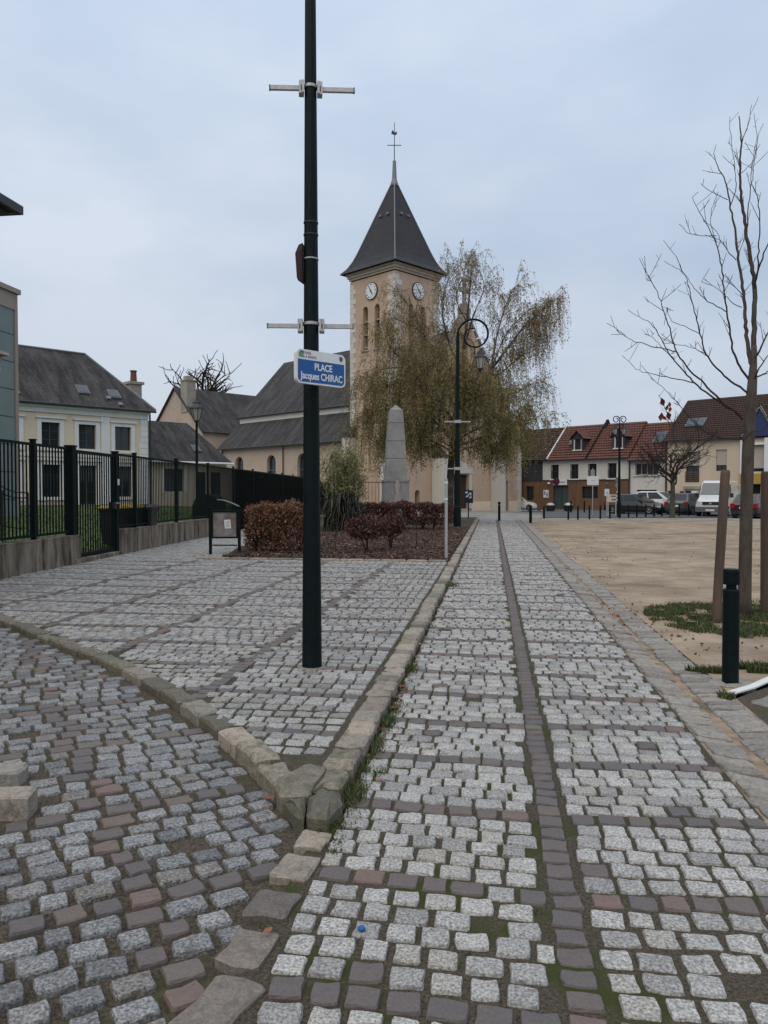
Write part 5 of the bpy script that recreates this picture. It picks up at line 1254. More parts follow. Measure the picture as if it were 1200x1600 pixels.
def bracket(lab, z, rz, l0, l1, tilt):
    o = thing('banner_bracket', lab, 'bracket', (pb.x, pb.y, z), YAW + rz, 'banner brackets on the post')
    r = zf(z - PZ)
    for s in (-1, 1):
        x0 = s * (r + .004)
        mb = MB(); mb.box(min(x0, x0 + s * .042), max(x0, x0 + s * .042), -r * .9, r * .6, -.052, .052); mb.box(min(x0, x0 + s * .018), max(x0, x0 + s * .018), -r * .9 - .012, -r * .9 - .002, -.05, .05); cl = mb.build('clamp', M['steel'], o)
        mb = MB(); mb.box(x0 + s * .024 - .004, x0 + s * .024 + .004, -r * .9 - .0035, -r * .9 - .001, -.03, .012); mb.build('slot', M['plastic'], cl)
        L = l0 if s < 0 else l1
        mb = MB(); a = Vector((x0 + s * .043, -.01, .0)); b_ = Vector((s * L, -.01, s * tilt)); mb.beam(a, b_, .03, .034); br = mb.build('arm', M['steel'], o)
        mb = MB(); mb.beam(b_ + (a - b_).normalized() * .001, b_ - (a - b_).normalized() * .012, .034, .038); mb.build('end_cap', M['lead'], br)
    mb = MB(); mb.lathe([(r + .003, .006), (r + .006, .008), (r + .006, .03), (r + .003, .032)], 20); mb.build('steel_band', M['steel'], o)
bracket('upper grey banner bracket with two arms on the post', 1.55 + 629 * 6.37 / 1200, R(8), .33, .355, .012)
bracket('lower grey banner bracket with two arms above the street sign', 1.55 + 261 * 6.37 / 1200, R(3), .355, .345, 0)
# the sign
def text(body, size, parent, mat, loc, name, bold=0.0, width=1.0):
    cu = bpy.data.curves.new('lettering', 'FONT'); cu.body = body; cu.size = size; cu.align_x = 'CENTER'; cu.align_y = 'CENTER'; cu.offset = bold; cu.extrude = .0006
    t = bpy.data.objects.new('lettering', cu); COL.objects.link(t)
    me = bpy.data.meshes.new_from_object(t.evaluated_get(bpy.context.evaluated_depsgraph_get())); bpy.data.objects.remove(t)
    xs_ = [v.co.x for v in me.vertices]; sx = width / (max(xs_) - min(xs_)); me.transform(Matrix.Translation((-(max(xs_) + min(xs_)) / 2, 0, 0)))
    me.transform(Matrix.Translation(loc) @ Matrix.Rotation(math.pi / 2, 4, 'X') @ Matrix.Diagonal((sx, 1, 1, 1)))
    me.materials.clear(); me.materials.append(mat)
    o = bpy.data.objects.new(name, me); COL.objects.link(o); o.parent = parent; return o
spos = D(502.5, 576, 6.22)
SG = thing('street_sign', 'blue and white street name sign fixed to the dark green post', 'sign', tuple(spos), UAX - R(2))
def rrect(w, h, r, n=6):
    out = []
    for cx_, cz_, g0 in ((w / 2 - r, h / 2 - r, 0), (-w / 2 + r, h / 2 - r, 90), (-w / 2 + r, -h / 2 + r, 180), (w / 2 - r, -h / 2 + r, 270)):
        for k in range(n + 1): g = R(g0 + 90 * k / n); out.append((cx_ + r * math.cos(g), cz_ + r * math.sin(g)))
    return out
SW, SH = .50, .268
fs = lambda a, z, d: (a, d, z)
mb = MB(); mb.prism(rrect(SW, SH, .045), fs, 0, .035); mb.build('panel', M['sign_white'], SG)
bl = [p for p in rrect(SW - .026, SH - .026, .036)]; zt_ = .055
bl = [(a, min(z, zt_)) for a, z in bl if z < .0] ; bl = [(SW / 2 - .013, zt_)] + [(-SW / 2 + .013, zt_)] + bl
mb = MB(); mb.prism(bl, fs, -.0015, -.0002); mb.build('blue_field', M['blue'], SG)
text('PLACE', .076, SG, M['sign_white'], (0.018, -.002, .004), 'lettering', .0018, .18)
text('Jacques CHIRAC', .078, SG, M['sign_white'], (0.0, -.002, -.072), 'lettering', .0018, .43)
text('PARIS -', .030, SG, M['sign_grey'], (-.132, -.0015, .108), 'lettering', .0003, .08)
text('LA MARNE', .030, SG, M['sign_grey'], (-.112, -.0015, .079), 'lettering', .0003, .12)
mb = MB(); mb.prism([(-.228, .072), (-.18, .072), (-.18, .085), (-.213, .11), (-.228, .108)], fs, -.0015, -.0002); mb.build('logo', M['logo_green'], SG)
mb = MB(); mb.prism([(-.221, .118), (-.18, .092), (-.18, .121), (-.218, .121)], fs, -.0015, -.0002); mb.prism([(-.195, .071), (-.179, .071), (-.179, .083)], fs, -.0018, -.0004); mb.build('logo', M['logo_blue'], SG)
mb = MB(); mb.prism([(.185, .112), (.202, .12), (.22, .112), (.22, .088), (.202, .072), (.185, .088)], fs, -.0015, -.0002); em = mb.build('emblem', plain('emblem_grey_green', (.10, .14, .11), .5), SG)
mb = MB(); mb.prism([(.19, .105), (.202, .112), (.202, .09), (.19, .092)], fs, -.002, -.0016); mb.prism([(.205, .1), (.216, .108), (.215, .09), (.206, .083)], fs, -.002, -.0016); mb.build('emblem_detail', M['logo_blue'], em)
mb = MB(); mb.box(-.05, .05, .036, .075, -.06, -.03); mb.box(-.05, .05, .036, .075, .04, .07); mb.build('fixing', M['steel'], SG)

# ------------------------------------------------------------------ bollards
def bollard(lab, p, h, r, grp, rz=0):
    o = thing('bollard', lab, 'bollard', tuple(p), rz, grp)
    MB().lathe([(r * 1.02, -.05), (r, .01), (r, h * .815), (r * .93, h * .825), (r * .5, h * .828)], 20).build('body', M['green_metal'], o, smooth=False)
    MB().lathe([(r * .62, h * .82), (r * .62, h * .865)], 20).build('neck', M['green_metal'], o)
    MB().lathe([(r * .5, h * .862), (r * .97, h * .866), (r, h * .885), (r, h * .985), (r * .93, h)], 20).build('head', M['green_metal'], o)
    return o
g = G(1141, 1068)
bollard('large dark green bollard with grooved head on the right beside the staked tree', g, .93, .064, 'bollards')
mb = MB(); P_ = [(g.x + .2 * math.cos(k * .7 + .2) * random.uniform(.8, 1.2), g.y + .16 * math.sin(k * .7 + .2)) for k in range(9)]; block(sand, 'concrete_footing', P_, -.05, .012, M['slab'], jag=.02, inset=.02, drop=.006)
far_b = [(829, 817, 27, .075, 'thick bollard at the near left end of the bollard row by the path'), (850, 810, 19, .06, 'bollard standing just right of the thick one at the end of the row'), (780, 814, 30, .07, 'lone bollard in the middle of the path near the church door')]
for px, py, hp, r, lab in far_b:
    g = G(px, py); bollard(lab, g, hp * depth(g) / 1200, r, 'bollards')
row_px = [(888, 812), (903, 811.5), (921, 811), (938, 810.5), (953, 810), (968, 809.5), (982, 809), (995, 808.5), (1009, 808), (1022, 807.5), (1034, 807), (1061, 806.5), (1076, 806), (1100, 806)]
proto = None
names = ['below the wood clad facade, first from the left', 'below the wood clad facade, second from the left', 'in front of the dark wall opening', 'right of the white square traffic sign', 'beside the small triangle sign', 'at the foot of the double scroll lamp', 'in front of the rear wheel of the dark hatchback', 'in front of the middle of the dark hatchback', 'in front of the front wheel of the dark hatchback', 'just past the nose of the dark hatchback', 'in front of the pale hatchback', 'right of the small leafless tree', 'between the grey car and the tree', 'in front of the white van']
for (px, py), nm in zip(row_px, names):
    g = G(px, py); o = None
    if proto is None: proto = bollard('', g, .78, .052, 'bollards'); o = proto
    else: o = copy_tree(proto)
    o.location = g; o['label'] = 'slim dark bollard of the row ' + nm
for px, py, nm in ((892, 801, 'left one of two, near the shop door'), (913, 801, 'right one of two, under the dark window')):
    o = copy_tree(proto); o.location = G(px, py); o['label'] = 'bollard on the far kerb, ' + nm; o.scale = (1.1, 1.1, 1.15)

# ------------------------------------------------------------------ scrolled street lamps
def lantern(parent, p, s=1.0, hang=True):
    p = Vector(p); mb = MB()
    mb.lathe([(.04 * s, .0), (.05 * s, -.06 * s), (.10 * s, -.10 * s), (.12 * s, -.2 * s), (.19 * s, -.27 * s), (.20 * s, -.3 * s), (.17 * s, -.31 * s)], 6, p); ln = mb.build('lantern', M['plastic'], parent)
    MB().lathe([(.155 * s, -.31 * s), (.10 * s, -.66 * s)], 6, p).build('lamp_glass', M['lamp_glass'], ln)
    mb = MB()
    for k in range(6):
        g = 2 * math.pi * k / 6; mb.tube([p + Vector((.16 * s * math.cos(g), .16 * s * math.sin(g), -.31 * s)), p + Vector((.104 * s * math.cos(g), .104 * s * math.sin(g), -.66 * s))], .011 * s, 4)
    mb.lathe([(.11 * s, -.66 * s), (.11 * s, -.69 * s), (.04 * s, -.74 * s), (.02 * s, -.8 * s)], 6, p); mb.build('lantern_cage', M['plastic'], ln)
    return ln
def scroll(z0, rad, turns=1.35, side=1):
    """shepherd's crook: up, over, and curling in to the lamp"""
    pts = []
    n = 46
    for k in range(n + 1):
        t = k / n; a = math.pi - t * 2 * math.pi * turns; r = rad * (1 - .62 * max(0, t - .28) / .72)
        pts.append(Vector((side * (rad + r * math.cos(a)), 0, z0 + r * math.sin(a))))
    return pts
g = G(714.5, 825, .02)
d_ = depth(g); sc_ = d_ / 1200
L1 = thing('street_lamp', 'tall single scroll street lamp in front of the birch', 'street lamp', tuple(g), YAW)
zt = 1.55 + (769 - 526) * sc_
mb = MB(); mb.lathe([(.16, 0), (.16, .9), (.13, .95), (.11, 3.2), (.085, 4.6), (.07, zt)], 14); mb.build('shaft', M['black_green'], L1, smooth=False)
rad = 24.5 * sc_
mb = MB(); mb.tube(scroll(zt, rad, 1.3), [.048] * 20 + [.04] * 15 + [.03] * 12, 8); mb.build('scroll', M['black_green'], L1, smooth=True)
mb = MB(); mb.tube([(1.45 * rad, 0, zt - .25 - rad * .55), (1.45 * rad, 0, zt - rad * .95 - .1)], .03, 6); mb.build('hanger', M['black_green'], L1)
lantern(L1, (1.45 * rad, 0, zt - rad * .85), 1.25)
for z, w in ((1.55 + 109 * sc_, .55), (1.55 + 36 * sc_, .55)):
    mb = MB(); mb.box(-w, -.1, -.02, .02, z - .025, z + .025); mb.box(.1, w, -.02, .02, z - .025, z + .025); mb.box(-.14, .14, -.14, .14, z - .06, z + .06); mb.build('banner_bar', M['steel'], L1)
g = G(967, 808); d_ = depth(g); sc_ = d_ / 1200
L2 = thing('street_lamp', 'double scroll street lamp with two lanterns in front of the red roofs', 'street lamp', tuple(g), YAW)
zt = 1.55 + (769 - 668) * sc_
mb = MB(); mb.lathe([(.13, 0), (.13, .9), (.09, 1.0), (.075, 3.2), (.055, zt)], 12); mb.build('shaft', M['black_green'], L2)
for s in (-1, 1):
    rr = 5.2 * sc_; pts = scroll(zt + 12 * sc_, rr, 1.25, s); mb = MB(); mb.tube([Vector((0, 0, zt - .2))] + pts, [.035] + [.03] * (len(pts)), 6); mb.build('scroll', M['black_green'], L2)
    lantern(L2, (s * 6.5 * sc_, 0, zt + 5 * sc_), .95)
mb = MB(); mb.box(-7 * sc_, 7 * sc_, -.03, .03, zt + 4.6 * sc_, zt + 5.6 * sc_); mb.build('cross_arm', M['black_green'], L2)
g = D(308, 800, 28); sc_ = 28 / 1200
L3 = thing('street_lamp', 'black lantern lamp post behind the fence in front of the annex roof', 'street lamp', (g.x, g.y, .3), YAW)
zt = 1.25 + (769 - 661) * sc_
MB().lathe([(.09, 0), (.09, .8), (.055, .9), (.045, zt)], 10).build('shaft', M['black_green'], L3)
mb = MB(); p = Vector((0, 0, zt)); s = 1.28
mb.lathe([(.03, 0), (.09, .05), (.10, .09)], 6, p); ln = mb.build('lantern', M['plastic'], L3)
MB().lathe([(.10, .09), (.21, .52)], 6, p).build('lamp_glass', M['lamp_glass'], ln)
mb = MB()
for k in range(6): a = 2 * math.pi * k / 6; mb.tube([p + Vector((.105 * math.cos(a), .105 * math.sin(a), .09)), p + Vector((.215 * math.cos(a), .215 * math.sin(a), .52))], .014, 4)
mb.lathe([(.27, .52), (.25, .57), (.14, .68), (.13, .76), (.06, .8), (.03, .9)], 6, p); mb.build('lantern_cage', M['plastic'], ln)

# ------------------------------------------------------------------ notice board, posts, monument, signs
a, b = G(329, 866, PZ), G(374, 866, PZ); dv = b - a; W = dv.length
NB = thing('notice_board', 'small dark green notice board with curved hood at the planter corner', 'notice board', tuple(a), math.atan2(dv.y, dv.x))
for x in (0, W):
    mb = MB(); mb.box(x - .032, x + .032, -.032, .032, 0, 1.1); mb.box(x - .038, x + .038, -.038, .038, 1.1, 1.125); mb.build('post', M['green_metal'], NB)
mb = MB(); mb.box(.035, W - .035, -.03, .03, 1.0, 1.05); mb.box(.035, W - .035, -.03, .03, .38, .42); mb.box(.035, .065, -.03, .03, .423, .997); mb.box(W - .065, W - .035, -.03, .03, .423, .997); mb.box(.05, W - .05, -.015, .015, .2, .23); mb.build('frame', M['green_metal'], NB)
mb = MB(); mb.box(.065, W - .065, -.005, .015, .42, 1.0); pn = mb.build('display', surf('display_board', (.16, .11, .095), (.27, .26, .25), scale=4, rough=.25), NB)
mb = MB(); mb.obox((W * .6, -.012, .72), (.15, 0, .01), (0, .004, 0), (-.02, 0, .21)); pp = mb.build('paper', M['sign_white'], pn)
mb = MB()
for k in range(5): mb.obox((W * .6, -.0155, .78 - k * .03), (.09 - .02 * (k % 2), 0, .006), (0, .002, 0), (0, 0, .009))
mb.build('print', M['sign_grey'], pp)
mb = MB(); prev = None
for k in range(9):
    t = k / 8; x, z = W * (.25 + .75 * t), 1.14 + .16 * math.cos(t * math.pi / 2)
    if prev: mb.beam((prev[0], 0, prev[1]), (x, 0, z), .1, .02)
    prev = (x, z)
mb.build('hood', M['green_panel'], NB)
g = G(697, 876, PZ); h = 128 * depth(g) / 1200
GP = thing('grey_post', 'thin pale grey metal post at the front corner of the mulch bed', 'post', tuple(g), YAW)
MB().lathe([(.033, -.05), (.033, h), (.02, h + .005)], 12).build('shaft', M['steel'], GP)
mb = MB(); mb.lathe([(.037, h - .1), (.037, h - .06)], 12); mb.lathe([(.037, h - .45), (.037, h - .42)], 12); mb.build('band', M['sign_white'], GP)
# war memorial
d_ = 32; b = D(618, 769, d_); sc_ = d_ / 1200
MO = thing('monument', 'grey granite obelisk memorial with pale carved relief on its base', 'monument', (b.x, b.y, 0), YAW + R(6))
zb = lambda py: 1.55 + (769 - py) * sc_
mb = MB(); mb.box(-.95, .95, -.8, .8, -.05, .35); mb.build('step', M['monument'], MO)
mb = MB(); mb.add([(x * .53, y * .5, z) for z in (.353,) for x, y in ((-1, -1), (1, -1), (1, 1), (-1, 1))] + [(x * .51, y * .48, zb(753)) for x, y in ((-1, -1), (1, -1), (1, 1), (-1, 1))], [(3, 2, 1, 0), (4, 5, 6, 7), (0, 1, 5, 4), (1, 2, 6, 5), (2, 3, 7, 6), (3, 0, 4, 7)]); mb.prism([(-.55, zb(753) + .003), (.55, zb(753) + .003), (.55, zb(750)), (.2, zb(748)), (0, zb(746)), (-.2, zb(748)), (-.55, zb(750))], lambda a, z, d: (a, d, z), -.51, .51); base = mb.build('pedestal', M['monument'], MO)
mb = MB(); pr = [(-.12, 0), (.14, 0), (.1, .3), (.17, .6), (.08, .9), (.14, 1.15), (.06, 1.35), (-.04, 1.35), (-.1, 1.1), (-.05, .8), (-.15, .5)]
mb.prism([(a, .75 + z * .95) for a, z in pr], lambda a, z, d: (a, d, z), -.54, -.485); mb.build('carved_relief', M['monument_relief'], base)
edges = [(750, .45), (717, .40), (690, .36), (662, .31), (642, .265)]
for (p0, w0), (p1, w1) in zip(edges, edges[1:]):
    z0, z1 = zb(p0) + .012, zb(p1) - .004; mb = MB()
    mb.add([(x * w0, y * w0, z0) for x, y in ((-1, -1), (1, -1), (1, 1), (-1, 1))] + [(x * w1, y * w1, z1) for x, y in ((-1, -1), (1, -1), (1, 1), (-1, 1))], [(3, 2, 1, 0), (4, 5, 6, 7), (0, 1, 5, 4), (1, 2, 6, 5), (2, 3, 7, 6), (3, 0, 4, 7)]); mb.build('granite_block', M['monument'], MO)
mb = MB(); w = .265; z0 = zb(642) + .003; mb.add([(-w, -w, z0), (w, -w, z0), (w, w, z0), (-w, w, z0), (0, 0, zb(633))], [(3, 2, 1, 0), (0, 1, 4), (1, 2, 4), (2, 3, 4), (3, 0, 4)]); mb.build('tip', M['monument'], MO)
# blue panel by the church door, poster board
g = G(732, 812); sc_ = depth(g) / 1200
IB = thing('information_board', 'dark blue information panel on a pole near the church door', 'sign', tuple(g), YAW)
mb = MB(); mb.tube([(0, .03, 0), (0, .03, 48 * sc_)], .035, 6); mb.build('pole', M['plastic'], IB)
mb = MB(); mb.box(-10 * sc_ * .7, 10 * sc_ * .7, -.02, .02, 26 * sc_, 46 * sc_); pn = mb.build('panel', plain('navy', (.006, .010, .03), .4), IB)
mb = MB()
for x, z, w in ((-.12, .6, .12), (.08, .55, .1), (-.08, .38, .13), (.1, .32, .11), (.12, .48, .08), (-.02, .46, .07)): mb.obox((x, -.025, 26 * sc_ + z), (w * 1.2, 0, .03), (0, .006, 0), (.01, 0, .1))
mb.build('print', M['sign_white'], pn)
# road signs by the double lamp
def road_sign(name, px, py, lab, build):
    g = G(px, py); o = thing(name, lab, 'sign', tuple(g), YAW, 'road signs'); s = depth(g) / 1200; build(o, s); return o
def sq(o, s):
    mb = MB(); mb.tube([(0, .03, 0), (0, .03, 74 * s)], .03, 6); mb.build('pole', M['steel'], o)
    mb = MB(); mb.prism(rrect(18 * s, 14 * s, 1.5 * s), lambda a, z, d: (a, d, 55 * s + z), -.015, .015); pn = mb.build('panel', M['sign_white'], o)
    mb = MB(); mb.obox((0, -.018, 55 * s), (5 * s, 0, 0), (0, .004, 0), (0, 0, .6 * s)); mb.build('print', M['sign_grey'], pn)
    mb = MB(); mb.box(-3.4 * s, 3.4 * s, .045, .06, 62 * s, 72 * s); mb.build('back_plate', M['grey_stone'], o)
road_sign('road_sign', 926, 806, 'white rectangular road sign on a thin grey pole before the wood facade', sq)
def tri(o, s):
    mb = MB(); mb.tube([(0, .03, 0), (0, .03, 52 * s)], .03, 6); mb.build('pole', M['shutter'], o)
    mb = MB(); mb.prism([(-3.4 * s, 43 * s), (3.4 * s, 43 * s), (0, 51 * s)], lambda a, z, d: (a, d, z), -.015, .015); mb.build('triangle', M['stake'], o)
    mb = MB(); mb.box(-3.6 * s, 3.6 * s, -.015, .015, 31 * s, 42 * s); pn = mb.build('panel', M['sign_white'], o)
    mb = MB(); mb.lathe([(1.5 * s, 0), (1.5 * s, .004)], 12, (0, 0, 0)); 
    me = mb.build('print', M['steel'], pn); me.data.transform(Matrix.Translation((0, -.017, 36 * s)) @ Matrix.Rotation(R(90), 4, 'X'))
road_sign('road_sign', 948, 806, 'triangle sign above a white panel on a beige pole', tri)
def rnd_(o, s):
    mb = MB(); mb.tube([(0, .03, 0), (0, .03, 60 * s)], .03, 6); mb.build('pole', M['shutter'], o)
    for z, r, mt, nm in ((57, 4.2, 'lead', 'disc'), (48.5, 4.0, 'sign_grey', 'disc')):
        mb = MB(); mb.lathe([(r * s, 0), (r * s, .02)], 20); d = mb.build(nm, M[mt], o); d.data.transform(Matrix.Translation((0, -.01, z * s)) @ Matrix.Rotation(R(90), 4, 'X'))
    mb = MB(); mb.box(-.06, .06, .05, .06, 20 * s, 40 * s); mb.build('marker_strip', M['sign_white'], o)
    mb = MB()
    for k in range(3): mb.box(-.065, .065, .0, .048, (22 + 6 * k) * s, (24.5 + 6 * k) * s)
    mb.build('red_band', M['taillamp'], o)
road_sign('road_sign', 965, 807, 'pair of round road signs seen from behind beside the double lamp', rnd_)
def low(o, s):
    mb = MB(); mb.box(-.28, -.22, -.03, .03, 0, 34 * s); mb.box(.22, .28, -.03, .03, 0, 34 * s); mb.build('leg', M['shutter'], o)
    mb = MB(); mb.box(-8 * s, 8 * s, -.045, -.032, 22 * s, 34 * s); pn = mb.build('panel', M['cream'], o)
    mb = MB(); mb.box(-2 * s, 6 * s, -.052, -.046, 30.5 * s, 32 * s); mb.box(-1 * s, 6 * s, -.052, -.046, 25 * s, 26.5 * s); mb.build('print', M['plastic'], pn)
road_sign('road_sign', 956, 806.5, 'low beige direction panel left of the parked dark hatchback', low)
for px, lab in ((860, 'grey flower tub left of the shop door'), (888, 'grey flower tub right of the shop door')):
    g = G(px, 799); o = thing('flower_tub', lab, 'planter', tuple(g), 0, 'flower tubs')
    MB().lathe([(.3, 0), (.42, .45), (.44, .5), (.38, .5), (.36, .42)], 14).build('tub', M['plastic'], o)
    MB().lathe([(.37, .45), (.3, .6), (.15, .68), (.02, .7)], 12).build('cover', M['steel'], o)

# ------------------------------------------------------------------ cars
def loft(mb, secs):
    n = len(secs[0]); vs = [p for s in secs for p in s]; fs = []
    for i in range(len(secs) - 1):
        for k in range(n): fs.append((i * n + k, i * n + (k + 1) % n, (i + 1) * n + (k + 1) % n, (i + 1) * n + k))
    fs.append(tuple(range(n))); fs.append(tuple((len(secs) - 1) * n + k for k in range(n))[::-1]); mb.add(vs, fs)
def car_paint(name, c): 
    m, n, l, b = newmat(name); b.inputs['Base Color'].default_value = rgb(c); b.inputs['Roughness'].default_value = .28; b.inputs['Coat Weight'].default_value = .6; b.inputs['Coat Roughness'].default_value = .08
    return m
def wheels(o, L, xs, w, r):
    for x in xs:
        for s in (-1, 1):
            mb = MB(); y0, y1 = s * (w - .2), s * (w + .01)
            mb.lathe([(r * .6, -.1), (r * .97, -.1), (r, -.06), (r, .06), (r * .97, .1), (r * .6, .1)], 20); wh = mb.build('wheel', M['tyre'], o)
            wh.data.transform(Matrix.Translation((x, s * (w - .09), r)) @ Matrix.Rotation(R(90), 4, 'X'))
            mb = MB(); mb.lathe([(r * .62, -.02), (r * .6, .02), (r * .25, .0), (r * .12, .03)], 16); rm = mb.build('rim', M['rim'], wh)
            rm.data.transform(Matrix.Translation((x, s * (w + .0), r)) @ Matrix.Rotation(R(-90 * s), 4, 'X'))
def car(lab, p, rz, paint, L=4.1, H=1.46, W=1.74, rear='hatch'):
    """front towards +x"""
    o = thing('car', lab, 'car', tuple(p), rz, 'parked cars'); w = W / 2; h = L / 2
    def sec(x, zb, zt, k): return [(x, -w * k * .92, zb), (x, -w * k, zb + .14), (x, -w * k, zb + (zt - zb) * .6), (x, -w * k * .9, zt), (x, w * k * .9, zt), (x, w * k, zb + (zt - zb) * .6), (x, w * k, zb + .14), (x, w * k * .92, zb)]
    mb = MB(); zt = H * .62
    loft(mb, [sec(-h, .42, zt - .12, .82), sec(-h + .08, .26, zt, .93), sec(-h + .7, .2, zt + .03, 1), sec(0, .19, zt + .0, 1), sec(h * .42, .19, zt - .02, 1), sec(h * .75, .2, zt - .1, .98), sec(h - .12, .24, zt - .24, .9), sec(h, .34, zt - .36, .78)]); mb.build('body', paint, o)
    b0, b1 = (-h + .18, h * .5); t0, t1 = (-h + (.62 if rear == 'hatch' else 1.0), h * .06)
    zr = H; ww = w * .9; wt = w * .7; zb_ = zt - .01
    mb = MB(); A = [(b0, -ww, zb_), (b1, -ww, zb_), (b1, ww, zb_), (b0, ww, zb_)]; B = [(t0, -wt, zr - .05), (t1, -wt, zr - .03), (t1, wt, zr - .03), (t0, wt, zr - .05)]; C_ = [(t0 + .25, -wt * .85, zr), (t1 - .2, -wt * .85, zr), (t1 - .2, wt * .85, zr), (t0 + .25, wt * .85, zr)]
    mb.add(A + B + C_, [(0, 1, 5, 4), (1, 2, 6, 5), (2, 3, 7, 6), (3, 0, 4, 7), (4, 5, 9, 8), (5, 6, 10, 9), (6, 7, 11, 10), (7, 4, 8, 11), (8, 9, 10, 11)]); mb.build('cabin', paint, o)
    A, B = [Vector(v) for v in A], [Vector(v) for v in B]
    def pane(nm, a, b, c, d, u0, u1, v0, v1, off):
        pt = lambda u, v: a.lerp(b, u).lerp(d.lerp(c, u), v) + off
        m_ = MB(); q = [pt(u0, v0), pt(u1, v0), pt(u1, v1), pt(u0, v1)]; n = Vector(off).normalized() * .012
        m_.add([v for v in q] + [v - n * 2 for v in q], [(0, 1, 2, 3), (0, 1, 5, 4), (1, 2, 6, 5), (2, 3, 7, 6), (3, 0, 4, 7)]); m_.build(nm, M['glass'], o)
    for s, i0, i1 in ((-1, 0, 1), (1, 3, 2)):
        pane('side_window', A[i0], A[i1], B[i1], B[i0], .08, .45, .1, .9, Vector((0, s * .012, .004))); pane('side_window', A[i0], A[i1], B[i1], B[i0], .49, .9, .1, .9, Vector((0, s * .012, .004)))
    pane('windscreen', A[1], A[2], B[2], B[1], .06, .94, .06, .94, Vector((.012, 0, .008))); pane('rear_window', A[3], A[0], B[0], B[3], .08, .92, .15, .92, Vector((-.012, 0, .006)))
    for s in (-1, 1):
        mb = MB(); mb.obox((h - .14, s * w * .68, zt - .34), (.2, -s * .08, 0), (.05, s * .32, 0), (0, 0, .15)); mb.build('headlight', M['headlamp'], o)
        mb = MB(); mb.obox((-h + .06, s * w * .76, zt - .16), (.14, 0, 0), (0, .26, 0), (0, 0, .24)); mb.build('tail_light', M['taillamp'], o)
        mb = MB(); mb.obox((h * .34, s * (w + .06), zt + .06), (.12, 0, 0), (0, .14, 0), (0, 0, .12)); mb.build('wing_mirror', paint, o)
        mb = MB(); y_ = s * (w + .002); mb.tube([(h * .12, y_, .3), (h * .1, y_, zt - .06)], .008, 4); mb.tube([(-h * .32, y_, .3), (-h * .3, y_, zt - .06)], .008, 4); mb.build('door_seam', M['plastic'], o)
    mb = MB(); mb.obox((h - .02, 0, .42), (.06, 0, 0), (0, .9, 0), (0, 0, .16)); mb.build('grille', M['plastic'], o)
    mb = MB(); mb.obox((-h + .0, 0, .34), (.08, 0, 0), (0, 1.3, 0), (0, 0, .2)); mb.build('bumper', M['plastic'], o)
    mb = MB(); mb.obox((-h - .01, 0, .62), (.04, 0, 0), (0, .5, 0), (0, 0, .11)); mb.build('number_plate', M['sign_white'], o)
    mb = MB(); mb.box(-h + .2, h - .3, -w * .9, w * .9, .1, .22); mb.build('underbody', M['plastic'], o)
    wheels(o, L, (-h + .75, h - .78), w, .31); return o
AV = RZ                       # heading along the fronts towards the right
AU = UAX + math.pi            # heading -u, nose towards the square
car('black hatchback parked side on behind the bollards left of the pale one', G(994, 803), AV, car_paint('black_paint', (.008, .008, .01)), 4.3, 1.42)
car('white hatchback half hidden behind the black one', D(1031, 800, 57) * Vector((1, 1, 0)), AV, car_paint('white_paint', (.62, .63, .64)), 4.2, 1.62) if False else None
p = D(1031, 800, 57); car('white hatchback half hidden behind the black one', (p.x, p.y, 0), AV, car_paint('white_paint', (.62, .63, .64)), 4.2, 1.62)
p = D(1076, 800, 53.5); car('dark grey hatchback seen from its rear left of the white van', (p.x, p.y, 0), UAX, car_paint('grey_paint', (.055, .06, .07)), 4.2, 1.5)
p = D(1183, 800, 47); car('dark red car seen from its rear behind the staked tree', (p.x, p.y, 0), UAX, car_paint('dark_red_paint', (.035, .008, .010)), 4.4, 1.46)
p = D(817, 800, 73.4); car('white car showing its nose past the church corner', (p.x, p.y, -.2), AV, car_paint('white_paint', (.62, .63, .64)), 4.1, 1.46)
# van
p = D(1121, 800, 50.5)
VN = thing('van', 'white panel van with grey bumper facing the square', 'van', (p.x, p.y, 0), AU + R(12), 'parked cars')
paint = car_paint('van_white', (.66, .67, .67)); w = .93
def vsec(x, zb, zt, k, kt): return [(x, -w * k, zb), (x, -w * k, zb + (zt - zb) * .55), (x, -w * kt, zt - .08), (x, -w * kt * .9, zt), (x, w * kt * .9, zt), (x, w * kt, zt - .08), (x, w * k, zb + (zt - zb) * .55), (x, w * k, zb)]
mb = MB(); loft(mb, [vsec(-2.5, .35, 2.2, .98, .9), vsec(-2.4, .3, 2.28, 1, .92), vsec(.55, .3, 2.3, 1, .9), vsec(.95, .3, 2.2, 1, .86), vsec(1.62, .3, 1.32, 1, .9), vsec(2.35, .3, 1.08, .98, .9), vsec(2.5, .35, .95, .9, .8)]); mb.build('body', paint, VN)
a, b, c, d = Vector((1.57, -w * .84, 1.37)), Vector((1.57, w * .84, 1.37)), Vector((.99, w * .77, 2.12)), Vector((.99, -w * .77, 2.12)); n = Vector((.03, 0, .03))
MB().add([v + n for v in (a, b, c, d)] + [v - n for v in (a, b, c, d)], [(0, 1, 2, 3), (0, 1, 5, 4), (1, 2, 6, 5), (2, 3, 7, 6), (3, 0, 4, 7)]).build('windscreen', glass_mat('van_glass', (.12, .13, .14), .06), VN)
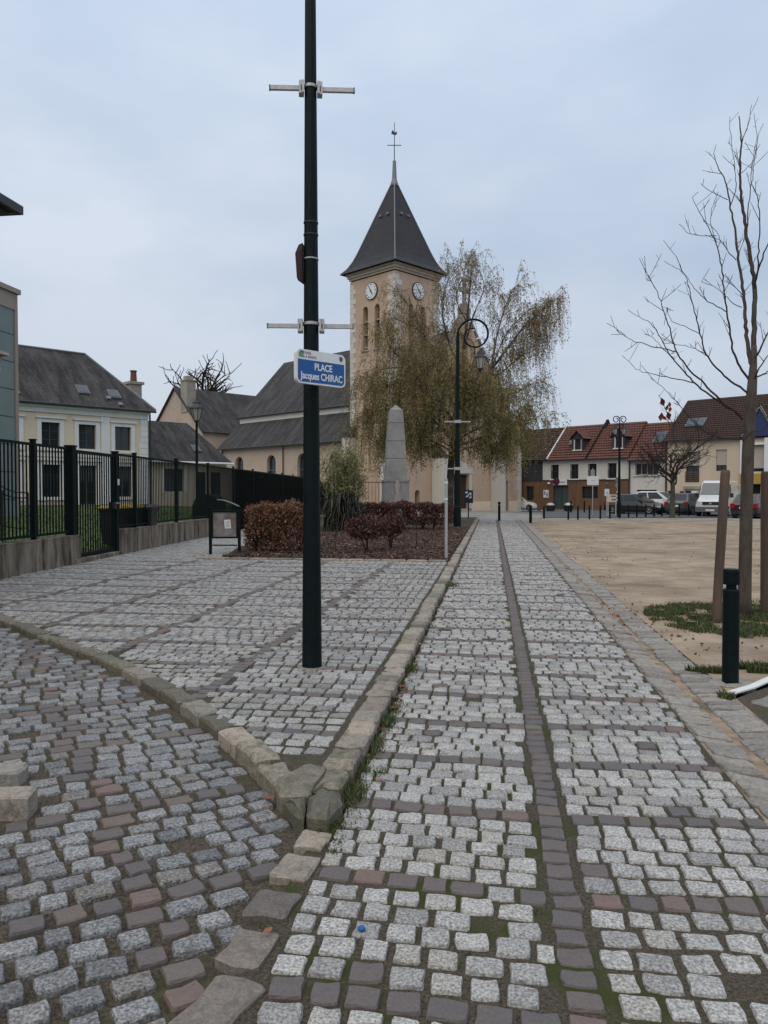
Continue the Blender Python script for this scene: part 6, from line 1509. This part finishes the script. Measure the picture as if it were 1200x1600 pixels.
for s in (-1, 1):
    q = [(1.38, s * w * 1.005, 1.3), (.5, s * w * 1.005, 1.3), (.5, s * w * .93, 2.05), (.95, s * w * .92, 2.05)]
    MB().add(q + [(x, y - s * .03, z) for x, y, z in q], [(0, 1, 2, 3), (0, 1, 5, 4), (1, 2, 6, 5), (2, 3, 7, 6), (3, 0, 4, 7)]).build('side_window', M['glass'], VN)
    mb = MB(); mb.obox((2.38, s * w * .72, .86), (.2, -s * .05, 0), (.02, s * .34, 0), (0, 0, .2)); mb.build('headlight', M['headlamp'], VN)
    mb = MB(); mb.obox((1.3, s * (w + .12), 1.35), (.1, 0, 0), (0, .2, 0), (0, 0, .28)); mb.build('wing_mirror', M['plastic'], VN)
mb = MB(); mb.obox((2.45, 0, .84), (.14, 0, 0), (0, .95, 0), (0, 0, .2)); gr = mb.build('grille', M['plastic'], VN)
mb = MB(); mb.lathe([(.07, 0), (.07, .012)], 16); e_ = mb.build('emblem', M['steel'], gr); e_.data.transform(Matrix.Translation((2.52, 0, .84)) @ Matrix.Rotation(R(90), 4, 'Y'))
mb = MB(); mb.box(2.25, 2.58, -w * .95, w * .95, .3, .62); mb.build('bumper', plain('bumper_grey', (.12, .125, .13), .6), VN)
mb = MB(); mb.box(2.581, 2.6, -.26, .26, .36, .47); mb.build('number_plate', M['sign_white'], VN)
wheels(VN, 5, (-1.6, 1.65), w, .34)

# ------------------------------------------------------------------ mulch bed, hedges, shrubs
kx = KX0 - .02
bed = sheet('mulch_bed', [(kx, EDGE_Y + .13), (kx, 33), (-9.0, 33), (-6.0, EDGE_Y + .13)], PZ + .03, M['mulch'], div=.25, bump=.06)
n = 15000
X_ = rng.uniform(-6.0, kx, n); Y_ = EDGE_Y + .16 + rng.random(n) ** 1.4 * 15
Pm = np.stack([X_, Y_, PZ + .045 + rng.random(n) * .03], 1); Nm = np.stack([rng.normal(size=n), rng.normal(size=n), rng.normal(size=n) * .3], 1)
leaf_cloud('bark_chips', Pm, Nm, rng.uniform(.03, .09, n), M['chip'], None, asp=.45, kind='stuff')
def shrub(name, lab, cat, c, rx, ry, z0, z1, n, mat, stems, size=(.05, .09), grp=None, boxy=True, rz=0.0):
    o = thing(name, lab, cat, (c[0], c[1], PZ), rz, grp)
    mb = MB()
    for sx in stems:
        b = Vector((sx, random.uniform(-.1, .1) * ry, 0))
        for _ in range(4):
            mb.tube([b, b + Vector((random.gauss(0, .06), random.gauss(0, .05), z1 * .4)), b + Vector((random.gauss(0, .16), random.gauss(0, .1), z1 * .85))], [.022, .016, .006], 5)
    for _ in range(int(70 * rx * 2)):
        p = Vector((random.uniform(-rx, rx), random.uniform(-ry, ry), random.uniform(max(z0, .1), z1 * .9)))
        mb.tube([p, p + Vector((random.gauss(0, .13), random.gauss(0, .13), random.uniform(.02, .25)))], [.005, .002], 3, cap=False)
    mb.build('stems', M['twig'], o)
    P = []
    while len(P) < n:
        x, y, z = random.uniform(-1, 1), random.uniform(-1, 1), random.random()
        if boxy:
            if abs(x) ** 6 + abs(y) ** 6 > 1.1: continue
            edge = max(abs(x), abs(y), abs(2 * z - 1))
            if random.random() > .25 + .75 * edge ** 3: continue
        elif x * x + y * y + (2 * z - 1) ** 2 * .9 > 1.15: continue
        q = Vector((x * rx, y * ry, z0 + z * (z1 - z0)))
        nn = mnoise.noise(Vector((q.x * 2.6 + c[0], q.y * 2.6, q.z * 2.6)))
        if nn < -.26 or (boxy and z < .45 and random.random() < (.45 - z) * 1.5): continue
        top = 1 + .10 * mnoise.noise(Vector((q.x * 2.1 + c[0] * 3, 0, 5)))
        q.z = z0 + (q.z - z0) * top
        P.append(q + Vector((random.gauss(0, .035), random.gauss(0, .035), random.gauss(0, .03))))
    N = [(random.gauss(0, .6), random.gauss(0, .6), random.gauss(-.5, .7)) for _ in P]
    leaf_cloud('foliage', [tuple(p) for p in P], N, rng.uniform(size[0], size[1], len(P)), mat, o, asp=.55)
    return o
sc_ = depth(G(420, 866, PZ)) / 1200
for (xa, xb, yt, lab) in ((376, 405, 791, 'copper leaved hedge plant next to the notice board'), (404, 440, 789, 'copper leaved hedge plant in the middle of the left hedge'), (438, 478, 784, 'copper leaved hedge plant left of the tall green post')):
    c = G((xa + xb) / 2, 866, PZ); rx = (xb - xa) / 2 * sc_ * 1.05
    shrub('hedge_plant', lab, 'hedge', (c.x, c.y + .5), rx, .42, .12, (868 - yt) * sc_ * .98, 2600, M['beech_leaf'], [0, .1], grp='left hedge plants', rz=YAW)
c = G(571, 866, PZ); shrub('bush', 'dark copper bush in the mulch right of the post, left of a pair', 'bush', (c.x, c.y + .2), .5, .42, .36, .92, 2400, M['beech_dark'], [0], grp='pair of bushes in the mulch', boxy=False, rz=YAW)
c = G(609, 860, PZ); shrub('bush', 'smaller dark copper bush in the mulch, right of a pair', 'bush', (c.x, c.y + .2), .36, .36, .36, .86, 1500, M['beech_dark'], [0], grp='pair of bushes in the mulch', boxy=False, rz=YAW)
s2 = 30 / 1200
for (xa, xb, yt, yb, dd, lab) in ((548, 598, 784, 822, 30, 'back hedge plant left of the obelisk base'), (596, 646, 783, 822, 30, 'back hedge plant in front of the obelisk base'), (644, 694, 784, 824, 29.5, 'back hedge plant right of the obelisk by the lamp'), (692, 706, 786, 820, 31, 'narrow back hedge plant touching the scroll lamp')):
    c = D((xa + xb) / 2, 800, dd); rx = (xb - xa) / 2 * dd / 1200 * 1.04
    shrub('hedge_plant', lab, 'hedge', (c.x, c.y), rx, .45, .22, (824 - yt) * dd / 1200 * .98 + .06, int(3600 * rx / .6), M['beech_dark'], [-.2, .2] if rx > .3 else [0], grp='back hedge plants', rz=YAW, size=(.06, .11))
for px, py, h, lab in ((524, 866, .95, 'thin bare seedling stem nearest the tall post'), (650, 862, .9, 'thin bare seedling stem right of the bushes')):
    g = G(px, py, PZ); o = thing('seedling', lab, 'plant', tuple(g), 0, 'bare seedlings'); mb = MB()
    mb.tube([(0, 0, -.02), (.01, 0, h * .5), (.03, 0.02, h)], [.012, .009, .004], 5); mb.build('stem', M['twig'], o)
    mb = MB()
    for k in range(9): z = h * (.3 + .07 * k); mb.tube([(.01, 0, z), (.01 + random.gauss(0, .1), random.gauss(0, .1), z + .14)], [.004, .002], 3)
    mb.build('twigs', M['twig'], o)
# bamboo over a clump of dark strap leaves
c = D(537, 800, 29.5); BA = thing('bamboo', 'pale green feathery bamboo rising beside the tall post', 'bamboo', (c.x, c.y, PZ), YAW)
mb = MB(); P = []; N = []
for k in range(80):
    b = Vector((random.gauss(0, .28), random.gauss(0, .28), .3)); lean = Vector((random.gauss(0, .32) + .05, random.gauss(0, .25), 0)); h = random.uniform(1.7, 3.05)
    pts = [b + lean * t * t + Vector((0, 0, h * t)) for t in (0, .25, .5, .75, 1)]; mb.tube(pts, [.012, .011, .009, .006, .002], 4)
    for _ in range(95):
        t = random.uniform(.45, 1); p = b + lean * t * t + Vector((0, 0, h * t)); P.append(p + Vector((random.gauss(0, .12), random.gauss(0, .12), random.gauss(0, .06)))); N.append((random.gauss(0, .5), random.gauss(0, .5), random.gauss(.15, .6)))
mb.build('canes', M['shutter'], BA); leaf_cloud('foliage', [tuple(p) for p in P], N, rng.uniform(.10, .22, len(P)), M['bamboo_leaf'], BA, asp=.2)
c = D(534, 800, 28.8); DC = thing('strap_leaf_plant', 'dark clump of long drooping strap leaves under the bamboo', 'plant', (c.x, c.y, PZ), YAW)
V, T, Rn = [], [], []
for k in range(800):
    g_ = random.random() * 6.283; rr = random.uniform(.35, 1.0); h = random.uniform(.5, 1.7); b = Vector((random.gauss(0, .24), random.gauss(-.15, .2), random.uniform(0, 1.0))); d = Vector((math.cos(g_), math.sin(g_), 0)); s_ = Vector((-d.y, d.x, 0)) * random.uniform(.022, .048)
    n0 = len(V); rv = random.random()
    for i in range(6):
        t = i / 5; p = b + d * rr * t * .8 + Vector((0, 0, h * (t * 1.5 - 1.75 * t * t))); p.z = max(p.z, .02); w_ = 1 - t * .85
        V += [p - s_ * w_, p + s_ * w_]; Rn += [rv, rv]
    for i in range(5): a = n0 + 2 * i; T += [(a, a + 1, a + 3), (a, a + 3, a + 2)]
np_mesh('foliage', [tuple(v) for v in V], T, M['dark_leaf'], None, Rn, parent=DC)

# ------------------------------------------------------------------ weeping birch in front of the church
BD = 35.5
bb = G(703, 818); BD = depth(bb)
def PB(px, py, dz=0.0): return D(px, py, BD + dz)
BI = thing('birch', 'large weeping birch with thin olive and brown leaves in front of the church', 'tree', (0, 0, 0))
trunk = [((703, 820), .26), ((702, 795), .21), ((703, 760), .19), ((705, 720), .17), ((708, 680), .155), ((712, 640), .14), ((718, 600), .115), ((723, 560), .09), ((729, 510), .065), ((734, 455), .04), ((737, 412), .015)]
mb = MB(); mb.tube([PB(*p) for p, r in trunk], [r for p, r in trunk], 9)
limbs = [  # (points, depth drift, start radius, droop length, density, olive share)
 ([(712, 650), (745, 610), (765, 578), (790, 545), (815, 510), (848, 480), (866, 470)], .6, .10, 2.5, 1.3, .35),
 ([(748, 608), (772, 592), (800, 570), (825, 550), (852, 520)], 1.2, .05, 2.0, 1.2, .35),
 ([(714, 640), (755, 618), (800, 612), (830, 602), (846, 600)], -.4, .06, 1.7, 1.2, .5),
 ([(768, 575), (778, 520), (795, 465), (812, 440)], .5, .05, 1.4, 1.1, .25),
 ([(768, 575), (790, 520), (830, 480), (850, 500)], 1.6, .04, 1.8, .6, .25),
 ([(708, 690), (750, 665), (790, 655), (805, 665), (815, 650), (830, 640)], -.3, .07, 2.0, 1.2, .7),
 ([(805, 664), (825, 655), (846, 660)], .3, .035, 1.9, 1.5, .6),
 ([(710, 660), (680, 620), (655, 595), (635, 570), (612, 540), (598, 505)], -.6, .08, 2.2, 1.0, .6),
 ([(708, 690), (670, 645), (640, 612), (603, 602), (576, 606)], -.8, .08, 3.4, 1.3, .75),
 ([(718, 600), (692, 560), (662, 520), (640, 482), (622, 455)], .4, .07, 1.8, 1.2, .45),
 ([(720, 580), (702, 530), (690, 480), (698, 440), (716, 408)], -.5, .06, 1.7, 1.2, .35),
 ([(706, 705), (670, 688), (640, 692), (625, 684)], -.5, .05, 1.3, .8, .75),
 ([(722, 560), (738, 500), (755, 450), (748, 415)], .8, .05, 1.3, .8, .2),
 ([(712, 650), (735, 625), (765, 615), (790, 625)], -2.2, .07, 2.0, 1.4, .75),
 ([(710, 660), (690, 630), (665, 620), (640, 630)], -2.6, .07, 2.3, 1.3, .8),
 ([(710, 670), (735, 655), (770, 650), (800, 668)], -2.0, .06, 2.5, 1.7, .85),
 ([(715, 620), (700, 570), (680, 540), (650, 545)], -1.8, .06, 2.2, 1.0, .65),
 ([(715, 620), (740, 570), (735, 540), (715, 520)], 2.4, .06, 2.0, .8, .5),
 ([(712, 640), (690, 600), (670, 580), (640, 560)], 2.4, .06, 2.4, 1.0, .6),
 ([(716, 620), (745, 590), (775, 600), (800, 620)], 2.2, .05, 2.2, .9, .6),
 ([(708, 690), (690, 665), (660, 660), (640, 672)], -1.5, .05, 2.0, 1.1, .8),
 ([(706, 700), (735, 690), (770, 682), (800, 690)], -.8, .05, 2.0, 1.9, .9),
 ([(706, 700), (690, 690), (675, 692), (668, 700)], .8, .04, 1.3, 1.1, .8),
 ([(730, 505), (715, 470), (722, 430), (735, 400)], .3, .035, 1.1, .7, .15),
 ([(637, 575), (615, 575), (590, 580), (572, 600)], -.2, .04, 2.3, .9, .7),
 ([(660, 520), (640, 510), (615, 500), (600, 512)], .8, .035, 1.7, .9, .4),
 ([(640, 612), (610, 635), (585, 648), (574, 655)], -.3, .04, 3.2, 1.5, .8),
 ([(660, 665), (630, 668), (605, 680), (590, 690)], -.2, .04, 2.6, 1.5, .85),
 ([(655, 595), (630, 590), (610, 600), (600, 615)], -1.2, .04, 2.4, 1.2, .7),
 ([(690, 660), (672, 650), (650, 655), (628, 655)], -1.8, .04, 2.3, 1.3, .8),
 ([(690, 560), (670, 575), (650, 580), (640, 590)], -1.6, .04, 2.2, 1.1, .65),
 ([(712, 650), (716, 620), (705, 590), (690, 580)], -2.2, .05, 2.2, 1.3, .7),
 ([(714, 640), (726, 600), (722, 570), (712, 555)], -2.4, .05, 2.2, 1.2, .6),
 ([(714, 640), (735, 600), (752, 590), (768, 600)], -2.4, .05, 2.2, 1.2, .6),
 ([(708, 690), (700, 660), (712, 650), (722, 655)], -2.4, .05, 2.0, 1.2, .8),
 ([(705, 715), (730, 700), (760, 705), (780, 712)], -1.4, .04, 1.1, 1.6, .9),
]
LP, LN, LR = [], [], []; tw = MB()
for li, (pts, drift, r0, droop, dens, olive) in enumerate(limbs):
    n = len(pts); Q = [PB(px, py, drift * (i / (n - 1)) ** .8) for i, (px, py) in enumerate(pts)]
    Q = [q + Vector((0, 0, 0)) if i in (0,) else q + Vector((random.gauss(0, .05), random.gauss(0, .15), random.gauss(0, .05))) for i, q in enumerate(Q)]
    fine = catmull(Q, .22) + [Q[-1]]
    rad = [r0 * (1 - .88 * i / (len(fine) - 1)) for i in range(len(fine))]
    mb.tube(fine, rad, 6)
    total = sum((a - b).length for a, b in zip(fine, fine[1:]))
    for _ in range(int(total * 7.5 * dens ** .5)):
        t = random.uniform(.18, 1) ** .8; i = min(int(t * (len(fine) - 1)), len(fine) - 2); p = fine[i].copy()
        d = Vector((random.gauss(0, 1), random.gauss(0, 1), random.gauss(.35, .5))).normalized() * random.uniform(.4, 1.25)
        if i + 1 < len(fine): d += (fine[i + 1] - fine[i]).normalized() * .5
        m1 = p + d * .5 + Vector((0, 0, .1)); e = p + d
        tw.tube([p, m1, e], [max(.006, rad[i] * .35), .009, .006], 4, cap=False)
        for _s in range(random.randint(4, 8) if dens > .9 else random.randint(4, 7)):
            a = p.lerp(e, random.uniform(.3, 1.05)) + Vector((0, 0, .03)); L = droop * random.uniform(.25, 1.0)
            L = min(L, max(.25, a.z - 1.7 - random.random() ** 2 * 2.2))
            dr = Vector((random.gauss(0, .18), random.gauss(0, .18), 0)); dr += Vector((d.x, d.y, 0)) * .18
            pp = []; k_ = 5
            for j in range(k_ + 1):
                u = j / k_; pp.append(a + dr * (1 - (1 - u) ** 2) + Vector((random.gauss(0, .012), random.gauss(0, .012), -L * u ** 1.35 + .06 * math.sin(u * 3.1))))
            tw.tube(pp, [.005, .0045, .004, .0035, .003, .002], 3, cap=False)
            base_t = random.random() * .72 if random.random() < olive else .66 + .34 * random.random()
            nl = int(L * (17 if olive > .5 else 10) * (.6 + .35 * dens) + 2)
            for _l in range(nl):
                u = random.random(); jf = u * k_; j = min(int(jf), k_ - 1); q = pp[j].lerp(pp[j + 1], jf - j)
                LP.append(tuple(q + Vector((random.gauss(0, .045), random.gauss(0, .045), random.gauss(-.02, .03))))); LN.append((random.gauss(0, .5), random.gauss(0, .5), -1 + random.gauss(0, .4)))
                LR.append(min(1, max(0, base_t + random.gauss(0, .12))))
mb.build('trunk', M['birch_bark'], BI, smooth=True)
t_ = tw.build('twigs', M['birch_twig'], BI)
leaf_cloud('foliage', LP, LN, rng.uniform(.05, .095, len(LP)), M['birch_leaf'], BI, asp=.62, rnd=LR)
print('birch leaves', len(LP), 'twig verts', len(tw.v))

# ------------------------------------------------------------------ young bare tree with stakes at the right
tb = G(1163, 962); TD = depth(tb)
BT = thing('bare_tree', 'leafless young tree held between stakes at the right edge', 'tree', (0, 0, 0))
def PT(px, py, dz=0.0): return D(px, py, TD + dz)
u1 = TD / 1200
tr = [(1163, 966, 12), (1163, 940, 10.2), (1164, 900, 9.6), (1166, 800, 9.2), (1169, 700, 8.8), (1174, 620, 7.8), (1176, 590, 6.6), (1177.5, 565, 5.0), (1178, 540, 4.2)]
mb = MB(); mb.tube([PT(x, y) for x, y, r in tr], [r * u1 for x, y, r in tr], 12); mb.build('trunk', M['bark_grey'], BT, smooth=True)
br = [
 ([(1177, 585), (1178, 525), (1179, 456), (1175, 416), (1166, 362), (1159, 316), (1156, 272), (1158, 225), (1155, 181)], 8.6, .0),
 ([(1158, 226), (1169, 191), (1174, 164)], 1.5, .05), ([(1176, 572), (1168, 541), (1162, 462), (1155, 416), (1150, 369), (1141, 322), (1133, 281), (1122, 262), (1115, 240)], 6.4, .25),
 ([(1179, 456), (1184, 425), (1200, 381), (1220, 340)], 3.4, -.3), ([(1184, 425), (1187, 350), (1183, 306), (1174, 285), (1176, 250), (1183, 212)], 2.3, -.1),
 ([(1166, 362), (1172, 300), (1178, 262), (1184, 210)], 1.8, .2),
 ([(1160, 655), (1144, 640), (1134, 634), (1100, 600), (1075, 575), (1056, 547), (1047, 516), (1034, 478), (1025, 453), (1006, 419)], 3.6, -.7),
 ([(1159, 650), (1116, 622), (1087, 600), (1062, 572), (1047, 556), (1033, 530), (1019, 506), (1000, 496), (981, 484)], 3.4, .5),
 ([(1056, 549), (1019, 541), (987, 531), (966, 516), (948, 505)], 1.9, -.75), ([(1087, 599), (1050, 591), (1019, 584), (994, 577), (983, 564)], 1.8, .5),
 ([(1168, 614), (1131, 587), (1103, 553), (1094, 522), (1084, 484), (1075, 441), (1064, 420), (1056, 400)], 3.2, -.35),
 ([(1171, 594), (1150, 562), (1141, 522), (1134, 472), (1128, 425), (1119, 381), (1100, 344), (1084, 312), (1091, 300)], 3.6, .3),
 ([(1134, 487), (1094, 462), (1072, 431), (1050, 415)], 1.6, .45), ([(1159, 480), (1147, 475), (1120, 450), (1096, 440)], 1.4, .2),
 ([(1150, 406), (1135, 390), (1119, 362), (1100, 344)], 1.5, .3), ([(1118, 368), (1081, 366), (1061, 350)], 1.2, .35), ([(1137, 312), (1103, 294), (1095, 287)], 1.3, .25),
 ([(1176, 566), (1190, 540), (1204, 510), (1225, 460)], 3.2, -.3), ([(1175, 594), (1192, 585), (1208, 575), (1235, 555)], 2.8, .3), ([(1175, 600), (1190, 570), (1203, 552), (1230, 520)], 2.4, -.6),
 ([(1162, 687), (1117, 682), (1093, 667), (1067, 640), (1040, 610), (1017, 590)], 2.5, -.4), ([(1093, 668), (1060, 660), (1046, 665), (1042, 645), (1036, 628)], 1.1, -.45),
 ([(1094, 522), (1070, 510), (1048, 500), (1042, 480)], 1.2, -.4), ([(1103, 553), (1070, 540), (1035, 536)], 1.1, -.3), ([(1047, 556), (1020, 528), (1008, 522)], 1.1, .5),
 ([(1119, 381), (1110, 340), (1122, 300)], 1.2, .35), ([(1162, 462), (1140, 440), (1128, 425)], 1.3, .2), ([(1159, 316), (1145, 300), (1134, 290)], 1.2, .1),
 ([(1156, 272), (1168, 262), (1182, 245)], 1.1, 0), ([(1141, 322), (1150, 290), (1147, 250), (1140, 200)], 1.5, .2), ([(1160, 690), (1175, 675), (1190, 672), (1215, 650)], 1.6, -.3),
]
random.seed(21)
for k, (pts, r0, dz) in enumerate(br):
    n = len(pts); Q = [PT(x, y, dz * i / (n - 1)) for i, (x, y) in enumerate(pts)]; F_ = catmull(Q, .05) + [Q[-1]]
    F_ = [q + Vector((random.gauss(0, .005), random.gauss(0, .005), random.gauss(0, .005))) if 0 < i < len(F_) - 1 else q for i, q in enumerate(F_)]
    m_ = MB(); rr = [max(.0032, r0 * .5 * u1 * (1 - .85 * i / (len(F_) - 1))) for i in range(len(F_))]; m_.tube(F_, rr, 6)
    for _ in range(int(len(F_) * .26)):
        i = random.randrange(len(F_) // 4, len(F_)); p = F_[i]; t = (F_[min(i + 1, len(F_) - 1)] - F_[max(i - 1, 0)]).normalized()
        d = (t * .7 + Vector((random.gauss(0, .6), random.gauss(0, .6), random.gauss(.35, .4)))).normalized() * random.uniform(.06, .3)
        m_.tube([p, p + d * .55 + Vector((0, 0, .006)), p + d + Vector((0, 0, .02))], [min(rr[i] * .7, .005), .003, .0022], 4)
        for _q in range(random.randint(0, 2)): q = p + d * random.uniform(.4, .9); e2 = Vector((random.gauss(0, .06), random.gauss(0, .06), random.uniform(.02, .11))); m_.tube([q, q + e2], [.0026, .002], 3)
    m_.build('branch', M['twig'] if k > 2 else M['bark_grey'], BT)
mb = MB()
pts = [(1035, 628), (1042, 637), (1046, 632), (1033, 651), (1045, 650), (1038, 653), (1047, 640)]
for i, (x, y) in enumerate(pts):
    c = PT(x, y, -.45); s = .055 if i in (0, 3, 4) else .035
    a = Vector((random.gauss(0, .3), random.gauss(0, .4), random.choice((-1, 1)))).normalized(); w_ = a.cross(Vector((.2, 1, .1))).normalized()
    m_ = MB(); m_.add([c - a * s, c + w_ * s * .6 - a * s * .2, c + a * s * .3 + w_ * s * .35, c + a * s, c - w_ * s * .55 + a * s * .2, c - w_ * s * .5 - a * s * .3, c + w_.cross(a) * s * .3], [(0, 1, 6), (1, 2, 6), (2, 3, 6), (3, 4, 6), (4, 5, 6), (5, 0, 6)])
    o = m_.build('leaf', M['red_leaf'], BT)
    at = o.data.attributes.new('rnd', 'FLOAT', 'POINT'); at.data.foreach_set('value', [random.random()] * 7)
for (x0, y0_, x1, y1, hw, lab) in ((1118.5, 972, 1133.5, 736, 7.0, 'leaning wooden stake left of the young bare tree'), (1196, 960, 1197, 738, 7.5, 'upright wooden stake right of the young bare tree')):
    a = G(x0, y0_); dd = depth(a); b = D(x1, y1, dd)
    o = thing('tree_stake', lab, 'stake', (0, 0, 0), 0, 'tree stakes'); m_ = MB(); w_ = hw * dd / 1200
    m_.tube([a - Vector((0, 0, .1)), a.lerp(b, .3), a.lerp(b, .7), b - (b - a) * .01, b], [w_, w_, w_ * 1.02, w_, w_ * .9], 10); m_.build('shaft', M['stake'], o)
    m_ = MB(); m_.tube([b + (b - a).normalized() * .001, b + (b - a).normalized() * .012], [w_ * .92, w_ * .8], 10); m_.build('sawn_top', M['stake'], o)

# ------------------------------------------------------------------ more distant bare trees
def bare_tree(lab, base, h, r, spread, n1, seed, levels=3, first=.35, pollard=False, up=.6, d_scale=1.0, min_r=.012):
    random.seed(seed); o = thing('bare_tree', lab, 'tree', tuple(base), 0, None); m_ = MB(); b_ = MB()
    top = Vector((random.gauss(0, .1), 0, h * first)); m_.tube([(0, 0, -.1), top * .5 + Vector((.03, 0, 0)), top], [r * 1.2, r, r * .85], 8)
    def grow(p, d, L, rad, lev):
        pts = [p]; q = p.copy(); dd = d.copy()
        for k in range(5):
            dd = (dd + Vector((random.gauss(0, .22), random.gauss(0, .22), random.gauss(.05, .15)))).normalized(); q = q + dd * L / 5; pts.append(q.copy())
        b_.tube(pts, [max(min_r * .5, rad * (1 - .13 * k)) for k in range(6)], 5)
        if lev < levels:
            for k in range(random.randint(3, 5)):
                i = random.randint(2, 5); g = (dd + Vector((random.gauss(0, .75), random.gauss(0, .75), random.gauss(.1, .45)))).normalized(); grow(pts[i], g, L * random.uniform(.45, .75), max(min_r * .6, rad * .52), lev + 1)
    for k in range(n1):
        g = 6.283 * k / n1 + random.gauss(0, .3); st = top * random.uniform(.72, 1) if not pollard else top * random.uniform(.8, 1)
        grow(st, Vector((math.cos(g) * spread, math.sin(g) * spread, up + random.random() * .5)).normalized(), h * (1 - first) * random.uniform(.45, .65), r * .5, 1)
    m_.build('trunk', M['bark_grey'], o); b_.build('branches', M['twig'], o); return o
g = G(1050, 809); bare_tree('small leafless tree with spreading twigs between the bollards and the parked cars', g, 6.3, .14, 1.0, 11, 4, levels=4, first=.42, up=.3)
p = D(315, 700, 104); bare_tree('knobbly bare tree rising behind the church wing roof', (p.x, p.y, 0), 23, .5, .75, 11, 11, levels=3, first=.6, up=.75, min_r=.08)
p = D(228, 700, 120); bare_tree('faint thin bare tree behind the annex roof', (p.x, p.y, 0), 15, .3, .7, 7, 12, levels=3, first=.3, min_r=.06)
random.seed(3)
